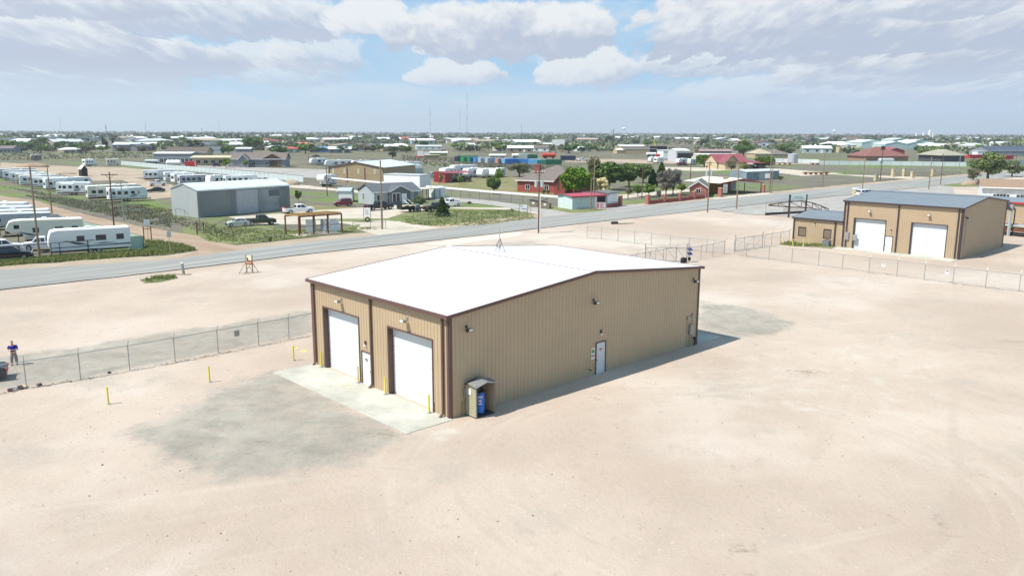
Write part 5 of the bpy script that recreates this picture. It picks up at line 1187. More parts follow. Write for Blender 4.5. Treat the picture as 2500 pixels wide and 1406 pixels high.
for a, b, nm in ((8, 9, 'between the transformer pole and the tall pole by the stand'), (9, 10, 'between the pole by the stand and the pole opposite the gatehouse'), (10, 11, 'between the two tall poles across from the gatehouse'), (11, 13, 'from the tall bare pole to the pole above the farther shop'), (3, 7, 'from the dark crossarm pole to the thick pole by the road')):
    wire(P_[a], P_[b], .4, .4, 1.0, 'upper wire ' + nm, .5); wire(P_[a], P_[b], 2.2, 2.2, 1.2, 'lower wire ' + nm)
# ---------------------------------------------------------------- mid distance buildings
hs = {}
r_ = house('steel_shed', 'grey steel shed with a pale sliding door beside the caravan yard', 'building', G(486, 532), G(709, 512), 9.2, 5.1, 1.1, 'gx', GREYST, LROOF, trim=WHT, oh=.15)
t, T, n, L = r_
mb = MB(); mb.box(L * .395, -.10, .05, L * .625, -.02, 4.75, 0, T); mb.build('sliding_door', mat('grey_door_sheet', (.40, .41, .42)), t)
mb = MB(); mb.box(L * .755, -.05, 3.1, L * .88, -.01, 4.4, 0, T); mb.build('wall_sign', mat('faded_sign', (.14, .15, .17)), t)
mb = MB(); wall(mb, L, lambda x: 5.0, [(L * .39, L * .63, 0, 4.8), (L * .75, L * .885, 3, 4.45)], T, pitch=.6, ribd=.03, ribw=.05); mb.build('ribbing', GREYST, t)
t, T, n, L = house('steel_building', 'tan three bay steel building with red-brown trim and pale roof', 'building', G(805, 446), G(936, 449), 26, 5.0, 1.6, 'gy', mat('tan_bay', (.37, .275, .165)), LROOF, trim=BROWN, oh=.25)
for k in (0, .335, .665, 1): mb = MB(); mb.box(L * k - .12, -.12, 0, L * k + .12, -.01, 5.0, 0, T); mb.build('corner_trim', BROWN, t)
for k in (.06, .27, .53, .83): mb = MB(); mb.box(L * k, -.05, 2.9, L * k + .7, -.01, 4.6, 0, T); mb.build('wall_panel', mat('skylight_panel', (.50, .47, .34)), t)
t, T, n, L = house('long_white_building', 'long low windowless white building behind the blue-grey house', 'building', G(937, 459) , G(1025, 463), 5.5, 3.9, .25, 'flat', WHT, mat('grey_cap', (.45, .46, .46)), oh=.1)
t, T, n, L = house('ranch_house', 'pale blue-grey house with dark grey roof and a gabled porch front', 'house', G(914, 501.5), G(1026, 495.5), 8.4, 2.9, 1.55, 'gx', mat('pale_blue_siding', (.37, .40, .40)), SHINGG, oh=.3,
    wins=((.06, .9, 1.2, 1.3), (.85, .8, .6, 1.8), (.91, .8, .6, 1.8)), side=(('L', 2.5, .9, .8, 1.5, GLASS),))
gx0, gx1 = .30 * L, .74 * L; mb = MB()
mb.add([(gx0, -.9, 0), (gx1, -.9, 0), (gx1, -.9, 2.9), ((gx0 + gx1) / 2, -.9, 4.1), (gx0, -.9, 2.9), (gx0, 0, 0), (gx1, 0, 0), (gx1, 0, 2.9), (gx0, 0, 2.9), ((gx0 + gx1) / 2, 3.2, 4.1)], [(0, 1, 2, 3, 4), (0, 4, 8, 5), (1, 6, 7, 2)], 0, T); mb.build('porch_gable', mat('slate_siding', (.13, .15, .155)), t)
mb = MB(); xm = (gx0 + gx1) / 2
for xa in (gx0 - .35, gx1 + .35):
    mb.add([(xa, -1.2, 2.75), (xm, -1.2, 4.17), (xm, 3.6, 4.17), (xa, .3, 2.75), (xa, -1.2, 2.9), (xm, -1.2, 4.32), (xm, 3.6, 4.32), (xa, .3, 2.9)], [(4, 5, 6, 7), (0, 1, 2, 3), (0, 4, 7, 3)], 0, T); mb.add([(xa, -1.22, 2.7), (xm, -1.22, 4.12), (xm, -1.22, 4.36), (xa, -1.22, 2.92)], [(0, 1, 2, 3)], 1, T)
mb.build('porch_roof', [SHINGG, WHT], t)
for x0, x1, z0, z1, m_ in ((gx0 + .6, gx0 + 2.4, .7, 2.5, GLASS), (gx1 - 2.1, gx1 - 1.1, .1, 2.3, WHT)):
    mb = MB(); mb.box(x0, -.95, z0, x1, -.905, z1, 0, T); o = mb.build('window' if m_ is GLASS else 'door', m_, t)
    mb = MB()
    for q in ((x0 - .12, z0 - .1, x0, z1 + .12), (x1, z0 - .1, x1 + .12, z1 + .12), (x0, z1, x1, z1 + .12), ((x0 + x1) / 2 - .05, z0, (x0 + x1) / 2 + .05, z1)): mb.box(q[0], -1.0, q[1], q[2], -.9, q[3], 0, T)
    mb.build('window_frame', WHT, o)
for s_ in (0, 1): mb = MB(); mb.bar(T @ Vector((gx1 - 2.2 + s_ * 1.2, -1.1, 1.2)), T @ Vector((gx1 - 1.7 + s_ * 1.2, -3.2, .2)), .1); mb.build('stair_rail', WHT, t)
house('garden_shed', 'white garage shed joined beside the blue-grey house, behind the maroon wagon', 'shed', G(824, 494), G(857, 494), 5, 2.6, .5, 'gx', mat('grey_siding', (.33, .35, .36)), LGREYST, doors=((.1, 3.2, 2.3, WHT),), oh=.15)
a = G(1030, 489); t = thing('open_porch', 'open timber porch with a pale roof at the right end of the blue-grey house', 'porch', a, HD(G(1030, 489), G(1064, 486))); mb = MB(); mb.box(-.5, -.5, 2.5, 6.3, 4.5, 2.68); mb.build('roof', mat('pale_porch_roof', (.50, .44, .36)), t)
for x in (0, 2, 4, 6):
    for y in (-.3, 4.3): mb = MB(); mb.box(x - .07, y - .07, 0, x + .07, y + .07, 2.5); mb.build('post', WOODD, t)
house('pale_shed', 'pale green-white shed standing right of the timber porch', 'shed', G(1062, 484), G(1086, 483), 4, 2.4, .3, 'gx', mat('pale_green_siding', (.55, .63, .60)), LROOF, oh=.1, parts=False)
# red brick house
t, T, n, L = house('brick_house', 'large red brick house with a brown hipped roof and tall chimney', 'house', G(1263, 468), G(1403, 473.5), 16, 3.1, 4.0, 'hip', BRICK, SHING, oh=.5, wins=((.15, .8, 1.2, 1.2), (.48, .8, 1.2, 1.2)))
house('brick_house_wing', 'red brick front wing with an arched window, right end of the brick house', 'house wing', G(1352, 475.5), G(1379, 476), 8, 3.3, 1.7, 'gy', BRICK, SHING, oh=.3, wins=((.35, 1.4, .2, 2.6),), trim=BROWN)
house('brick_house_wing', 'long red brick rear wing behind the bright green tree', 'house wing', G(1378, 466), G(1442, 464), 10, 3.2, 2.6, 'hip', BRICK, SHING, oh=.4, wins=((.4, 1, .8, 1.4),), trim=BROWN)
mb = MB(); c_ = G(1313, 457); ch_ = HG(1313, 457, 402); mb.box(-.8, -.6, 0, .8, .6, ch_ - .25); mb.box(-.9, -.7, ch_ - .25, .9, .7, ch_); tag(mb.build('brick_chimney', BRICK, None, c_, HD(G(1263, 468), G(1352, 471))), 'tall red brick chimney stack on the brown hipped roof', 'chimney')
# snack stand
t, T, n, L = house('roadside_stand', 'low white roadside stand with a red roof and open dark front', 'stand', G(1397, 512), G(1479, 507.5), 5.5, 2.75, .35, 'gx', mat('pale_ribbed_wall', (.55, .64, .62)), mat('pinkish_red_roof', (.36, .07, .10)), trim=RED, oh=.4)
mb = MB(); mb.box(L * .72, -.08, .1, L * .98, -.01, 2.5, 0, T); mb.build('service_hatch', DARK, t); mb = MB(); mb.box(L * .60, -.06, .0, L * .72, -.01, 2.7, 0, T); mb.build('wall_panel', WHT, t)
t, T, n, L = house('mural_stand', 'open stand with white writing boards and a grey roof beside the red roofed stand', 'stand', G(1482, 508), G(1508, 504), 6, 3.1, .4, 'gx', mat('board_wall', (.45, .47, .47)), SHINGK, trim=None, oh=.2)
for k in (.03, .52):
    mb = MB(); mb.box(L * k, -.06, 1.2, L * (k + .45), -.02, 2.9, 0, T); o = mb.build('writing_board', WHT, t); mb = MB()
    for z in range(5): mb.box(L * k + .2, -.066, 1.4 + z * .3, L * (k + .45) - .2 - .3 * (z % 2), -.061, 1.46 + z * .3, 0, T)
    mb.build('writing', GREYST, o)
mb = MB(); mb.box(0, -.1, 0, L, -.02, .8, 0, T); mb.build('brick_base', BRICK, t)
for lb, p, h, w in (('brick gate pillar beside the writing boards', (1514, 503), 2.4, .7), ('brick pillar at the left end of the low brick wall', (1581, 499), 2.3, .8), ('second brick pillar of the low brick wall', (1622, 495), 2.1, .6), ('third brick pillar of the low brick wall', (1659, 491.5), 2.1, .6), ('brick pillar at the right end of the low brick wall', (1695, 487), 2.1, .6), ('brick pillar beside the white banner of the gatehouse', (1758, 481.5), 2.4, .9), ('brick pillar right of the gatehouse carport', (1863, 471), 2.3, .7)):
    t = thing('brick_pillar', lb, 'pillar', G(*p), HD(G(1581, 499), G(1695, 487)), 'brick pillars along the road'); mb = MB(); mb.box(-w / 2, -w / 2, 0, w / 2, w / 2, h - .12); mb.build('shaft', BRICKL, t); mb = MB(); mb.box(-w / 2 - .07, -w / 2 - .07, h - .12, w / 2 + .07, w / 2 + .07, h); mb.build('cap', STONE, t)
wp = [(1584, 499), (1621, 495.2), (1658, 491.7), (1694, 487.2), (1722, 485)]
for i, (p, q) in enumerate(zip(wp, wp[1:])):
    a, b = G(*p), G(*q); L = (b - a).length; t = thing('low_brick_wall', ('leftmost', 'second', 'third', 'rightmost')[i] + ' section of the low brick wall with a dark rail screen', 'wall', a, HD(a, b), 'brick wall sections'); mb = MB(); mb.box(.3, -.12, 0, L - .3, .12, .85); mb.build('brickwork', BRICK, t); mb = MB()
    for z in (1.0, 1.75): mb.bar((.3, 0, z), (L - .3, 0, z), .05)
    for k in range(int(L / .2)): mb.bar((.35 + k * .2, 0, .95), (.35 + k * .2, 0, 1.75), .025)
    mb.build('rail_screen', DKBROWN, t)
# gatehouse + carport
t, T, n, L = house('brick_gatehouse', 'small red brick gatehouse with grey roof and white gable trim', 'house', G(1683, 482), G(1724, 483), 15, 2.7, 1.35, 'gy', BRICKL, SHINGK, oh=.4, wins=((.38, 1.1, 1.1, 1.1),))
t = thing('carport', 'wide carport with a cream metal roof and red edge joined to the gatehouse', 'carport'); a, b = G(1775, 475), G(1857, 470.5); d = (b - a); L = d.length; n = Vector((-d.y, d.x, 0)).normalized(); T = frameT(a, d, -n); mb = MB()
for x0, x1, z0, z1 in ((-3.2, L * .42, 3.0, 4.0), (L + .4, L * .42, 2.7, 4.0)): mb.add([(x0, -.4, z0), (x0, 13, z0), (x1, 13, z1), (x1, -.4, z1), (x0, -.4, z0 + .12), (x0, 13, z0 + .12), (x1, 13, z1 + .12), (x1, -.4, z1 + .12)], [(4, 5, 6, 7), (0, 1, 2, 3), (0, 4, 5, 1), (2, 3, 7, 6)], 0, T)
mb.build('roof', mat('cream_roof', (.72, .66, .52), .5), t); mb = MB()
for x0, x1, z0, z1 in ((-3.2, L * .42, 3.0, 4.0), (L + .4, L * .42, 2.7, 4.0)): mb.add([(x0, -.45, z0 - .12), (x1, -.45, z1 - .12), (x1, -.45, z1 + .14), (x0, -.45, z0 + .14)], [(0, 1, 2, 3)], 0, T)
mb.build('edge_trim', RED, t)
for x in (0, L * .5, L): mb = MB(); mb.box(x - .08, -.1, 0, x + .08, .06, 2.9, 0, T); mb.build('post', DKBROWN, t)
mb = MB(); mb.box(-3, 6.8, .03, L * .66, 6.95, 3.0, 0, T); mb.build('timber_wall', mat('orange_timber', (.30, .16, .045), .8, 0, .2, 2), t)
mb = MB(); mb.box(L * .66, 9, .3, L + .2, 9.1, 2.7, 0, T); mb.build('sheet_wall', GREYST, t)
t = thing('banner_sign', 'white banner board standing before the gatehouse', 'sign', G(1770, 477), HD(a, b)); mb = MB(); mb.box(-.75, -.05, .6, .75, 0, 2.9); mb.build('board', WHT, t); mb = MB()
for k in range(4): mb.box(-.55, -.06, 1.0 + k * .42, .5 - .2 * (k % 2), -.052, 1.15 + k * .42)
mb.build('print', GALV, t)
t = thing('roof_sign', 'tan sign board on the gatehouse roof', 'sign', G(1770, 472), HD(a, b)); mb = MB(); mb.box(-1.1, -.08, 3.3, 1.1, 0, 4.5); mb.build('board', STONE, t)
# red roofed stone house and neighbours
t, T, n, L = house('stone_house', 'tan stone house with a maroon metal roof and front gable', 'house', G(1750, 413), G(1822, 412.5), 12, 3.2, 3.4, 'gx', STONE, REDROOF, trim=BROWN, oh=.6, wins=((.08, 1.2, .8, 1.6), (.9, 1.2, .8, 1.6)))
house('stone_house_wing', 'gabled stone front wing of the maroon roofed house', 'house wing', G(1770, 415.5), G(1803, 415.5), 9, 3.4, 3.0, 'gy', STONE, REDROOF, trim=BROWN, oh=.5, wins=((.3, 1.6, .9, 1.7),))
t = thing('carport', 'open carport with a maroon roof at the right end of the stone house', 'carport', G(1826, 413), HD(G(1826, 413), G(1884, 412))); mb = MB(); mb.add([(-1, -1, 2.9), (13, -1, 2.4), (13, 9, 2.4), (-1, 9, 2.9), (-1, 4, 4.3), (13, 4, 3.0)], [(0, 1, 5, 4), (4, 5, 2, 3), (0, 4, 3), (1, 2, 5)]); mb.build('roof', REDROOF, t)
for x in (0, 6, 12): mb = MB(); mb.box(x - .1, -.9, 0, x + .1, -.7, 2.5); mb.build('post', WOODP, t)
house('long_grey_shed', 'long low weathered grey shed behind the gatehouse', 'shed', G(1822, 441.5), G(1901, 437.5), 7, 3.0, .5, 'gx', mat('weathered_grey_wall', (.22, .27, .30), .7, 0, .3, .8), LROOF, oh=.1, doors=((.38, 5, 2.6, LGREYST),))
house('white_house', 'two storey white house with a tan shingle roof at the right edge', 'house', G(2396, 497), G(2512, 501), 11, HG(2396, 497, 456), 1.5, 'gx', mat('white_siding', (.66, .69, .67)), SHINGT, oh=.6, wins=((.23, .9, 2.6, 1.4), (.30, .9, 2.6, 1.4), (.72, .9, 2.6, 1.4), (.80, .9, 2.6, 1.4)))
# shop behind the second shop
S3 = G(2497, 566); L3 = 9; W3 = 25.5
t, T, n, L = house('steel_building', 'long steel building with blue-grey roof and red trim behind the farther shop', 'building', S3 + UA * W3, S3, L3, HG(2497, 566, 497), .5, 'gx', TAN2, GALV_ROOF, trim=RED, oh=.25)
t = thing('playhouse_crane', 'small dark gabled timber shelter right of the farther shop', 'shelter', G(2452, 575), TH); mb = MB(); mb.add([(-1, -1, 4.2), (0, -1, 5.4), (1, -1, 4.2), (-1, 1, 4.2), (0, 1, 5.4), (1, 1, 4.2)], [(0, 1, 4, 3), (1, 2, 5, 4), (0, 2, 1), (3, 4, 5)]); mb.build('roof', DKBROWN, t)
for x in (-.9, .9): mb = MB(); mb.box(x - .08, -.9, 0, x + .08, -.74, 4.2); mb.build('post', WOODD, t)
t.name = 'timber_shelter'
t = thing('shipping_box', 'bright red steel box behind the right corner of the farther shop', 'container', G(2447, 562), HD(G(2447, 562), G(2480, 556))); mb = MB(); mb.box(0, 0, .0, 5.5, 2.4, 2.3); mb.build('body', mat('bright_red', (.55, .01, .03), .5), t); mb = MB()
for k in range(18): mb.box(.15 + k * .3, -.04, .1, .25 + k * .3, -.001, 2.2)
mb.build('ribs', RED, t)
t = thing('steel_post', 'tall pale steel post beside the stacked pipes at the right edge', 'post', G(2461, 577)); mb = MB(); mb.box(-.16, -.16, 0, .16, .16, HG(2461, 577, 500)); mb.build('shaft', LGREYST, t); mb = MB(); mb.box(-.22, -.22, 0, .22, .22, .04); mb.build('base_plate', GALV, t)
for i, (z, m_, lb) in enumerate(((0.05, BLACK, 'bottom dark bundle'), (.75, RUST, 'middle reddish bundle'), (1.4, GALV, 'top grey bundle'))):
    t = thing('pipe_bundle', lb + ' of the pipe stack behind the farther shop', 'pipes', G(2440, 574), HD(G(2440, 574), G(2520, 582)), 'stacked pipes'); 
    for y in range(4): mb = MB(); mb.tube((0, y * .5 + .3, z + .25), (9, y * .5 + .3, z + .25), .22, n=8); mb.build('pipe', m_, t)
    mb = MB(); mb.box(.5, .05, z - .04, .7, 2.1, z + .03); mb.box(7, .05, z - .04, 7.2, 2.1, z + .03); mb.build('bearer', WOODP, t)
# truss and hanging sign by the gravel lot
a, b = G(1925, 531), G(1990, 524); t = thing('truss_sign_frame', 'dark steel truss frame holding up a pale sign board', 'sign frame', a, rad(12))
mb = MB(); top = [(-4.4, 2.55), (-2.3, 2.8), (0, 3.05), (2.6, 3.2), (5, 2.75), (7, 2.1), (8.6, 1.5)]; bot = [(-4.4, 2.4), (-2.3, 2.25), (0, 2.0), (2.6, 1.95), (5, 1.7), (7, 1.3), (8.6, 1.0)]
for P in (top, bot):
    for p, q in zip(P, P[1:]): mb.bar((p[0], 0, p[1]), (q[0], 0, q[1]), .18)
for p, q in zip(top, bot[1:]): mb.bar((p[0], 0, p[1]), (q[0], 0, q[1]), .10)
for p, q in zip(bot, top): mb.bar((p[0], 0, p[1]), (q[0], 0, q[1]), .10)
mb.build('truss', mat('rusty_dark_steel', (.12, .065, .055)), t)
for x in (0, 3.6): mb = MB(); mb.box(x - .13, -.13, 0, x + .13, .13, 4.45); mb.build('post', DKBROWN, t)
mb = MB(); mb.box(.14, -.1, 3.3, 3.46, .0, 4.35); o = mb.build('sign_board', mat('pale_sign_board', (.55, .68, .68)), t)
mb = MB(); mb.box(.9, -.12, 3.95, 2.7, -.105, 4.07); mb.box(.6, -.12, 3.6, 3.0, -.105, 3.7); mb.build('writing', GALV, o)
for z in (1.7, 1.3): mb = MB(); mb.box(-1.2, -.04, z, 4.8, .04, z + .08); mb.build('hanging_rail', RUST, t)
t = thing('steel_beam', 'long dark steel beam lying on the gravel under the truss frame', 'beam', G(1868, 525.5), HD(G(1868, 525.5), G(1955, 521))); mb = MB()
for z in (0, .4): mb.box(0, -.2, z, 12.5, .2, z + .06)
mb.box(0, -.03, .06, 12.5, .03, .4); mb.build('beam', DKBROWN, t); mb = MB(); mb.tube((.1, 0, .4), (.1, 0, 2.8), .05, n=6); mb.build('upright', GALV, t)
t = thing('storage_drum', 'small pale round bin above the left end of the farther shop roof', 'bin', G(2088, 478)); mb = MB(); mb.tube((0, 0, 0), (0, 0, 1.7), .85, n=16); mb.build('barrel', STONE, t); mb = MB(); mb.tube((0, 0, 1.7), (0, 0, 1.95), .92, n=16); mb.build('lid', WHT, t)
for k, (p, lb) in enumerate([((2180, 432), 'tallest stone gate pillar'), ((2207, 431), 'stone gate pillar beside the tallest'), ((2227, 435), 'shorter stone pillar by the dirt entrance'), ((2277, 431), 'stone pillar right of the dirt entrance'), ((2138, 442), 'lone short stone pillar in the field')]):
    t = thing('stone_pillar', lb, 'pillar', G(*p), .3, 'tan stone pillars'); h = (3.2, 3.2, 2.4, 3.0, 2.3)[k]; mb = MB(); mb.box(-.55, -.55, 0, .55, .55, h - .2); mb.build('shaft', STONE, t); mb = MB(); mb.box(-.65, -.65, h - .2, .65, .65, h); mb.build('cap', CONCD, t)
# signs near the road
def board_sign(nm, label, p, az_, w, h, z0, m_, legs=True, cat='sign'):
    t = thing(nm, label, cat, G(*p), az_); mb = MB(); mb.box(-w / 2, -.04, z0, w / 2, 0, z0 + h); o = mb.build('board', m_, t)
    if legs:
        for x in (-w / 2 - .05, w / 2 + .05): mb = MB(); mb.box(x - .05, -.05, 0, x + .05, .05, z0 + h + .1); mb.build('leg', WOODP, t)
    return t, o
T0 = Matrix.Identity(4)
t, o = board_sign('a_frame_sign', 'pale sign with red bands on a timber trestle beside the road', (610, 667), rad(-12), .66, 1.25, .8, mat('cream_board', (.72, .72, .50)))
mb = MB(); mb.box(-.17, -.06, 1.33, .31, -.045, 1.51); mb.box(-.31, -.06, 1.05, .31, -.045, 1.2); mb.build('red_band', RED, o); mb = MB(); mb.tube((-.20, -.05, 1.75), (-.20, -.07, 1.75), .09, n=12); mb.box(-.25, -.07, 1.36, -.13, -.05, 1.66); mb.build('dark_emblem', DKBROWN, o)
for s_ in (-1, 1):
    mb = MB(); mb.bar((s_ * .36, 0, 1.4), (s_ * .36 - .55, -.85, .03), .05); mb.build('brace', WOODP, t); mb = MB(); mb.bar((s_ * .36, 0, 1.3), (s_ * .36 + .42, .6, .03), .05); mb.build('brace', WOODP, t); mb = MB(); mb.bar((s_ * .36 - .57, -.87, .04), (s_ * .36 + .42, .6, .04), .06); mb.build('skid', WOODP, t)
t = thing('white_post', 'short grey post standing by the near edge of the road', 'post', G(449, 671)); mb = MB(); mb.tube((0, 0, 0), (-.12, 0, 1.35), .16, .15, n=10); mb.build('shaft', GALV, t); mb = MB(); mb.blob((-.12, 0, 1.36), (.17, .17, .1)); mb.build('cap', WHT, t); mb = MB(); mb.bar((-.9, -.1, .06), (.9, -.3, .06), .12); mb.build('foot', WOODP, t)
t, o = board_sign('lot_sign', 'white sign reading RV PARK on leaning posts beside the lane', (1278, 534), rad(0), 1.35, 1.3, 1.35, WHT)
put_text('RV', .42, DKBROWN, T0, -.3, 2.35, -.05, o); put_text('PARK', .42, DKBROWN, T0, .1, 1.85, -.05, o)
for x in (.95, 1.3): mb = MB(); mb.bar((x, 0, 2.2), (x - .9 if x < 1 else x + .2, -1.0, 0), .09); mb.build('prop', WOODP, t)
t, o = board_sign('menu_sign', 'pinkish white price board on short legs before the red roofed stand', (1467, 514), rad(3), 1.9, 1.35, .35, mat('pinkish_board', (.72, .62, .62)))
mb = MB()
for k in range(5): mb.box(-.3 + .05 * (k % 2), -.06, .5 + k * .24, .8 - .2 * (k % 3), -.045, .58 + k * .24)
mb.box(-.8, -.06, .5, -.5, -.045, 1.6); mb.build('writing', RED, o)
t, o = board_sign('tyre_sign', 'white notice board with a tyre hung below it in the yard entrance', (897, 543), rad(0), 1.15, 1.5, 1.15, WHT)
mb = MB()
for k in range(3): mb.box(-.3, -.06, 1.5 + k * .35, .3 - .1 * k, -.045, 1.6 + k * .35)
mb.build('writing', GALV, o); mb = MB()
for k in range(18):
    a0 = k * math.pi / 9; a1 = a0 + math.pi / 9; mb.tube((.05 + .36 * math.cos(a0), -.15, .55 + .36 * math.sin(a0)), (.05 + .36 * math.cos(a1), -.15, .55 + .36 * math.sin(a1)), .13, n=8)
mb.build('tyre', TYRE, t)
t, o = board_sign('red_sign', 'tall red sign board left of the red carport', (1066, 451), rad(0), 1.6, 3.0, .9, mat('sign_red', (.42, .04, .05)), True)
t, o = board_sign('white_sign', 'small white board on a post right of the gatehouse carport', (1872, 471), rad(10), 1.7, 1.3, 4.0, WHT)
t, o = board_sign('road_sign', 'back of a thin grey road sign at the corner of the dirt track', (416, 621), rad(40), .55, .75, 2.3, LGREYST, False); mb = MB(); mb.tube((0, .03, 0), (0, .03, 3.1), .04, n=6); mb.build('pole', GALV, t)
t, o = board_sign('billboard', 'dark square board on a tall pole right of the tan shop yard', (2149, 441), 0, 1.5, 1.3, 10.6, DKBROWN, False); bpy.data.objects.remove(bpy.data.objects.get(t.name)) if False else None
mb = MB(); mb.tube((0, .1, 0), (0, .1, 11.6), .1, n=8); mb.build('pole', WOODD, t)
t, o = board_sign('white_sign', 'large white blank board in front of the long low far house', (1363, 362), 0, 13, 6.5, 2.5, WHT)
# waste bins
for p, lb in (((1305, 505), 'left of two khaki waste skips beside the lane'), ((1333, 509), 'right khaki waste skip with an open black lid')):
    t = thing('waste_skip', lb, 'skip', G(*p), rad(-20), 'khaki waste skips'); mb = MB(); mb.prism([(-1.0, .12), (-1.0, 1.5), (.95, 1.2), (.95, .12)], -.9, .9); mb.build('bin', mat('khaki_paint', (.20, .18, .12)), t); mb = MB()
    if p[0] == 1333: mb.add([(-1.0, -.95, 1.52), (-1.0, .95, 1.52), (.2, .95, 2.0), (.2, -.95, 2.0), (-1, -.95, 1.56), (-1, .95, 1.56), (.2, .95, 2.05), (.2, -.95, 2.05)], [(0, 1, 2, 3), (7, 6, 5, 4), (0, 4, 5, 1), (2, 6, 7, 3)])
    else: mb.add([(-1.0, -.95, 1.52), (-1.0, .95, 1.52), (.95, .95, 1.24), (.95, -.95, 1.24), (-1, -.95, 1.57), (-1, .95, 1.57), (.95, .95, 1.29), (.95, -.95, 1.29)], [(0, 1, 2, 3), (7, 6, 5, 4), (0, 4, 5, 1), (2, 6, 7, 3)])
    mb.build('lid', BLACK, t); mb = MB(); mb.box(-.25, -.92, .7, .25, -.901, 1.1); mb.build('sticker', WHT, t)
# pergola
a, b, c2 = G(698, 573), G(731, 576), G(835, 567)
c4 = a + (c2 - b); t = thing('timber_pergola', 'rust brown timber frame pergola with a branch roof by the road', 'pergola'); Hh = 3.0
rowA = [a.lerp(c4, k / 3) for k in range(4)]; rowB = [b.lerp(c2, k / 3) for k in range(4)]
for p in rowA + rowB: mb = MB(); mb.tube((p.x, p.y, 0), (p.x, p.y, Hh), .13, n=8); mb.build('post', RUST, t)
for R_ in (rowA, rowB): mb = MB(); mb.bar((R_[0].x, R_[0].y, Hh), (R_[3].x, R_[3].y, Hh), .2); mb.build('beam', RUST, t)
mb = MB()
for k in range(16):
    p = rowA[0].lerp(rowA[3], k / 15 + random.uniform(-.01, .01)); q = rowB[0].lerp(rowB[3], k / 15 + random.uniform(-.02, .02)); mb.bar((p.x, p.y, Hh + .15), (q.x, q.y, Hh + .15), .1, .1)
mb.build('rafter', YELW, t); mb = MB()
for k in range(9):
    p = rowA[0].lerp(rowB[0], k / 8); q = rowA[3].lerp(rowB[3], k / 8); mb.bar((p.x, p.y, Hh + .27), (q.x, q.y, Hh + .3), .12, .06)
mb.build('lath', YELW, t); mb = MB()
for R_ in (rowB,): mb.bar((R_[0].x, R_[0].y, 1.4), (R_[3].x, R_[3].y, 1.4), .07)
mb.build('rail', RUST, t)
o = sheet('paving_slab', [(704, 574), (735, 578), (836, 569), (800, 563)], .05, CALICHE, 0, 0)
for k, (p, lb) in enumerate([((795, 566), 'pale blue sheet leaning inside the pergola'), ((760, 568), 'grey white board standing inside the pergola'), ((818, 565), 'white framed sheet near the right end of the pergola')]):
    t = thing('leaning_sheet', lb, 'sheet', G(*p), rad(10 + 15 * k), 'sheets stored in the pergola'); mb = MB(); mb.add([(-.8, -.3, 0), (.8, -.3, 0), (.8, .2, 2.1), (-.8, .2, 2.1), (-.8, -.25, 0), (.8, -.25, 0), (.8, .25, 2.1), (-.8, .25, 2.1)], [(0, 1, 2, 3), (7, 6, 5, 4), (0, 4, 5, 1), (1, 5, 6, 2), (2, 6, 7, 3), (3, 7, 4, 0)]); mb.build('panel', (LGREYST, LGREYST, WHT)[k], t)
# wire pen
a = G(282, 527); t = thing('wire_pen', 'small dark wire pen in the weeds beside the slim steel pole', 'pen', a, rad(20)); 
for x, y in ((0, 0), (4.6, 0), (4.6, 3), (0, 3), (2.3, 0)): mb = MB(); mb.tube((x, y, 0), (x, y, 2), .05, n=6); mb.build('post', DKBROWN, t)
mb = MB()
for z in (.9, 2):
    for p, q in (((0, 0), (4.6, 0)), ((4.6, 0), (4.6, 3)), ((4.6, 3), (0, 3)), ((0, 3), (0, 0))): mb.tube((*p, z), (*q, z), .035, n=5)
mb.build('rail', GALV, t)
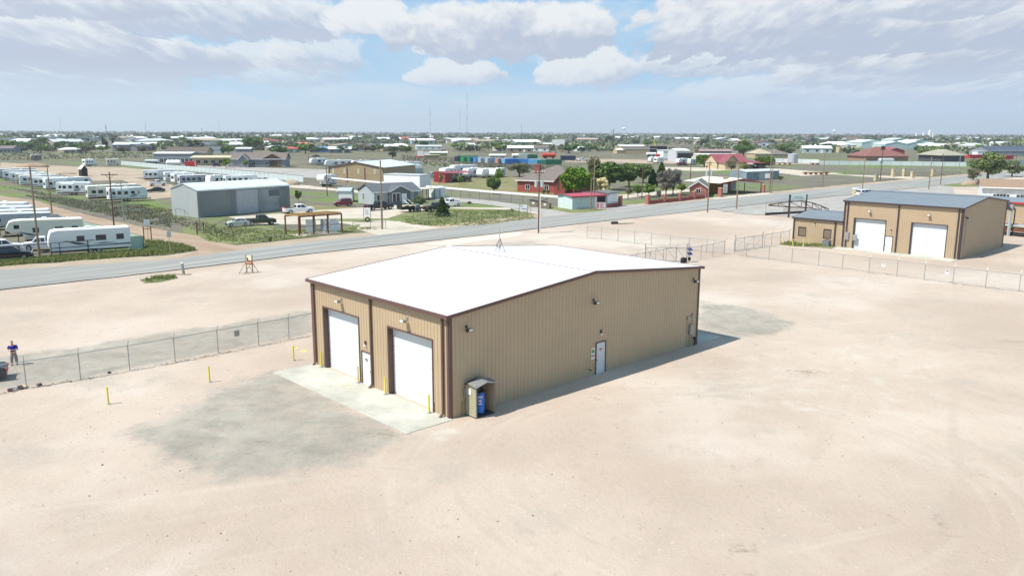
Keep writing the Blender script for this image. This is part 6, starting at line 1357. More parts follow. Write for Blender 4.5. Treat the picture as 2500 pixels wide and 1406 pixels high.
# ---------------------------------------------------------------- person
def person(loc, rz):
    bm_ = bpy.data.meshes.new('p'); S = []; E_ = []; R_ = []
    def ch(pts, start=None):
        k = start
        for p, r in pts:
            S.append(p); R_.append(r); i = len(S) - 1
            if k is not None: E_.append((k, i))
            k = i
        return k
    pel = ch([((0, 0, .95), .155)]); sp1 = ch([((0, .02, 1.12), .165), ((0, .0, 1.30), .17), ((.0, -.05, 1.42), .14)], pel); ne_ = ch([((0, -.12, 1.50), .065), ((0, -.17, 1.57), .075), ((0, -.20, 1.64), .10), ((0, -.19, 1.71), .085)], sp1)
    for s in (-1, 1):
        k = ch([((s * .10, 0, .86), .11), ((s * .13, -.02, .50), .075), ((s * .15, .02, .12), .05)], pel); ch([((s * .16, -.05, .045), .045), ((s * .17, -.17, .035), .035)], k)
        k = ch([((s * .19, -.03, 1.40), .075), ((s * .30, -.06, 1.12), .055), ((s * .10, -.33, 1.16), .038), ((s * .06, -.40, 1.18), .033)], sp1)
        for f in range(4): ch([((s * (.03 - .0), -.43, 1.20 - f * .017), .011), ((s * -.01, -.47, 1.205 - f * .017), .010), ((s * -.035, -.45, 1.20 - f * .017), .009)], k)
        ch([((s * .055, -.40, 1.235), .012), ((s * .03, -.43, 1.245), .010)], k)
    bm_.from_pydata(S, E_, []); o = bpy.data.objects.new('tmp', bm_); COL.objects.link(o)
    m = o.modifiers.new('s', 'SKIN'); m.use_smooth_shade = True
    for i, r in enumerate(R_): bm_.skin_vertices[0].data[i].radius = (r, r)
    bm_.skin_vertices[0].data[0].use_root = True; s_ = o.modifiers.new('u', 'SUBSURF'); s_.levels = 1; s_.render_levels = 1
    bpy.context.view_layer.update(); dg = bpy.context.evaluated_depsgraph_get(); body = bpy.data.meshes.new_from_object(o.evaluated_get(dg)); bpy.data.objects.remove(o)
    t = bpy.data.objects.new('person', body); COL.objects.link(t); t.location = loc; t.rotation_euler.z = rz; body.materials.clear(); body.materials.append(SKIN)
    tag(t, 'person in a blue shirt and grey trousers looking down at something held in both hands', 'person')
    def cloth(name, chains, m, pad):
        S2, E2, R2 = [], [], []
        for c_ in chains:
            k = None
            for (p, r) in c_:
                if k is None and S2:                       # join to an existing point where the chain starts
                    j = min(range(len(S2)), key=lambda q: (Vector(S2[q]) - Vector(p)).length)
                    if (Vector(S2[j]) - Vector(p)).length < 1e-4: k = j; continue
                S2.append(p); R2.append(r + pad); i = len(S2) - 1
                if k is not None: E2.append((k, i))
                k = i
        me_ = bpy.data.meshes.new(name); me_.from_pydata(S2, E2, []); q = bpy.data.objects.new('tmp', me_); COL.objects.link(q); q.modifiers.new('s', 'SKIN').use_smooth_shade = True
        for i, r in enumerate(R2): me_.skin_vertices[0].data[i].radius = (r, r)
        me_.skin_vertices[0].data[0].use_root = True; u = q.modifiers.new('u', 'SUBSURF'); u.levels = 1; u.render_levels = 1
        bpy.context.view_layer.update(); dg = bpy.context.evaluated_depsgraph_get(); me2 = bpy.data.meshes.new_from_object(q.evaluated_get(dg)); bpy.data.objects.remove(q)
        me2.materials.clear(); me2.materials.append(m); o2 = bpy.data.objects.new(name, me2); COL.objects.link(o2); o2.parent = t
    a0 = (0, .02, 1.12)
    cloth('shirt', [[((0, 0, .93), .17), (a0, .19), ((0, .0, 1.30), .19), ((.0, -.05, 1.43), .14)]] + [[((0, .0, 1.30), .19), ((s * .20, -.03, 1.39), .085), ((s * .275, -.05, 1.20), .075)] for s in (-1, 1)], SHIRT, .015)
    cloth('trousers', [[((0, 0, .96), .15), ((0, 0, .90), .15)]] + [[((0, 0, .90), .15), ((s * .105, 0, .80), .115), ((s * .135, -.02, .50), .09), ((s * .15, .02, .10), .075)] for s in (-1, 1)], TROUS, .02)
    mb = MB(); mb.blob((0, -.165, 1.745), (.082, .095, .06), 12, 6); mb.build('hair', HAIR, t, smooth=True)
    for s in (-1, 1): mb = MB(); mb.blob((s * .16, -.09, .045), (.055, .15, .05), 10, 5); mb.build('shoe', BLACK, t, smooth=True)
    mb = MB()
    for s in (-1, 1): mb.blob((s * .035, -.285, 1.66), (.012, .01, .01), 6, 4)
    mb.build('eye', BLACK, t)
    mb = MB(); mb.blob((0, -.30, 1.635), (.014, .02, .022), 6, 4); mb.build('nose', SKIN, t, smooth=True)
person(G(36, 891), rad(25))
t = thing('phone', 'small dark remote held in the hands of the person in blue', 'device', G(36, 891) + Vector((0, 0, 0)), rad(25)); mb = MB(); mb.box(-.05, -.50, 1.16, .05, -.46, 1.19); mb.build('case', BLACK, t); t.name = 'hand_controller'
# rubble by the fence
for i, (p, s, m_, lb) in enumerate([((27, 956), .22, BROWN, 'leftmost dark reddish rock by the fence foot'), ((38, 954), .24, CONCD, 'pale grey rock among the rocks by the fence'), ((49, 951), .26, BROWN, 'brown rock beside the fence post'), ((58, 948), .28, STONE, 'tan rock against the fence post'), ((96, 942), .18, DKBROWN, 'lone dark rock along the fence left of the second post'), ((267, 912), .17, DKBROWN, 'small dark rock before the third fence post')]):
    mb = MB(); mb.blob((0, 0, s * .4), (s, s * .8, s * .7), 7, 5, jit=.25); tag(mb.build('rock', m_, None, G(*p), i), lb, 'rock', 'rocks by the fence')
t = thing('drain_pipe', 'dark drain pipe end in a small ditch beyond the wire fence', 'pipe', G(1493, 548), rad(20)); mb = MB(); mb.tube((0, 0, .25), (1.2, 0, .25), .3, n=14); mb.build('pipe', DKBROWN, t); mb = MB(); mb.add([(1.2, -.5, .1), (4.6, -.25, .1), (4.6, .25, .1), (1.2, .5, .1)], [(0, 1, 2, 3)]); mb.build('ditch_bed', mat('dark_ditch', (.12, .11, .05)), t)
# ---------------------------------------------------------------- caravans
W0 = (.78, .78, .76); W1_ = (.70, .71, .71); CRM = (.72, .68, .56); GR = (.42, .43, .44)
gA = 'caravans in the front left lot'; gB = 'caravans in the left storage row'; gC = 'caravans in the middle of the storage yard'; gD = 'caravans behind the tan three bay building'; gE = 'caravans by the red carport'
place(TT, (121, 628), (322, 614), 'long white trailer with dark swooshes standing nearest the road', W0, True, gA, zs=1.05)
place(FWT, (18, 601), (207, 590), 'cream fifth wheel trailer with two shuttered windows, second from the road', CRM, True, gA, zs=1.0)
place(FWT, (-20, 581), (130, 572), 'grey fifth wheel trailer third from the road', GR, True, gA)
place(TT, (-60, 565), (122, 558), 'white roofed trailer fourth from the road at the left edge', W0, True, gA)
place(TT, (-60, 552), (78, 549), 'white roofed trailer fifth from the road at the left edge', W1_, True, gA)
place(TTS, (-45, 540), (64, 538), 'farthest white trailer of the front left lot', W0, True, gA)
house('dark_tent_shed', 'dark grey roofed low shed between the trailers and the green fence', 'shed', G(97, 583), G(165, 576), 5, 2.2, .9, 'gx', GREYST, mat('dark_felt', (.09, .10, .11)), oh=.1, trim=None)
t = thing('covered_boat', 'low pale covered boat between the two front trailers and the green fence', 'boat', G(250, 585), rad(15)); mb = MB(); mb.loft([(-3.2, 1.0, .9), (-3.0, 1.7, .85), (-.5, 2.0, .8), (1.5, 1.8, .6), (3.4, 1.35, .12), (3.0, .9, .15), (-.5, .5, .8), (-3.1, .5, .85)]); mb.build('hull_cover', RVROOF, t); wheels(t, [(-1.4, 1.0), (-1.4, -1.0)], .33)
for (p, q, pr, c, fl, lb) in [((268, 494.5), (362, 490), TT, W1_, False, 'white trailer with a grey swoosh, nearest of the storage row'), ((216, 491), (352, 485), FWT, CRM, False, 'tall pale trailer just behind the nearest one of the storage row'), ((138, 477), (222, 476), TT, W0, False, 'white rounded front trailer standing alone above the green bank'),
        ((113, 468), (228, 463), FWT, W1_, False, 'long white fifth wheel behind the rounded trailer'), ((78, 462), (170, 459), TT, W0, False, 'white trailer fifth from the front of the storage row'), ((50, 456), (150, 453), TT, W1_, False, 'white trailer sixth from the front of the storage row'), ((38, 451), (130, 449), TTS, CRM, False, 'cream trailer seventh from the front of the storage row'),
        ((25, 447), (115, 445), TT, W0, False, 'white trailer eighth from the front of the storage row'), ((8, 443), (100, 441), FWT, W1_, False, 'grey white trailer ninth from the front of the storage row'), ((-15, 439), (95, 436), FWT, GR, False, 'farthest long grey trailer of the storage row')]:
    place(pr, p, q, lb, c, fl, gB)
for (p, q, pr, c, fl, lb) in [((350, 441.5), (432, 440), FWT, W0, False, 'long white trailer at the left of the yard middle group'), ((404, 446), (470, 444), TTS, W0, False, 'white trailer with a dark window behind the white pickup'), ((427, 450), (488, 447), TTS, W1_, False, 'small grey white trailer beside the long grey one'), ((440, 455.5), (518, 452.5), TT, GR, False, 'long grey trailer with several small windows'),
        ((514, 456), (548, 454), TTS, W0, True, 'short white trailer right behind the grey steel shed roof'), ((552, 456), (632, 453), TT, W0, False, 'white trailer end showing above the right of the grey shed roof')]:
    place(pr, p, q, lb, c, fl, gC)
place(TTS, (209, 406.5), (237, 405.5), 'small white trailer alone beyond the dirt mounds', W0, False); place(MH, (262, 405), (292, 404.5), 'beige motorhome at the left end of the sheet metal fence', CRM, False)
place(TTS, (76, 393), (103, 392.5), 'weathered brownish old trailer alone in the far field', (.30, .25, .22), True)
for i, (p, q, pr, c, fl) in enumerate([((795, 409), (862, 408), TT, W0, True), ((862, 410), (905, 409), TT, W1_, True), ((905, 412), (942, 411), TTS, W0, True), ((940, 414), (990, 412), TT, W0, True), ((968, 416), (1030, 414), FWT, W1_, True), ((760, 404), (800, 403), TTS, W1_, True)]):
    place(pr, p, q, ('leftmost', 'second', 'third', 'fourth', 'rightmost', 'dark fronted far left')[i] + ' trailer of the row behind the tan three bay building', c, fl, gD)
for i, (p, q, pr, c, fl) in enumerate([((1080, 447), (1135, 440), TT, W0, True), ((1085, 434), (1118, 430), TTS, W0, True), ((1106, 427), (1162, 424), FWT, W0, True), ((1142, 434), (1178, 431), TTS, W0, True), ((1176, 436), (1212, 432), TTS, W1_, True), ((1205, 436), (1238, 431), TTS, W0, True)]):
    place(pr, p, q, ('white trailer directly behind the red carport', 'small white trailer left of the red carport roof', 'longest white fifth wheel above the red carport', 'white trailer just right of the red carport', 'pale trailer with grey front, second right of the red carport', 'trailer behind the two green trees')[i], c, fl, gE)
place(MH, (1604, 399), (1620, 398.5), 'small white camper left of the round bright tree', W0, True); place(TTS, (1588, 398.5), (1618, 398), 'pale camper with small windows behind the dark pine', W1_, True, None); place(TTS, (1657, 403), (1682, 402.5), 'white camper behind the maroon car', W0, True)
place(TTS, (1686, 404), (1703, 403.5), 'boxy white camper left of the bright round tree', (.6, .62, .58), True); place(FWT, (792, 457), (822, 454), 'white fronted trailer behind the left end of the white topped fence', W0, True)
# ---------------------------------------------------------------- cars
cw = (.75, .76, .77); 
place(SUV, (-25, 640), (80, 634), 'dark blue-black suv behind the pipe rail fence at the left edge', (.015, .02, .035)); place(SUV, (-40, 622), (62, 614), 'white suv between the dark suv and the white pickup', cw)
place(PICK, (55, 615), (150, 610), 'white pickup beside the pole in the front left lot', cw, True)
place(SEDAN, (-162, 954), (-16, 936), 'black car tail showing at the left edge near the person in blue', (.02, .02, .03), True, stretch=False)
place(SEDAN, (554, 556), (612, 553), 'silver white sedan on the grass before the grey steel shed', (.55, .58, .60), True); place(PICK, (603, 553), (676, 549), 'old dark olive pickup beside the silver sedan', (.06, .065, .05))
place(PICK, (697, 524), (770, 520), 'white pickup parked at the corner of the grey steel shed', cw); place(SUV, (818, 505.5), (862, 504), 'maroon station wagon on the dry lawn', (.22, .03, .05), True)
place(PICK, (900, 516), (963, 511), 'black pickup before the blue-grey house', (.012, .012, .016)); place(PICK, (1046, 519), (1100, 514), 'dark pickup hidden behind the small pine tree', (.03, .032, .038)); place(PICK, (1086, 507), (1127, 505), 'white pickup right of the small pine tree', cw, True)
place(SUV, (520, 407.5), (541, 407), 'dark suv before the long tan house', (.04, .05, .06)); place(SEDAN, (555, 407.5), (582, 407), 'silver sedan before the house with the two gables', (.5, .52, .53)); place(SUV, (621, 406), (651, 405), 'white suv before the gabled house', cw); place(PICK, (671, 405.5), (706, 404), 'grey pickup before the gabled house porch', (.4, .41, .43))
place(PICK, (365, 455.5), (408, 454), 'white pickup in the storage yard before the long trailer', cw); place(SEDAN, (358, 471), (404, 470), 'black sedan in the storage yard', (.012, .014, .025), True)
place(PICK, (1412, 394), (1437, 393), 'white truck right of the dark covered trailer', cw, True); place(PICK, (1046, 434.5), (1073, 432), 'silver pickup left of the red carport', (.5, .5, .52), True); place(PICK, (1124, 445), (1152, 442), 'dark maroon pickup under the red carport', (.05, .01, .03))
place(PICK, (1730, 411), (1760, 410), 'maroon pickup left of the stone house', (.15, .03, .05)); place(SUV, (1657, 405.5), (1682, 405), 'maroon car in the yard behind the gatehouse', (.2, .02, .04)); place(SUV, (1830, 413), (1850, 412.5), 'dark car under the left of the maroon carport', (.02, .02, .03)); place(SUV, (1852, 413), (1872, 412.5), 'dark car under the right of the maroon carport', (.03, .02, .05))
place(SUV, (2100, 481), (2146, 478), 'white van behind the farther shop roof', cw); place(SEDAN, (766, 384), (782, 383.5), 'dark far car in the olive field', (.03, .03, .04)); place(PICK, (2025, 402), (2060, 401), 'dark pickup by the far white fence', (.05, .05, .06))
# small trailer with red mower, flatbed with load
a = G(683, 521); t = thing('utility_trailer', 'small trailer with a red mower beside the white pickup', 'trailer', a, rad(10)); mb = MB(); mb.box(0, -.7, .45, 2.6, .7, .55); mb.build('deck', BLACK, t); wheels(t, [(1.2, .8), (1.2, -.8)], .32)
t = thing('ride_on_mower', 'red ride on mower on the small trailer', 'mower', a + Vector((1.1, .1, .55)), rad(10)); mb = MB(); mb.prism([(-.8, .1), (-.8, .6), (-.2, .7), (.3, .55), (.7, .6), (.8, .1)], -.45, .45); mb.build('body', RED, t); wheels(t, [(-.5, .4), (-.5, -.4), (.5, .4), (.5, -.4)], .2, .12)
a, b = G(981, 520), G(1046, 516); t = thing('flatbed_trailer', 'black flatbed trailer loaded with junk before the olive tree', 'trailer', a, HD(a, b)); L = (b - a).length; mb = MB(); mb.box(0, 0, .6, L, 2.2, .75); mb.box(0, 0, .75, .1, 2.2, 1.7); mb.box(.1, 0, .75, L * .5, .06, 1.25); mb.build('deck', BLACK, t); wheels(t, [(L * .5, .0), (L * .5, 2.2), (L * .5 + .9, 0), (L * .5 + .9, 2.2)], .4)
for i, (x, y, s, m_, lb) in enumerate([(1.6, 1.1, .5, STONE, 'tan box on the black flatbed'), (2.8, .9, .4, YELW, 'orange brown crate on the black flatbed'), (4.2, 1.2, .5, GALV, 'grey bin on the black flatbed')]):
    mb = MB(); mb.prism([(-s, 0), (-s * .9, s * 1.3), (s * .9, s * 1.5), (s, 0)], -s * .8, s * .8); T = Matrix.Rotation(HD(a, b), 4, 'Z'); tag(mb.build('crate', m_, None, a + T @ Vector((x, y, .76)), HD(a, b), bevel=.03), lb, 'crate')
# carports / tanks
a, b = G(1087, 447), G(1150, 444); t = thing('carport', 'open red steel carport before the white trailers', 'carport', a, HD(a, b)); L = (b - a).length; mb = MB(); mb.add([(-.3, -.3, 3.1), (L + .3, -.3, 3.0), (L + .3, 6, 3.1), (-.3, 6, 3.1), (-.3, 3, 3.7), (L + .3, 3, 3.6)], [(0, 1, 5, 4), (4, 5, 2, 3), (0, 4, 3), (1, 2, 5)]); mb.build('roof', REDROOF, t); mb = MB(); mb.box(0, 0, 0, 2.7, .1, 3.1); mb.box(0, .1, 0, .1, 5.8, 3.1); mb.build('side_sheet', mat('faded_red_sheet', (.30, .055, .055)), t)
for x in (L * .5, L): mb = MB(); mb.box(x - .08, -.1, 0, x + .08, .06, 3.0); mb.build('post', RED, t)
a = G(1010, 441); t = thing('arched_shelter', 'long dark grey arched shelter right of the tan building', 'shelter', G(1000, 428), HD(G(1000, 428), G(1046, 424))); mb = MB(); mb.prism([(6 * 0 + 0, 0), (0, 2.4), (.8, 3.4), (2.4, 4.0), (4, 3.4), (4.8, 2.4), (4.8, 0)], 0, 3); mb.v = [(y * 3.4, x, z) for x, y, z in mb.v]; mb.build('roof', GREYST, t); mb = MB(); mb.box(10.21, .3, 0, 10.25, 4.5, 2.6); mb.build('opening', DARK, t)
tank = lambda px, py, w, top, m_, lb, nm='storage_tank': None
def mktank(px, py, w, top, m_, lb):
    g = G(px, py); d = g.length; r = w * d / FPX / 2; h = HG(px, py, top); t = thing('storage_tank', lb, 'tank', g); mb = MB(); mb.tube((0, 0, 0), (0, 0, h * .94), r, n=20); mb.build('shell', m_, t); mb = MB(); mb.tube((0, 0, h * .94), (0, 0, h), r, r * .15, n=20); mb.build('roof', m_, t); mb = MB()
    for q in (-.3, .3): mb.tube((q, -r - .1, 0), (q, -r - .1, h * .95), .05, n=4)
    for k in range(int(h / .5)): mb.tube((-.3, -r - .1, k * .5), (.3, -r - .1, k * .5), .04, n=4)
    mb.build('ladder', GALV, t)
SILV = mat('silver_tank', (.42, .45, .48), .5, .2, .08, .5)
mktank(1935, 399, 23, 375, SILV, 'silver round storage tank right of the stone house'); mktank(2068, 374, 10, 352, SILV, 'tall silver tank in the far yard'); mktank(2047, 373, 12, 359, STONE, 'squat cream tank beside the tall silver tank'); mktank(1690, 396, 6, 383, WHT, 'small white tank behind the yard pole')
# rows of boxy waste trailers
gF = 'box trailers in the far yard'
def boxtr(px, py, wpx, hpx, L, m_, lb, ang=0., wheels_=True):
    g = G(px, py); d = g.length; w = wpx * d / FPX; h = hpx * d / FPX * 1.0; t = thing('box_trailer', lb, 'trailer', g, ang, gF); z0 = h * .16
    mb = MB(); mb.box(-w / 2, 0, z0, w / 2, L, h); mb.build('body', m_, t, bevel=.06); mb = MB()
    for k in range(max(2, int(w / .9))): x = -w / 2 + w * (k + .5) / max(2, int(w / .9)); mb.box(x - .08, -.1, z0, x + .08, -.001, h)
    for k in range(int(L / 1.1)): mb.box(-w / 2 - .08, k * 1.1 + .2, z0, -w / 2 - .001, k * 1.1 + .36, h); mb.box(w / 2 + .001, k * 1.1 + .2, z0, w / 2 + .08, k * 1.1 + .36, h)
    mb.build('ribs', m_, t)
    for x in (-w * .36, w * .36): mb = MB(); mb.tube((x - .25, .6, .5), (x + .25, .6, .5), .5, n=12); mb.build('wheel', WHT if w < 9 else TYRE, t)
cols = {'navy': (.02, .03, .07), 'green': (.02, .28, .08), 'dkgreen': (.01, .10, .05), 'blue': (.05, .22, .55), 'pale': (.42, .45, .47), 'lblue': (.18, .42, .68), 'salmon': (.50, .25, .19), 'dblue': (.02, .10, .32), 'teal': (.03, .20, .18)}
CM = {k: mat(k + '_box_paint', v, .5, 0, .12, .5) for k, v in cols.items()}
for px, py, w, h, L, c, lb in [(1114, 396, 12, 13, 9, 'navy', 'navy box trailer at the left end of the colourful row'), (1128, 397, 10, 13, 10, 'green', 'bright green box trailer'), (1144, 398, 9, 13, 9, 'teal', 'teal green box trailer'), (1159, 398.5, 10, 13, 9, 'blue', 'blue box trailer left of the pale one'),
        (1170, 399, 9, 13, 9, 'pale', 'pale grey box trailer left of the dark gap'), (1187, 400.5, 9, 14, 9, 'pale', 'pale grey box trailer beside the light blue one'), (1198, 400, 9, 13, 9, 'lblue', 'light blue box trailer'), (1212, 401.5, 10, 14, 9, 'salmon', 'salmon pink box trailer'), (1228, 401.5, 11, 14, 10, 'lblue', 'bright blue box trailer right of the salmon one')]:
    boxtr(px, py, w, h, L, CM[c], lb, rad(-35))
for px, py, w, h, c, lb in [(1250, 402.5, 28, 14, 'dblue', 'long deep blue trailer side on'), (1276, 402, 34, 13, 'blue', 'long mid blue trailer side on'), (1305, 402.5, 28, 13, 'lblue', 'long light blue trailer side on'), (1325, 403, 26, 12, 'teal', 'long teal trailer side on'), (1352, 405, 38, 15, 'dkgreen', 'long dark green trailer at the right end of the row'), (1387, 394, 36, 13, 'navy', 'long navy trailer with white ropes alone in the yard'),
        (1280, 388, 26, 12, 'pale', 'grey blue trailer in the row behind'), (1300, 389, 24, 11, 'dkgreen', 'dark green trailer in the row behind'), (1140, 386, 50, 5, 'dkgreen', 'low dark green trailer behind the bright green one')]:
    boxtr(px, py, w, h, 3, CM[c], lb, 0)
def htank(px, py, w, h, m_, lb):
    g = G(px, py); d = g.length; L = w * d / FPX; r = h * d / FPX / 2; t = thing('tank_trailer', lb, 'tanker', g, .15, 'tank trailers in the far yards'); mb = MB(); z = r + .9
    mb.tube((-L / 2 + r * .4, 0, z), (L / 2 - r * .4, 0, z), r, n=16); mb.tube((-L / 2, 0, z), (-L / 2 + r * .4, 0, z), r * .6, r, n=16); mb.tube((L / 2 - r * .4, 0, z), (L / 2, 0, z), r, r * .6, n=16); mb.build('tank', m_, t, smooth=False)
    mb = MB(); mb.box(-L * .45, -.6, .7, L * .45, .6, .95); mb.build('frame', BLACK, t)
    for x in (-L * .3, -L * .22, L * .3): mb = MB(); mb.tube((x, -1.1, .5), (x, 1.1, .5), .5, n=10); mb.build('wheel', TYRE, t)
for px, py, w, h, m_, lb in [(1340, 387, 34, 9, mat('orange_red', (.55, .05, .03)), 'orange red tank trailer'), (1617, 387, 34, 7, RED, 'dark red tank trailer'), (1215, 387, 42, 7, WHT, 'long white tank trailer behind the colourful row'), (1262, 387, 24, 8, WHT, 'shorter white tank trailer behind the colourful row'), (1590, 383, 24, 7, WHT, 'white tank trailer left of the dark red one'),
        (425, 409, 32, 12, WHT, 'white tank trailer before the long grey building'), (372, 402, 30, 7, LGREYST, 'pale blue tank trailer along the sheet fence'), (2162, 404, 36, 12, GREYST, 'dark grey tank trailer by the far fence')]: htank(px, py, w, h, m_, lb)
t = thing('enclosed_trailer', 'red enclosed trailer before the long tan house', 'trailer', G(468, 409), rad(10)); mb = MB(); mb.box(-2.7, -1, .5, 2.2, 1.2, 2.7); mb.build('body', RED, t, bevel=.06); wheels(t, [(0, -1.1), (0, 1.3)], .4); mb = MB(); mb.box(1.6, -1.02, .6, 2.15, -1.0, 2.6); mb.build('door', STONE, t)
for i, (p, wd, hh, c, lb) in enumerate([((1035, 386), 44, 5, RED, 'long low red trailer with wrapped load in the brown field')]):
    g = G(*p); t = thing('lowbed_trailer', lb, 'trailer', g, .1); w = wd * g.length / FPX; mb = MB(); mb.box(-w / 2, 0, .5, w / 2, 2.4, 1.2); mb.build('deck', c, t); mb = MB(); mb.box(-w * .35, .2, 1.2, -w * .02, 2.2, 4.4); mb.box(w * .02, .2, 1.2, w * .4, 2.2, 3.8); mb.build('load', WHT, t)
# steel racks
for p, w, lb in (((1905, 402.5), 60, 'long rusty pipe rack in the yard right of the stone house'), ((2010, 403), 55, 'rusty pipe rack along the far white fence'), ((1995, 427), 60, 'low rusty flatbed in the grey green field')):
    g = G(*p); L = w * g.length / FPX; t = thing('pipe_rack', lb, 'rack', g, .05, 'pipe racks'); mb = MB()
    for y in (0, 1, 2): mb.box(-L / 2, y, .7, L / 2, y + .25, .95)
    mb.build('pipes', RUST, t)
    for k in range(5): mb = MB(); mb.box(-L / 2 + L * (k + .5) / 5 - .1, 0, 0, -L / 2 + L * (k + .5) / 5 + .1, 2.3, .7); mb.build('leg', RUST, t)
# lifts, mast crane, ring
t = thing('boom_lift', 'yellow boom lift raised beside the far brown building', 'lift', G(1603, 374), 0); mb = MB(); mb.bar((0, 0, 1), (-2.5, 0, 9.5), .9, .6); mb.box(-3.2, -.6, 9.2, -1.9, .6, 10.2); mb.build('boom', YEL, t); mb = MB(); mb.box(-2, -1.4, .4, 2, 1.4, 1.9); mb.build('base', YEL, t)
t = thing('steel_ring', 'pale standing steel ring left of the mesquite tree', 'ring', G(1795, 372)); mb = MB()
for k in range(24): a0 = k * math.pi / 12; a1 = a0 + math.pi / 12; mb.tube((3 * math.cos(a0), 0, 3.2 + 3 * math.sin(a0)), (3 * math.cos(a1), 0, 3.2 + 3 * math.sin(a1)), .35, n=6)
mb.build('hoop', LGREYST, t)
for p, w, h, c, lb in (((80, 408), 66, 1.8, TRACK, 'reddish dirt mound in the left field'), ((712, 452), 40, 1.6, DIRTT, 'pale dirt mound behind the grey steel shed'), ((150, 425), 60, 1.0, DIRTT, 'low dirt heap behind the trailer row'), ((2370, 452), 40, 1.5, TRACK, 'tan earth heap left of the white house')):
    g = G(*p); W = w * g.length / FPX; mb = MB(); mb.blob((0, 0, 0), (W / 2, W / 4, h), 22, 9, jit=.10); o = mb.build('dirt_mound', c, None, g, 0, smooth=True); tag(o, lb, 'mound')
house('small_open_shed', 'small dark open fronted shed on the dirt behind the trailer row', 'shed', G(200, 431), G(215, 430.5), 3, 2.6, 1.2, 'gy', BLACK, WHT, oh=.15, trim=None)
# ---------------------------------------------------------------- named far buildings
def hb(nm, lb, x0, x1, yb, ytop, dep, rise, st, wm, rm, cat='building', dy=0., **k):
    a, b = G(x0, yb), G(x1, yb + dy); h = HG((x0 + x1) / 2, yb + dy / 2, ytop) - rise * .5
    return house(nm, lb, cat, a, b, dep, max(2.2, h), rise, st, wm, rm, **k)
TANH = mat('tan_plaster', (.45, .36, .22)); GRH = mat('grey_plaster', (.24, .25, .27)); OLV = mat('olive_sheet', (.30, .27, .17)); MINT = mat('mint_sheet', (.45, .56, .54)); SHB = mat('brown_roof', (.12, .095, .08), .9)
wn_ = lambda n, z=1., w=1.2, h=1.2: tuple(((k + .5) / n, z, w, h) for k in range(n))
hb('long_grey_building', 'long grey building with a white roof edge behind the sheet fence', 376, 468, 401, 374, 14, .5, 'gx', GRH, WHT, wins=wn_(9, .8, 1.6, 2), oh=.2)
hb('tan_house', 'long low tan house before the brown roofed one', 470, 562, 404, 383, 12, .6, 'gx', TANH, STONE, 'house', wins=wn_(5, .9, 2, 1.6), oh=.8)
hb('brown_roof_building', 'building with a broad brown roof behind the long tan house', 405, 505, 394, 366, 14, 2.5, 'gx', TANH, SHB, oh=.5)
hb('gabled_house', 'brown roofed house with a pale gable end and porch', 566, 697, 408, 381, 11, 2.6, 'gx', GRH, SHING, 'house', wins=wn_(4, 1, 1.6, 1.2), side=(('L', 4, 1, 1.4, 1.4, GLASS),), oh=.5)
hb('gabled_house_wing', 'small front gable of the brown roofed house', 583, 606, 409, 383, 5, 2.2, 'gy', GRH, SHING, 'house wing', wins=((.4, 1, 1, 1.2),), oh=.4); hb('porch_wing', 'timber porch wing of the brown roofed house', 645, 687, 408, 382, 5, 2.0, 'gy', mat('porch_wood', (.16, .10, .06)), SHING, 'house wing', oh=.5, trim=None)
hb('white_shed', 'grey house with a white end wall right of the brown slope', 507, 540, 375, 361, 7, 1.4, 'gx', LGREYST, SHINGG, 'shed', oh=.2); hb('open_shed', 'pale roofed shed with a grey side behind the gabled house', 576, 613, 376, 362, 8, .8, 'gx', GRH, WHT, 'shed', oh=.3); 
hb('blue_shed', 'blue roofed shed among parked trailers', 757, 802, 372, 360, 9, .9, 'gx', mat('blue_wall', (.08, .15, .28)), mat('blue_roof', (.10, .22, .40)), 'shed'); hb('teal_house', 'teal walled house with a red roof in the far trees', 728, 752, 368, 350, 8, 1.2, 'gx', mat('teal_wall', (.10, .38, .42)), mat('orange_roof', (.55, .16, .12)), 'house')
hb('grey_mobile_home', 'long dark grey roofed mobile home behind the parked trailers', 895, 962, 365, 353, 10, 1.3, 'gx', GRH, SHINGG, 'mobile home', wins=wn_(4)); hb('arched_hut', 'white arched roof hut right of the grey mobile home', 964, 987, 361, 353, 10, 1.5, 'gx', GREYST, WHT, 'hut')
hb('low_olive_shed', 'low olive brown shed with two parts in the brown field', 1036, 1072, 391, 379, 7, .3, 'flat', OLV, STONE, 'shed'); hb('tan_steel_shed', 'tan shed behind the low olive brown one', 1050, 1092, 386, 372, 8, .6, 'gx', mat('yellow_tan', (.42, .36, .20)), WHT, 'shed')
hb('white_mobile_home', 'long white mobile home with a flat roof in the brush', 1016, 1078, 366, 356, 10, .5, 'gx', WHT, WHT, 'mobile home', wins=wn_(4, 1, 1.5, 1)); hb('white_steel_building', 'white steel building with a grey front in the far field', 1115, 1160, 363, 352, 14, 1.5, 'gx', WHT, WHT)
hb('white_carport_row', 'long low white carport right of the white steel building', 1160, 1235, 362, 355, 8, .4, 'gx', OLV, WHT, 'shed'); hb('low_brown_motel', 'long low brown house with a bright white roof', 1312, 1358, 359, 351, 14, .8, 'gx', mat('brown_wall', (.30, .21, .14)), WHT, 'house', wins=wn_(5)); hb('low_brown_motel', 'right half of the long low brown house with a white roof', 1370, 1392, 358, 352, 14, .8, 'gx', mat('brown_wall2', (.28, .20, .14)), WHT, 'house')
hb('brown_workshop', 'tan workshop with a dark open bay in the far yard', 1522, 1604, 376, 361, 26, 1.6, 'gx', mat('workshop_tan', (.42, .33, .20)), SHB, oh=.2, doors=((.78, 14, 6, DARK),)); hb('pale_annex', 'pale annex left of the tan workshop', 1506, 1524, 376, 365, 12, .8, 'gx', TANH, WHT, 'annex'); hb('pale_upper_block', 'pale upper block with shutters behind the tan workshop', 1514, 1576, 371, 356, 18, .8, 'gx', TANH, WHT)
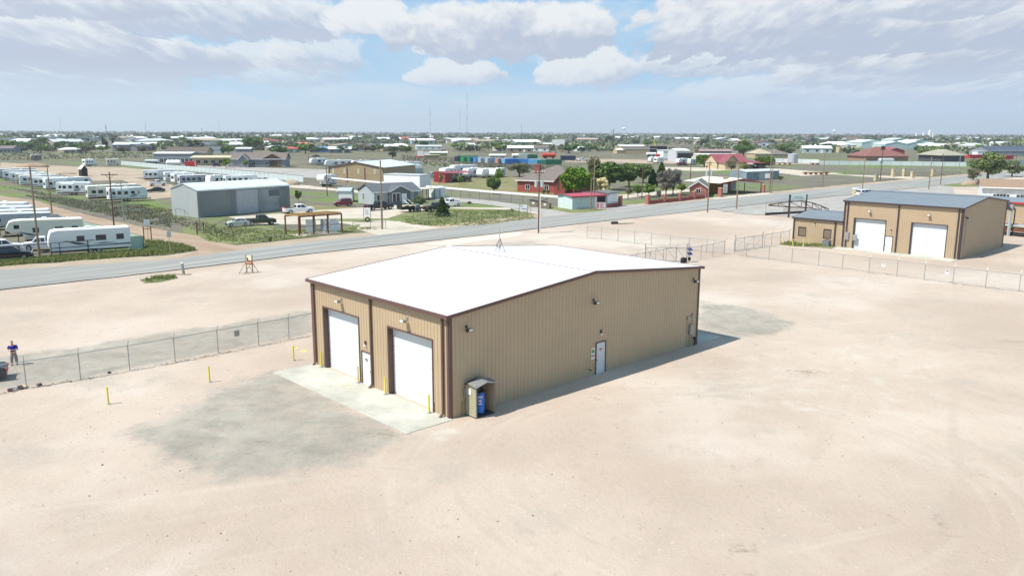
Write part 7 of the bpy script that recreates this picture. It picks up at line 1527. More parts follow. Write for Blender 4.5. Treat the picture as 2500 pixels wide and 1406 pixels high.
hb('white_workshop', 'tall pale workshop with a wide dark opening behind the campers', 1650, 1682, 396, 366, 16, 1.0, 'gx', mat('off_white_sheet', (.48, .50, .52)), WHT, oh=.2, doors=((.1, 9, 5, DARK),)); hb('white_workshop_wing', 'white low wing left of the tall pale workshop', 1619, 1650, 388, 367, 14, .5, 'flat', WHT, WHT, 'annex')
hb('brown_long_shed', 'long brown roofed open shed behind the maroon roof', 1709, 1786, 376, 369, 12, 1.2, 'gx', mat('shed_brown', (.14, .07, .05)), mat('dusty_brown_roof', (.30, .19, .16)), 'shed'); hb('cream_wall_building', 'low cream building behind the maroon roofed house', 1700, 1800, 389, 377, 10, .6, 'gx', mat('cream_sheet', (.62, .57, .42)), WHT)
hb('hip_roof_house', 'house with a tan hipped roof right of the stone house', 1843, 1886, 387, 370, 14, 3, 'hip', TANH, mat('tan_roof', (.40, .33, .22)), 'house'); hb('hip_roof_house', 'brown roofed house behind the mesquite tree', 1885, 1925, 386, 371, 14, 2.5, 'hip', TANH, SHING, 'house')
hb('red_hip_house', 'house with a large dull red hipped roof by the far fence', 2114, 2216, 395, 371, 22, 5.5, 'hip', mat('salmon_wall', (.33, .20, .14)), mat('dull_red_roof', (.20, .085, .07), .85), 'house', oh=.8, trim=None); hb('red_steel_shed', 'bright red shed behind the dull red roof', 2165, 2208, 378, 364, 14, 2, 'gy', mat('dull_red_wall', (.32, .04, .05)), mat('dull_red_sheet', (.34, .05, .06)), 'shed')
for i, (x0, x1, yb, yt, lb) in enumerate([(2103, 2160, 363, 345, 'leftmost pale mint gable of the large white works'), (2160, 2215, 364, 349, 'second gable of the large white works'), (2215, 2262, 364, 348, 'third gable of the large white works'), (2180, 2225, 350, 339.5, 'upper rear block of the large white works'), (2225, 2270, 352, 343, 'right rear block of the large white works')]): hb('white_works_building', lb, x0, x1, yb, yt, 30, 2.5, 'gy', MINT, mat('mint_roof%d' % i, (.66, .74, .73)), group='large white works buildings', trim=None)
hb('grey_works_wing', 'grey right wing of the large white works', 2256, 2290, 362, 350, 26, 2, 'gx', GRH, LROOF); hb('tan_roof_pavilion', 'open pavilion with a tan hipped roof near the airy tree', 2296, 2354, 396, 373, 22, 3.5, 'hip', mat('dark_pavilion', (.08, .08, .09)), mat('pavilion_roof', (.30, .28, .21)), 'pavilion', oh=1.2, trim=None)
hb('navy_roof_building', 'long building with a dark navy roof at the far right', 2418, 2530, 381, 363, 24, 3, 'gx', GRH, mat('navy_roof', (.06, .075, .11)), wins=wn_(6)); hb('red_shed_row', 'low bright red shed at the far right', 2368, 2400, 387, 380, 6, .3, 'flat', RED, RED, 'shed'); hb('red_shed_row', 'second low bright red shed nearer the right edge', 2452, 2474, 389, 381, 6, .3, 'flat', RED, RED, 'shed'); hb('white_block', 'small white block behind the airy tree', 2386, 2402, 381, 369, 6, .2, 'flat', WHT, WHT)
hb('white_long_hall', 'long white hall on the horizon left of centre', 668, 714, 339, 330.5, 40, 2, 'gx', WHT, WHT); hb('cream_long_hall', 'cream hall with a tree before it in the far town', 658, 702, 352, 346, 24, 1.5, 'gx', mat('cream_wall', (.6, .58, .38)), STONE); hb('pale_warehouse', 'pale yellow warehouse left of the tall mast', 840, 868, 338, 331, 50, 2, 'gx', mat('pale_yellow', (.6, .58, .42)), STONE)
hb('blue_gable_house', 'blue-grey gabled house at the left edge of the town', 41, 66, 358, 346, 10, 1.8, 'gy', mat('slate_blue', (.16, .20, .27)), WHT, 'house'); hb('brown_bungalow', 'brown roofed bungalow with dark windows at the left edge', -5, 34, 374, 359, 11, 1.6, 'gx', GRH, SHING, 'house', wins=wn_(4, .6, 2, 1.6)); hb('white_roof_hall', 'long grey house with a white roof left of the cypress row', 275, 340, 369, 351, 16, 1.6, 'gx', GRH, LROOF, 'house', wins=wn_(5)); hb('arched_shed', 'white arched shed left of the three cypress trees', 231, 253, 366, 358, 10, 1.5, 'gx', GREYST, WHT, 'shed')
# ---------------------------------------------------------------- masts and water towers
def mast(px, yb, yt, dist, lb, r=.6):
    d = G(px, 420); d.z = 0; d.normalize(); g = d * dist; q = (g - Vector((0, 0, CAM_H))); 
    lo, hi = 0, 900
    for _ in range(50):
        m_ = (lo + hi) / 2; v = g + Vector((0, 0, m_ - CAM_H)); y = 703 - FPX * v.dot(UP) / v.dot(FW)
        lo, hi = (m_, hi) if y > yt else (lo, m_)
    t = thing('radio_mast', lb, 'mast', g, 0, 'radio masts on the horizon'); mb = MB(); c = [(r * math.cos(k * 2.094), r * math.sin(k * 2.094)) for k in range(3)]
    for x, y in c: mb.tube((x, y, 0), (x, y, lo), r * .16, n=4, cap=False)
    n = min(60, int(lo / (r * 3)))
    for k in range(n): z0, z1 = lo * k / n, lo * (k + 1) / n; a_, b_ = c[k % 3], c[(k + 1) % 3]; mb.tube((*a_, z0), (*b_, z1), r * .12, n=4, cap=False); mb.tube((*b_, z0), (*a_, z1), r * .12, n=4, cap=False)
    mb.build('lattice', GREYST, t)
    for f in (.45, .72): mb = MB(); mb.tube((0, 0, lo * f), (0, 0, lo * f + r * 4), r * 1.3, n=8); mb.build('aerial', LGREYST, t)
mast(1141, 325, 229, 1700, 'tallest radio mast on the horizon', .8); mast(1052, 325, 259, 1900, 'radio mast left of the tallest one', .7); mast(1124, 325, 262, 2300, 'thin radio mast just left of the tallest one', .7); mast(1272, 325, 301, 2000, 'short radio mast right of the tallest one', .8); mast(364, 322, 298, 1800, 'thin radio mast over the left town', .5); mast(160, 318, 286, 2600, 'very thin far left radio mast', .5); mast(268, 320, 303, 1500, 'stubby mast with a red top over the left town', .8); mast(1831, 326, 313, 2600, 'thin short mast over the right of the horizon', .5)
def wtower(px, yt, dist, s, lb):
    d = G(px, 420); d.z = 0; d.normalize(); g = d * dist; t = thing('water_tower', lb, 'water tower', g, 0, 'far water towers'); H_ = (326 - yt) * dist / FPX + CAM_H; mb = MB(); mb.blob((0, 0, H_ - s * .55), (s, s, s * .55), 14, 8); mb.build('tank', WHT, t, smooth=True)
    for k in range(5): a0 = k * 1.2566; mb = MB(); mb.tube((s * .8 * math.cos(a0), s * .8 * math.sin(a0), 0), (s * .7 * math.cos(a0), s * .7 * math.sin(a0), H_ - s * .6), s * .06, n=5); mb.build('leg', WHT, t)
wtower(1520, 313.5, 3600, 9, 'white water tower right of the grey silos'); wtower(2029, 318, 4200, 9, 'white water tower left of the large white works')
def silo(px, yt, dist, r, lb, m_=WHT):
    d = G(px, 420); d.z = 0; d.normalize(); g = d * dist; H_ = (326 - yt) * dist / FPX + CAM_H; t = thing('silo', lb, 'silo', g, 0, 'far silos'); mb = MB(); mb.tube((0, 0, 0), (0, 0, H_ - r * .4), r, n=14); mb.build('shell', m_, t); mb = MB(); mb.tube((0, 0, H_ - r * .4), (0, 0, H_), r, r * .3, n=14); mb.build('cap', m_, t)
silo(2260, 318.5, 3200, 5, 'tallest white silo on the right horizon'); silo(2245, 324, 3200, 3.5, 'short white silo left of the tallest'); silo(2228, 325, 3200, 3, 'leftmost short white silo'); silo(2268, 325.5, 3200, 2.5, 'small white silo right of the tallest'); silo(1494, 316, 3200, 4, 'grey silo stack left of the water tower', GREYST); silo(1490, 321, 3200, 3, 'lower grey silo left of the water tower', GREYST); silo(498, 316, 3000, 3.5, 'white silo over the left centre horizon')
t = thing('crane_jib', 'thin leaning crane jib over the dark far trees', 'crane', G(540, 332)); k = G(540, 332).length / FPX; mb = MB(); mb.bar((0, 0, 0), (-5 * k, 0, 34 * k), .8); mb.build('jib', GREYST, t); mb = MB(); mb.box(-3, -3, 0, 3, 3, 4); mb.build('cab', GREYST, t)
# ---------------------------------------------------------------- trees one can tell apart
plant(T_PINE, 1080, 529, 33, 482, 'small pine tree standing on the green verge', (1, 1.1, .8))
plant(T_AIRY, 1022, 506, 46, 478, 'olive grey airy tree behind the black flatbed trailer', (.95, .95, 1.1))
plant(T_BROAD, 1206, 474, 42, 430, 'round green tree standing on the lawn left of the brick house', (.8, .95, .7)); plant(T_BROAD2, 1217, 446, 26, 411, 'brighter tree just behind the round lawn tree', (1.1, 1.5, .7))
plant(T_BARE, 1268, 432, 58, 396, 'bushy half bare tree behind the left end of the brick house', (1.05, 1.1, .75)); plant(T_BRIGHT, 1404, 480, 76, 406, 'large vivid green tree before the brick house', (1, 1, 1)); plant(T_BROAD2, 1438, 478, 34, 420, 'small yellow-green tree between the vivid green one and the tall pole', (1.3, 1.5, .6))
plant(T_DARK, 1487, 464, 88, 391, 'large dark green tree with a forked trunk behind the red roofed stand', (.62, .85, .55)); plant(T_AIRY, 1452, 452, 50, 387, 'brownish olive tree behind the tall pole', (.9, .8, .8)); plant(T_DARK, 1535, 457, 80, 395, 'wide olive green tree right of the large dark one', (.75, .9, .65)); plant(T_DARK, 1570, 447, 60, 398, 'green grey tree crown behind the dark evergreen', (.8, .9, .75))
t2 = make_conifer('evergreen_tree', 'dense dark evergreen behind the low brick wall', 6, 4, 3000, .16, 21); plant(t2, 1593, 456, 26, 414, 'dense dark evergreen behind the low brick wall', (.35, .45, .4)); dup(t2, G(1614, 446), .6, 'yellowish evergreen behind the grey bare tree', None, (1.6, 1.4, .5), tuple(v * 1.25 for v in t2.scale))
plant(T_BROAD2, 1583, 481, 36, 448, 'small green tree by the leftmost brick pillar', (.95, 1.2, .6)) ; plant(T_BROAD, 1557, 480, 30, 450, 'low green tree on the lawn left of the brick wall', (.8, 1, .6))
plant(T_BARE, 1626, 478, 52, 412, 'large grey leafless tree behind the brick wall', (1.2, 1.2, 1.25)); plant(T_BARE, 1643, 477, 46, 408, 'second grey leafless tree nearer the gatehouse', (1.15, 1.15, 1.2)); plant(T_AIRY, 1663, 470, 30, 448, 'small yellow-green bush tree left of the gatehouse', (1.3, 1.3, .6)); plant(T_BARE, 1608, 486, 14, 464, 'tiny bare sapling behind the brick wall')
plant(T_BRIGHT, 1719, 409, 46, 376, 'bright round tree left of the maroon roof', (.75, .8, .9)); plant(T_BRIGHT, 1865, 411, 56, 382, 'wide bright green tree behind the maroon carport', (.75, .75, .9)); plant(T_BARE, 1785, 419, 30, 388, 'pale bare tree before the stone house gable', (1.5, 1.35, 1.0)); plant(T_BARE, 1817, 418, 24, 399, 'spiky yellowish shrub before the stone house', (1.4, 1.6, .5))
plant(T_AIRY, 2411, 440, 96, 373, 'large airy tree with visible branches left of the white house', (1.0, 1.05, .9)); plant(T_AIRY, 2470, 432, 60, 392, 'low grey green tree behind the white house roof', (.9, .9, .9)); plant(T_BARE, 2375, 444, 34, 410, 'grey drooping shrub at the left foot of the large airy tree', (1.0, 1.1, .8))
plant(T_BROAD, 2262, 392, 48, 362, 'round olive tree right of the dull red roof', (.95, .95, .7)); plant(T_AIRY, 1815, 384, 50, 342, 'mesquite tree behind the maroon roof', (.85, 1.0, .7)); plant(T_AIRY, 1918, 383, 56, 352, 'grey green mesquite right of the far pole', (.9, .95, .85)); plant(T_BROAD2, 728, 494, 20, 464, 'small round shrub tree right of the grey steel shed', (.7, .8, .7))
plant(T_BROAD2, 552, 410, 26, 386, 'yellow-green tree before the gabled house', (1.3, 1.5, .55)); plant(T_BROAD, 600, 410, 14, 390, 'small yellow-green shrub against the gable', (1.2, 1.5, .55)); plant(T_BROAD, 546, 378, 18, 358, 'dark round bushy tree behind the long tan house', (.55, .75, .4)); plant(T_BROAD, 622, 366, 60, 333, 'broad green tree in the far town left of centre', (.85, 1.1, .75)); plant(T_BROAD, 690, 378, 44, 358, 'green tree clump behind the gabled house', (.7, .95, .7))
plant(T_BARE, 959, 388, 22, 368, 'bare grey bush in the brown field', (.7, .8, .6)); plant(T_BRIGHT, 993, 374, 26, 356, 'bright far tree right of the arched hut', (.85, .8, 1)); plant(T_BROAD, 63, 366, 20, 350, 'dark tree beside the blue-grey gabled house', (.5, .7, .5)); plant(T_BROAD, 1122, 450, 16, 428, 'small bright tree before the red carport', (1.1, 1.5, .6)); plant(T_AIRY, 1075, 448, 14, 424, 'thin tree beside the red sign', (1, 1.3, .8)); plant(T_BROAD, 105, 357, 26, 332, 'green leafy far tree left of the pole', (.9, 1.2, .6))
for i, (x, yb, yt) in enumerate([(252, 357, 333), (257, 359, 341), (262, 359, 344), (276, 354, 338)]): plant(T_CYP, x, yb, 4.5, yt, ('tallest', 'second', 'third', 'rightmost detached')[i] + ' dark cypress of the row in the left town', (.45, .55, .45), 'row of cypress trees')
for i, (px, py, w, tp, c, lb) in enumerate([(1327, 473, 14, 463, (.8, .9, .5), 'hedge bush left under the brick house wall'), (1338, 473.5, 12, 464, (.75, .9, .5), 'hedge bush right under the brick house wall'), (1378, 474, 16, 465, (.7, .9, .5), 'bush beside the arched window'), (1146, 498, 14, 492, (.7, .8, .5), 'low round bush by the lane right of the white pickup'),
        (1536, 475, 22, 460, (1.0, .95, .7), 'tan green shrub by the drive'), (1250, 515, 10, 510, (.7, .8, .5), 'small bush at the lane corner'), (660, 590, 14, 578, (.9, 1, .7), 'grey weed bush right of the wire fence'), (1905, 440, 18, 430, (.7, .7, .4), 'rusty green bush right of the long grey shed'), (650, 441, 16, 434, (.8, .7, .6), 'dry bush behind the sheet fence')]):
    plant(T_BUSH, px, py, w, tp, lb, c)
# boulder feature
t = thing('rock_feature', 'tall pale yellow rock pile with a dark cave opening', 'rockery', G(1469, 478)); r_ = random.Random(4); mb = MB()
for k in range(60):
    a0 = r_.uniform(0, 6.28); z = r_.uniform(0, 4.4); q = 2.1 * (1 - z / 6.5); mb.blob((math.cos(a0) * q, math.sin(a0) * q * .7, z), (r_.uniform(.4, .8), r_.uniform(.4, .8), r_.uniform(.35, .7)), 6, 4, jit=.3)
mb.build('boulders', mat('pale_yellow_rock', (.46, .38, .19), .9, 0, .25, 2), t); mb = MB(); mb.blob((0, -1.75, .6), (.6, .7, .6), 8, 5); mb.build('cave_opening', DARK, t)
# ---------------------------------------------------------------- far town: houses and trees
LEAFF = leafm('far_leaf', (.15, .20, .075), .35); F_BROAD = make_tree('far_tree', 'x', 'tree', 'broad', 9, 7, .42, 620, LEAFF, 31, False); F_B2 = make_tree('far_tree', 'x', 'tree', 'dense', 10, 7.5, .45, 700, LEAFF, 32, False); F_DARK = make_tree('dark_far_tree', 'x', 'tree', 'dark', 10, 9, .5, 650, LEAFD, 33, False); F_MES = make_tree('far_mesquite', 'x', 'tree', 'bare', 9, 6, .6, 800, TWIG, 34, False)
protos_far = [F_BROAD, F_B2, F_DARK, F_MES]
rr = random.Random(11)
LM = [(20, 'the left edge'), (97, 'the leftmost pole'), (160, 'the very thin mast'), (257, 'the cypress row'), (340, 'the white roofed hall'), (420, 'the long grey building'), (498, 'the white silo'), (622, 'the broad green tree'), (690, 'the long white hall'), (780, 'the blue shed'), (855, 'the pale warehouse'), (930, 'the grey mobile home'), (1052, 'the left radio mast'), (1141, 'the tallest mast'), (1205, 'the long white carport'), (1272, 'the short mast'), (1345, 'the brown motel'), (1425, 'the yard truck'), (1492, 'the grey silos'), (1522, 'the water tower'), (1603, 'the yellow boom lift'), (1665, 'the tall pale workshop'), (1740, 'the maroon roof'), (1815, 'the mesquite'), (1882, 'the short crossarm pole'), (1935, 'the silver tank'), (2029, 'the right water tower'), (2110, 'the mint works'), (2166, 'the dull red roof'), (2262, 'the tallest silo'), (2325, 'the tan pavilion'), (2411, 'the airy tree'), (2480, 'the navy roof')]
def reg(px): return 'left' if px < 850 else 'central' if px < 1650 else 'right'
def where(px, py):
    q = min(LM, key=lambda l: abs(l[0] - px)); d = px - q[0]
    return ('in line with ' if abs(d) < 9 else 'left of ' if d < 0 else 'right of ') + q[1] + (', far back' if py < 334 else ', back row' if py < 340 else ', middle row' if py < 350 else ', near row' if py < 360 else ', nearest row')
wallc = [(.42, .40, .36), (.30, .24, .18), (.50, .46, .36), (.22, .23, .25), (.62, .62, .60), (.36, .28, .20), (.40, .44, .48), (.66, .65, .62)]
roofc = [('white', (.78, .80, .80)), ('pale grey', (.52, .54, .55)), ('brown', (.16, .125, .10)), ('dark grey', (.11, .115, .13)), ('tan', (.36, .28, .20)), ('white', (.80, .82, .82)), ('white', (.74, .76, .76)), ('red', (.45, .10, .07))]
WM = [mat('far_wall_%s' % 'abcdefgh'[i], c, .8) for i, c in enumerate(wallc)]; RM = [mat(n.replace(' ', '_') + '_far_roof', c, .6) for i, (n, c) in enumerate(roofc)]
proto_h = {}
def far_house(x, y, k):
    wi = rr.randrange(8); ri = rr.randrange(8); st = ('gx', 'gx', 'hip', 'gy')[rr.randrange(4)]; key = (wi, ri % 8, st)
    g = G(x, y); nm = roofc[ri][0]; lb = 'distant %s roofed building %s' % (nm, where(x, y)); gp = '%s roofed far buildings, %s' % (nm, reg(x))
    if ri == 7 and rr.random() < .6: ri = 0; nm = 'white'; lb = 'distant white roofed building %s' % where(x, y); gp = 'white roofed far buildings, %s' % reg(x); key = (wi, 0, st)
    s = rr.uniform(.7, 1.5) * (1.0 if g.length < 900 else 1.5 if g.length < 1600 else 2.6); L = 17
    ang = HD(Vector((0, 0, 0)), Vector((g.y, -g.x, 0))) + rr.choice([0, .5, -.4, .2, 1.1]) 
    if key not in proto_h:
        t, *_ = house('distant_house', lb, 'house', Vector((-L / 2, 1, 0)), Vector((L / 2, 1, 0)), 9, 3.0, (1.4, 1.4, 1.8, 1.3)[('gx', 'gx', 'hip', 'gy').index(st)], st, WM[wi], RM[ri], wins=((.12, .9, 1.4, 1.2), (.45, .9, 1.4, 1.2), (.8, .9, 1.4, 1.2)), doors=((.62, 1.2, 2.1),), trim=None, parts=False)
        proto_h[key] = t; t.location = g; t.rotation_euler.z = ang; t.scale = (s, s * rr.uniform(.8, 1.2), min(s, 1.6)); t['group'] = gp; KIDS[t.name] = [(c, kids(c)) for c in kids(t)]; return
    dup(proto_h[key], g, ang, lb, gp, None, (s, s * rr.uniform(.8, 1.3), min(s, 1.7)))
occ = [(370, 480, 370, 402), (465, 700, 378, 412), (720, 1000, 352, 366), (1000, 1110, 352, 392), (1100, 1420, 375, 405), (1500, 1700, 353, 412), (1700, 1960, 365, 412), (2100, 2300, 338, 366), (2100, 2230, 360, 400), (2290, 2360, 370, 396), (2400, 2520, 360, 400), (0, 370, 374, 412), (230, 345, 345, 370), (1310, 1400, 348, 362)]
def blocked(x, y): return any(a < x < b and c < y < d for a, b, c, d in occ)
k = 0
while k < 235:
    x = rr.uniform(-40, 2540); y = 331 + 44 * rr.random() ** 1.5
    if y > 360 and x < 500 and rr.random() < .6: continue
    if y > 352 and 850 < x < 1500 and rr.random() < .5: continue
    if blocked(x, y): continue
    far_house(x, y, k); k += 1
# scattered far industrial sheds towards the right
for k in range(26):
    x = rr.uniform(1250, 2520); y = rr.uniform(330, 334.5); g = G(x, y); far_house(x, y, k)
CT = [((1.0, 1.25, .7), 'bright green'), ((.8, .95, .65), 'green'), ((1.15, 1.25, .6), 'yellow-green'), ((.6, .8, .6), 'deep green')]
cnt = {}
k = 0
ntree = 0
while k < 640:
    x = rr.uniform(-60, 2560); y = 330 + 46 * rr.random() ** 1.7
    if blocked(x, y) and rr.random() < .93: continue
    if 850 < x < 1500 and y > 350 and rr.random() < .35: continue
    if x > 1500 and y > 345 and rr.random() < .5: continue
    if x > 1500 and y < 345 and rr.random() < .35: continue
    g = G(x, y); u = rr.random()
    if u < .62 and ntree < 290:
        ntree += 1
        pr = F_BROAD if u < .31 else F_B2; ci = rr.randrange(4); c, nm = CT[ci]; lb = '%s far tree %s' % (nm, where(x, y)); gp = '%s far trees, %s' % (nm, reg(x))
    elif u < .62: k += 1; continue
    elif u < .78: pr = F_DARK; c = (1.1, 1.1, 1.2); lb = 'dark far tree %s' % where(x, y); gp = 'dark far trees, ' + reg(x)
    else: pr = F_MES; c = (.95, .95, .9); lb = 'grey leafless far tree %s' % where(x, y); gp = 'grey leafless far trees, ' + reg(x)
    o = pr.copy(); COL.objects.link(o); o.location = g; s = rr.uniform(.65, 1.25) * (1 if g.length < 1200 else 1.25); o.scale = (s * rr.uniform(.9, 1.5), s * rr.uniform(.9, 1.5), s * rr.uniform(.7, 1.0)); o.rotation_euler.z = rr.uniform(0, 6.28); v = rr.uniform(.8, 1.2); o.color = (c[0] * v, c[1] * v, c[2] * v, 1); o['label'] = lb; o['group'] = gp
    k += 1
for o in protos_far: bpy.data.objects.remove(o)
for o in (TT, TTS, FWT, MH, SEDAN, SUV, PICK, T_BROAD, T_BROAD2, T_BRIGHT, T_DARK, T_AIRY, T_BARE, T_BUSH, T_PINE, T_CYP): assert HOME.get(o.name), o.name
# the wood band out to the horizon and brush in the fields
def clumpfield(name, n, sampler, szf, leaf, m, per, flat=.6):
    C = np.array([sampler() for _ in range(n)]); P = []; S = []
    for i in range(n):
        s = szf(C[i]); p = rng.normal(size=(per, 3)); p /= np.linalg.norm(p, axis=1)[:, None]; p *= (rng.uniform(.2, 1, per) ** .5)[:, None]; p *= np.array([s, s, s * flat]); p[:, 2] += s * flat * .8; P.append(p + [C[i, 0], C[i, 1], 0]); S.append(np.full(per, s * leaf))
    P = np.concatenate(P); S = np.concatenate(S); V, F = quads(P, 1.0, 1.2, .3)
    cen = np.repeat(P, 4, 0); V = cen + (V - cen) * np.repeat(S, 4)[:, None]
    me_ = npmesh(name, V, F, m); o = bpy.data.objects.new(name, me_); COL.objects.link(o); return o
def s1():
    a = rad(rng.uniform(-36, 36)); r = 1500 * (7.0 ** rng.uniform(0, 1)); return (r * math.sin(a), r * math.cos(a), 0)
o = clumpfield('far_woods', 3000, s1, lambda c: rng.uniform(4, 8) * (1 + math.hypot(c[0], c[1]) / 9000), .33, leafm('far_wood_leaf', (.15, .17, .115), .4), 26); tag(o, 'dark green wooded band along the horizon behind the town', 'woods', None, 'stuff')
def s2():
    while True:
        a = rad(rng.uniform(-35, 36)); r = 720 * (3.2 ** rng.uniform(0, 1)); x, y = r * math.sin(a), r * math.cos(a)
        q = Vector((x, y, 0)) - Vector((0, 0, CAM_H)); px_ = 1250 + FPX * q.dot(RT) / q.dot(FW); py_ = 703 - FPX * q.dot(UP) / q.dot(FW)
        if not blocked(px_, py_): return (x, y, 0)
o = clumpfield('far_groves', 2700, s2, lambda c: rng.uniform(1.6, 4.6), .28, leafm('far_grove_leaf', (.165, .19, .10), .4), 26, .75); tag(o, 'pale green and grey thickets between the far houses', 'thickets', None, 'stuff')
def inpoly(poly):
    P = npoly(poly); lo, hi = P.min(0), P.max(0)
    while True:
        q = rng.uniform(lo, hi)
        if polyd(q[None], P)[0] > .3: return (q[0], q[1], 0)
BRUSHM = leafm('brush_leaf', (.19, .185, .135), .25)
fields = [[(0, 392), (370, 385), (370, 372), (0, 374)], [(980, 405), (1250, 410), (1250, 396), (980, 380)], [(1000, 366), (1400, 366), (1400, 375), (1000, 372)], [(1180, 400), (1420, 410), (1400, 418), (1180, 412)], [(1650, 356), (2080, 358), (2080, 366), (1650, 364)], [(1500, 350), (2080, 352), (2060, 356), (1500, 355)]]
o = clumpfield('brush', 3200, lambda: inpoly(fields[rng.integers(len(fields))]), lambda c: rng.uniform(.15, .42) * (1 if math.hypot(c[0], c[1]) < 350 else 1.5), .3, BRUSHM, 22, .7); tag(o, 'low grey olive brush covering the open fields', 'brush', None, 'stuff')
# weeds and grass blades
def blades(name, polys, n, hgt, m, wd=.05, label='', tuft=5):
    ws = np.array([abs(np.sum(P[:, 0] * np.roll(P[:, 1], -1) - P[:, 1] * np.roll(P[:, 0], -1))) for P in map(npoly, polys)]); ws = ws / ws.sum(); C = []
    for poly, k in zip(polys, (ws * n).astype(int)):
        P = npoly(poly); lo, hi = P.min(0), P.max(0); got = 0
        while got < k:
            q = rng.uniform(lo, hi, (max(64, k * 2), 2)); q = q[polyd(q, P) > .05]; q = q[:k - got]; C.append(q); got += len(q)
    C = np.concatenate(C); nz = np.array([mnoise.noise(Vector((x * .25, y * .25, 4))) for x, y in C]); C = C[nz > -.25 + rng.uniform(-.3, .3, len(C))]
    B = np.repeat(C, tuft, 0) + rng.normal(size=(len(C) * tuft, 2)) * .12; n_ = len(B); a = rng.uniform(0, 2 * np.pi, n_); h = hgt * rng.uniform(.4, 1.3, n_); lean = rng.normal(size=(n_, 2)) * (.35 * h)[:, None]
    w = np.stack([np.cos(a), np.sin(a)], 1) * wd; z0 = np.zeros(n_)
    V = np.stack([np.column_stack([B - w, z0]), np.column_stack([B + w, z0]), np.column_stack([B + lean, h])], 1).reshape(-1, 3)
    me_ = npmesh(name, V, np.arange(3 * n_).reshape(n_, 3), m); o = bpy.data.objects.new(name, me_); COL.objects.link(o); return tag(o, label, 'grass', None, 'stuff')
GB = mat('grass_blade', (.26, .30, .10), .8, 0, .3, .3, island=.4, col2=(.22, .24, .07)); WB_ = mat('dry_weed', (.37, .345, .27), .9, 0, .25, .4, island=.4, col2=(.15, .17, .07))
blades('grass_verge', [[(-60, 655), (0, 651), (100, 643), (273, 631), (420, 620), (480, 610), (450, 600), (400, 592), (358, 590), (354, 612), (120, 628), (0, 637), (-60, 640)], [(345, 685), (380, 678), (424, 675), (430, 680), (390, 689), (352, 691)], [(1904, 598), (1925, 593), (1985, 598), (2036, 603), (1990, 603)]], 5200, .42, GB, .06, 'green grass strip along the far side of the road by the caravans')
blades('grass_verge', [[(505, 589), (545, 596), (620, 592), (700, 584), (800, 571), (862, 564), (930, 560), (930, 553), (835, 558), (700, 562), (560, 555), (500, 545)], [(1000, 548), (1060, 553), (1180, 551), (1312, 534), (1300, 524), (1240, 514), (1100, 514), (980, 530)], [(150, 470), (420, 540), (420, 512), (360, 500), (240, 492)]], 6000, .18, GB, .07, 'green grass verge between the pergola, the small pine and the lane')
blades('weeds', [[(0, 455), (130, 475), (250, 500), (420, 545), (500, 570), (640, 592), (700, 580), (560, 556), (430, 530), (300, 505), (150, 490)], [(60, 478), (300, 498), (420, 520), (420, 558), (280, 530), (170, 505)]], 6000, .32, WB_, .08, 'dry grey weeds over the rough ground beside the dirt track', 4)
fe_l = [G(*p) for p in [(0, 966), (65, 950), (197, 928), (317, 907), (428, 886), (533, 865), (632, 846), (706, 831), (758, 822)]]
# debris and dead weeds caught along the fence feet
pts = []
for a, b in zip(fe_l, fe_l[1:]):
    for _ in range(110): q = a.lerp(b, random.random()); pts.append((q.x + random.gauss(0, .12), q.y + random.gauss(0, .12)))
for a, b in list(zip(rp_, rp_[1:])) + list(zip(PG([(1433, 581), (1590, 600), (1768, 621)]), PG([(1590, 600), (1768, 621), (1768, 621)]))):
    for _ in range(50):
        if (b - a).length < .1: break
        q = a.lerp(b, random.random()); pts.append((q.x + random.gauss(0, .15), q.y + random.gauss(0, .15)))
C = np.array(pts); n_ = len(C); a = rng.uniform(0, 6.28, n_); w = np.stack([np.cos(a), np.sin(a)], 1) * .06; h = rng.uniform(.02, .09, n_); cl = rng.normal(size=(n_, 2)) * .12
V = np.stack([np.column_stack([C - w, np.full(n_, .03)]), np.column_stack([C + w, np.full(n_, .03)]), np.column_stack([C + cl, h])], 1).reshape(-1, 3)
o = bpy.data.objects.new('weed_litter', npmesh('weed_litter', V, np.arange(3 * n_).reshape(n_, 3), mat('weed_litter', (.25, .20, .14), .9, 0, .3, 2, island=.5))); COL.objects.link(o); tag(o, 'thin line of dry weeds and litter caught along the fence feet', 'weeds', None, 'stuff')
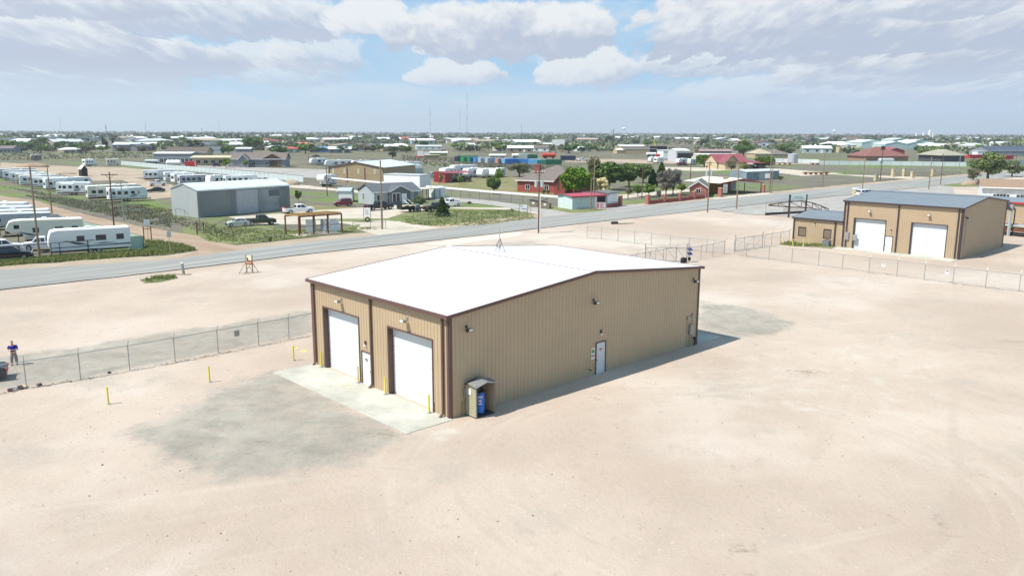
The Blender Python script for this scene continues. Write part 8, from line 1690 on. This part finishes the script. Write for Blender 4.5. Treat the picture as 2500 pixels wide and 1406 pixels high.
# pebbles over the dirt lot
n_ = 15000; px = rng.uniform(-60, 75, n_ * 3); py = 10 + 95 * rng.uniform(0, 1, n_ * 3) ** 1.25; P = np.stack([px, py], 1)
inside = polyd(P, lot_poly) > 1; bl_ = polyd(P, np.array([[q.x, q.y] for q in (B0, B0 + UW * L1, B0 + UW * L1 + UA * W1, B0 + UA * W1)])) < .3; bl2 = polyd(P, np.array([[q.x, q.y] for q in (TF @ Vector((0, -3.3, 0)), TF @ Vector((W1 + .3, -3.3, 0)), TF @ Vector((W1 + .3, 0, 0)), TF @ Vector((0, 0, 0)))])) < .05
P = P[inside & bl_ & bl2][:n_]; n_ = len(P); s = .018 + .045 * rng.uniform(0, 1, n_) ** 4 + (rng.uniform(0, 1, n_) > .99) * .03
tet = np.array([[1, 0, 0], [-.5, .87, 0], [-.5, -.87, 0], [.2, .1, 1]]); tet2 = tet * [1, 1, .8]
rz = rng.uniform(0, 6.28, n_); c_, s_ = np.cos(rz), np.sin(rz); V = np.zeros((n_, 4, 3)); V[..., 0] = (c_[:, None] * tet2[None, :, 0] - s_[:, None] * tet2[None, :, 1]); V[..., 1] = (s_[:, None] * tet2[None, :, 0] + c_[:, None] * tet2[None, :, 1]); V[..., 2] = tet2[None, :, 2]; V += rng.normal(size=V.shape) * .15; V *= s[:, None, None]; V[..., 0] += P[:, None, 0]; V[..., 1] += P[:, None, 1]; V[..., 2] += .035
F = (np.array([[0, 1, 3], [1, 2, 3], [2, 0, 3]])[None] + 4 * np.arange(n_)[:, None, None]).reshape(-1, 3)
o = bpy.data.objects.new('pebbles', npmesh('pebbles', V.reshape(-1, 3), F, mat('pebble', (.30, .245, .19), .9, 0, .2, 1, island=.6))); COL.objects.link(o); tag(o, 'small pebbles scattered over the beige dirt lot', 'pebbles', None, 'stuff')
# ---------------------------------------------------------------- air
hm = bpy.data.materials.new('haze_air'); hm.use_nodes = True; nt = hm.node_tree; nt.nodes.remove(nt.nodes['Principled BSDF']); pv = nt.nodes.new('ShaderNodeVolumePrincipled'); pv.inputs['Color'].default_value = (.92, .96, 1.0, 1); pv.inputs['Density'].default_value = 0.00013; pv.inputs['Anisotropy'].default_value = .2
nt.links.new(pv.outputs[0], nt.nodes['Material Output'].inputs['Volume']); mb = MB(); mb.box(-15000, -15000, -1.2, 15000, 15000, 260); tag(mb.build('haze', hm), 'thin blue haze filling the air over the plain', 'haze', None, 'stuff')
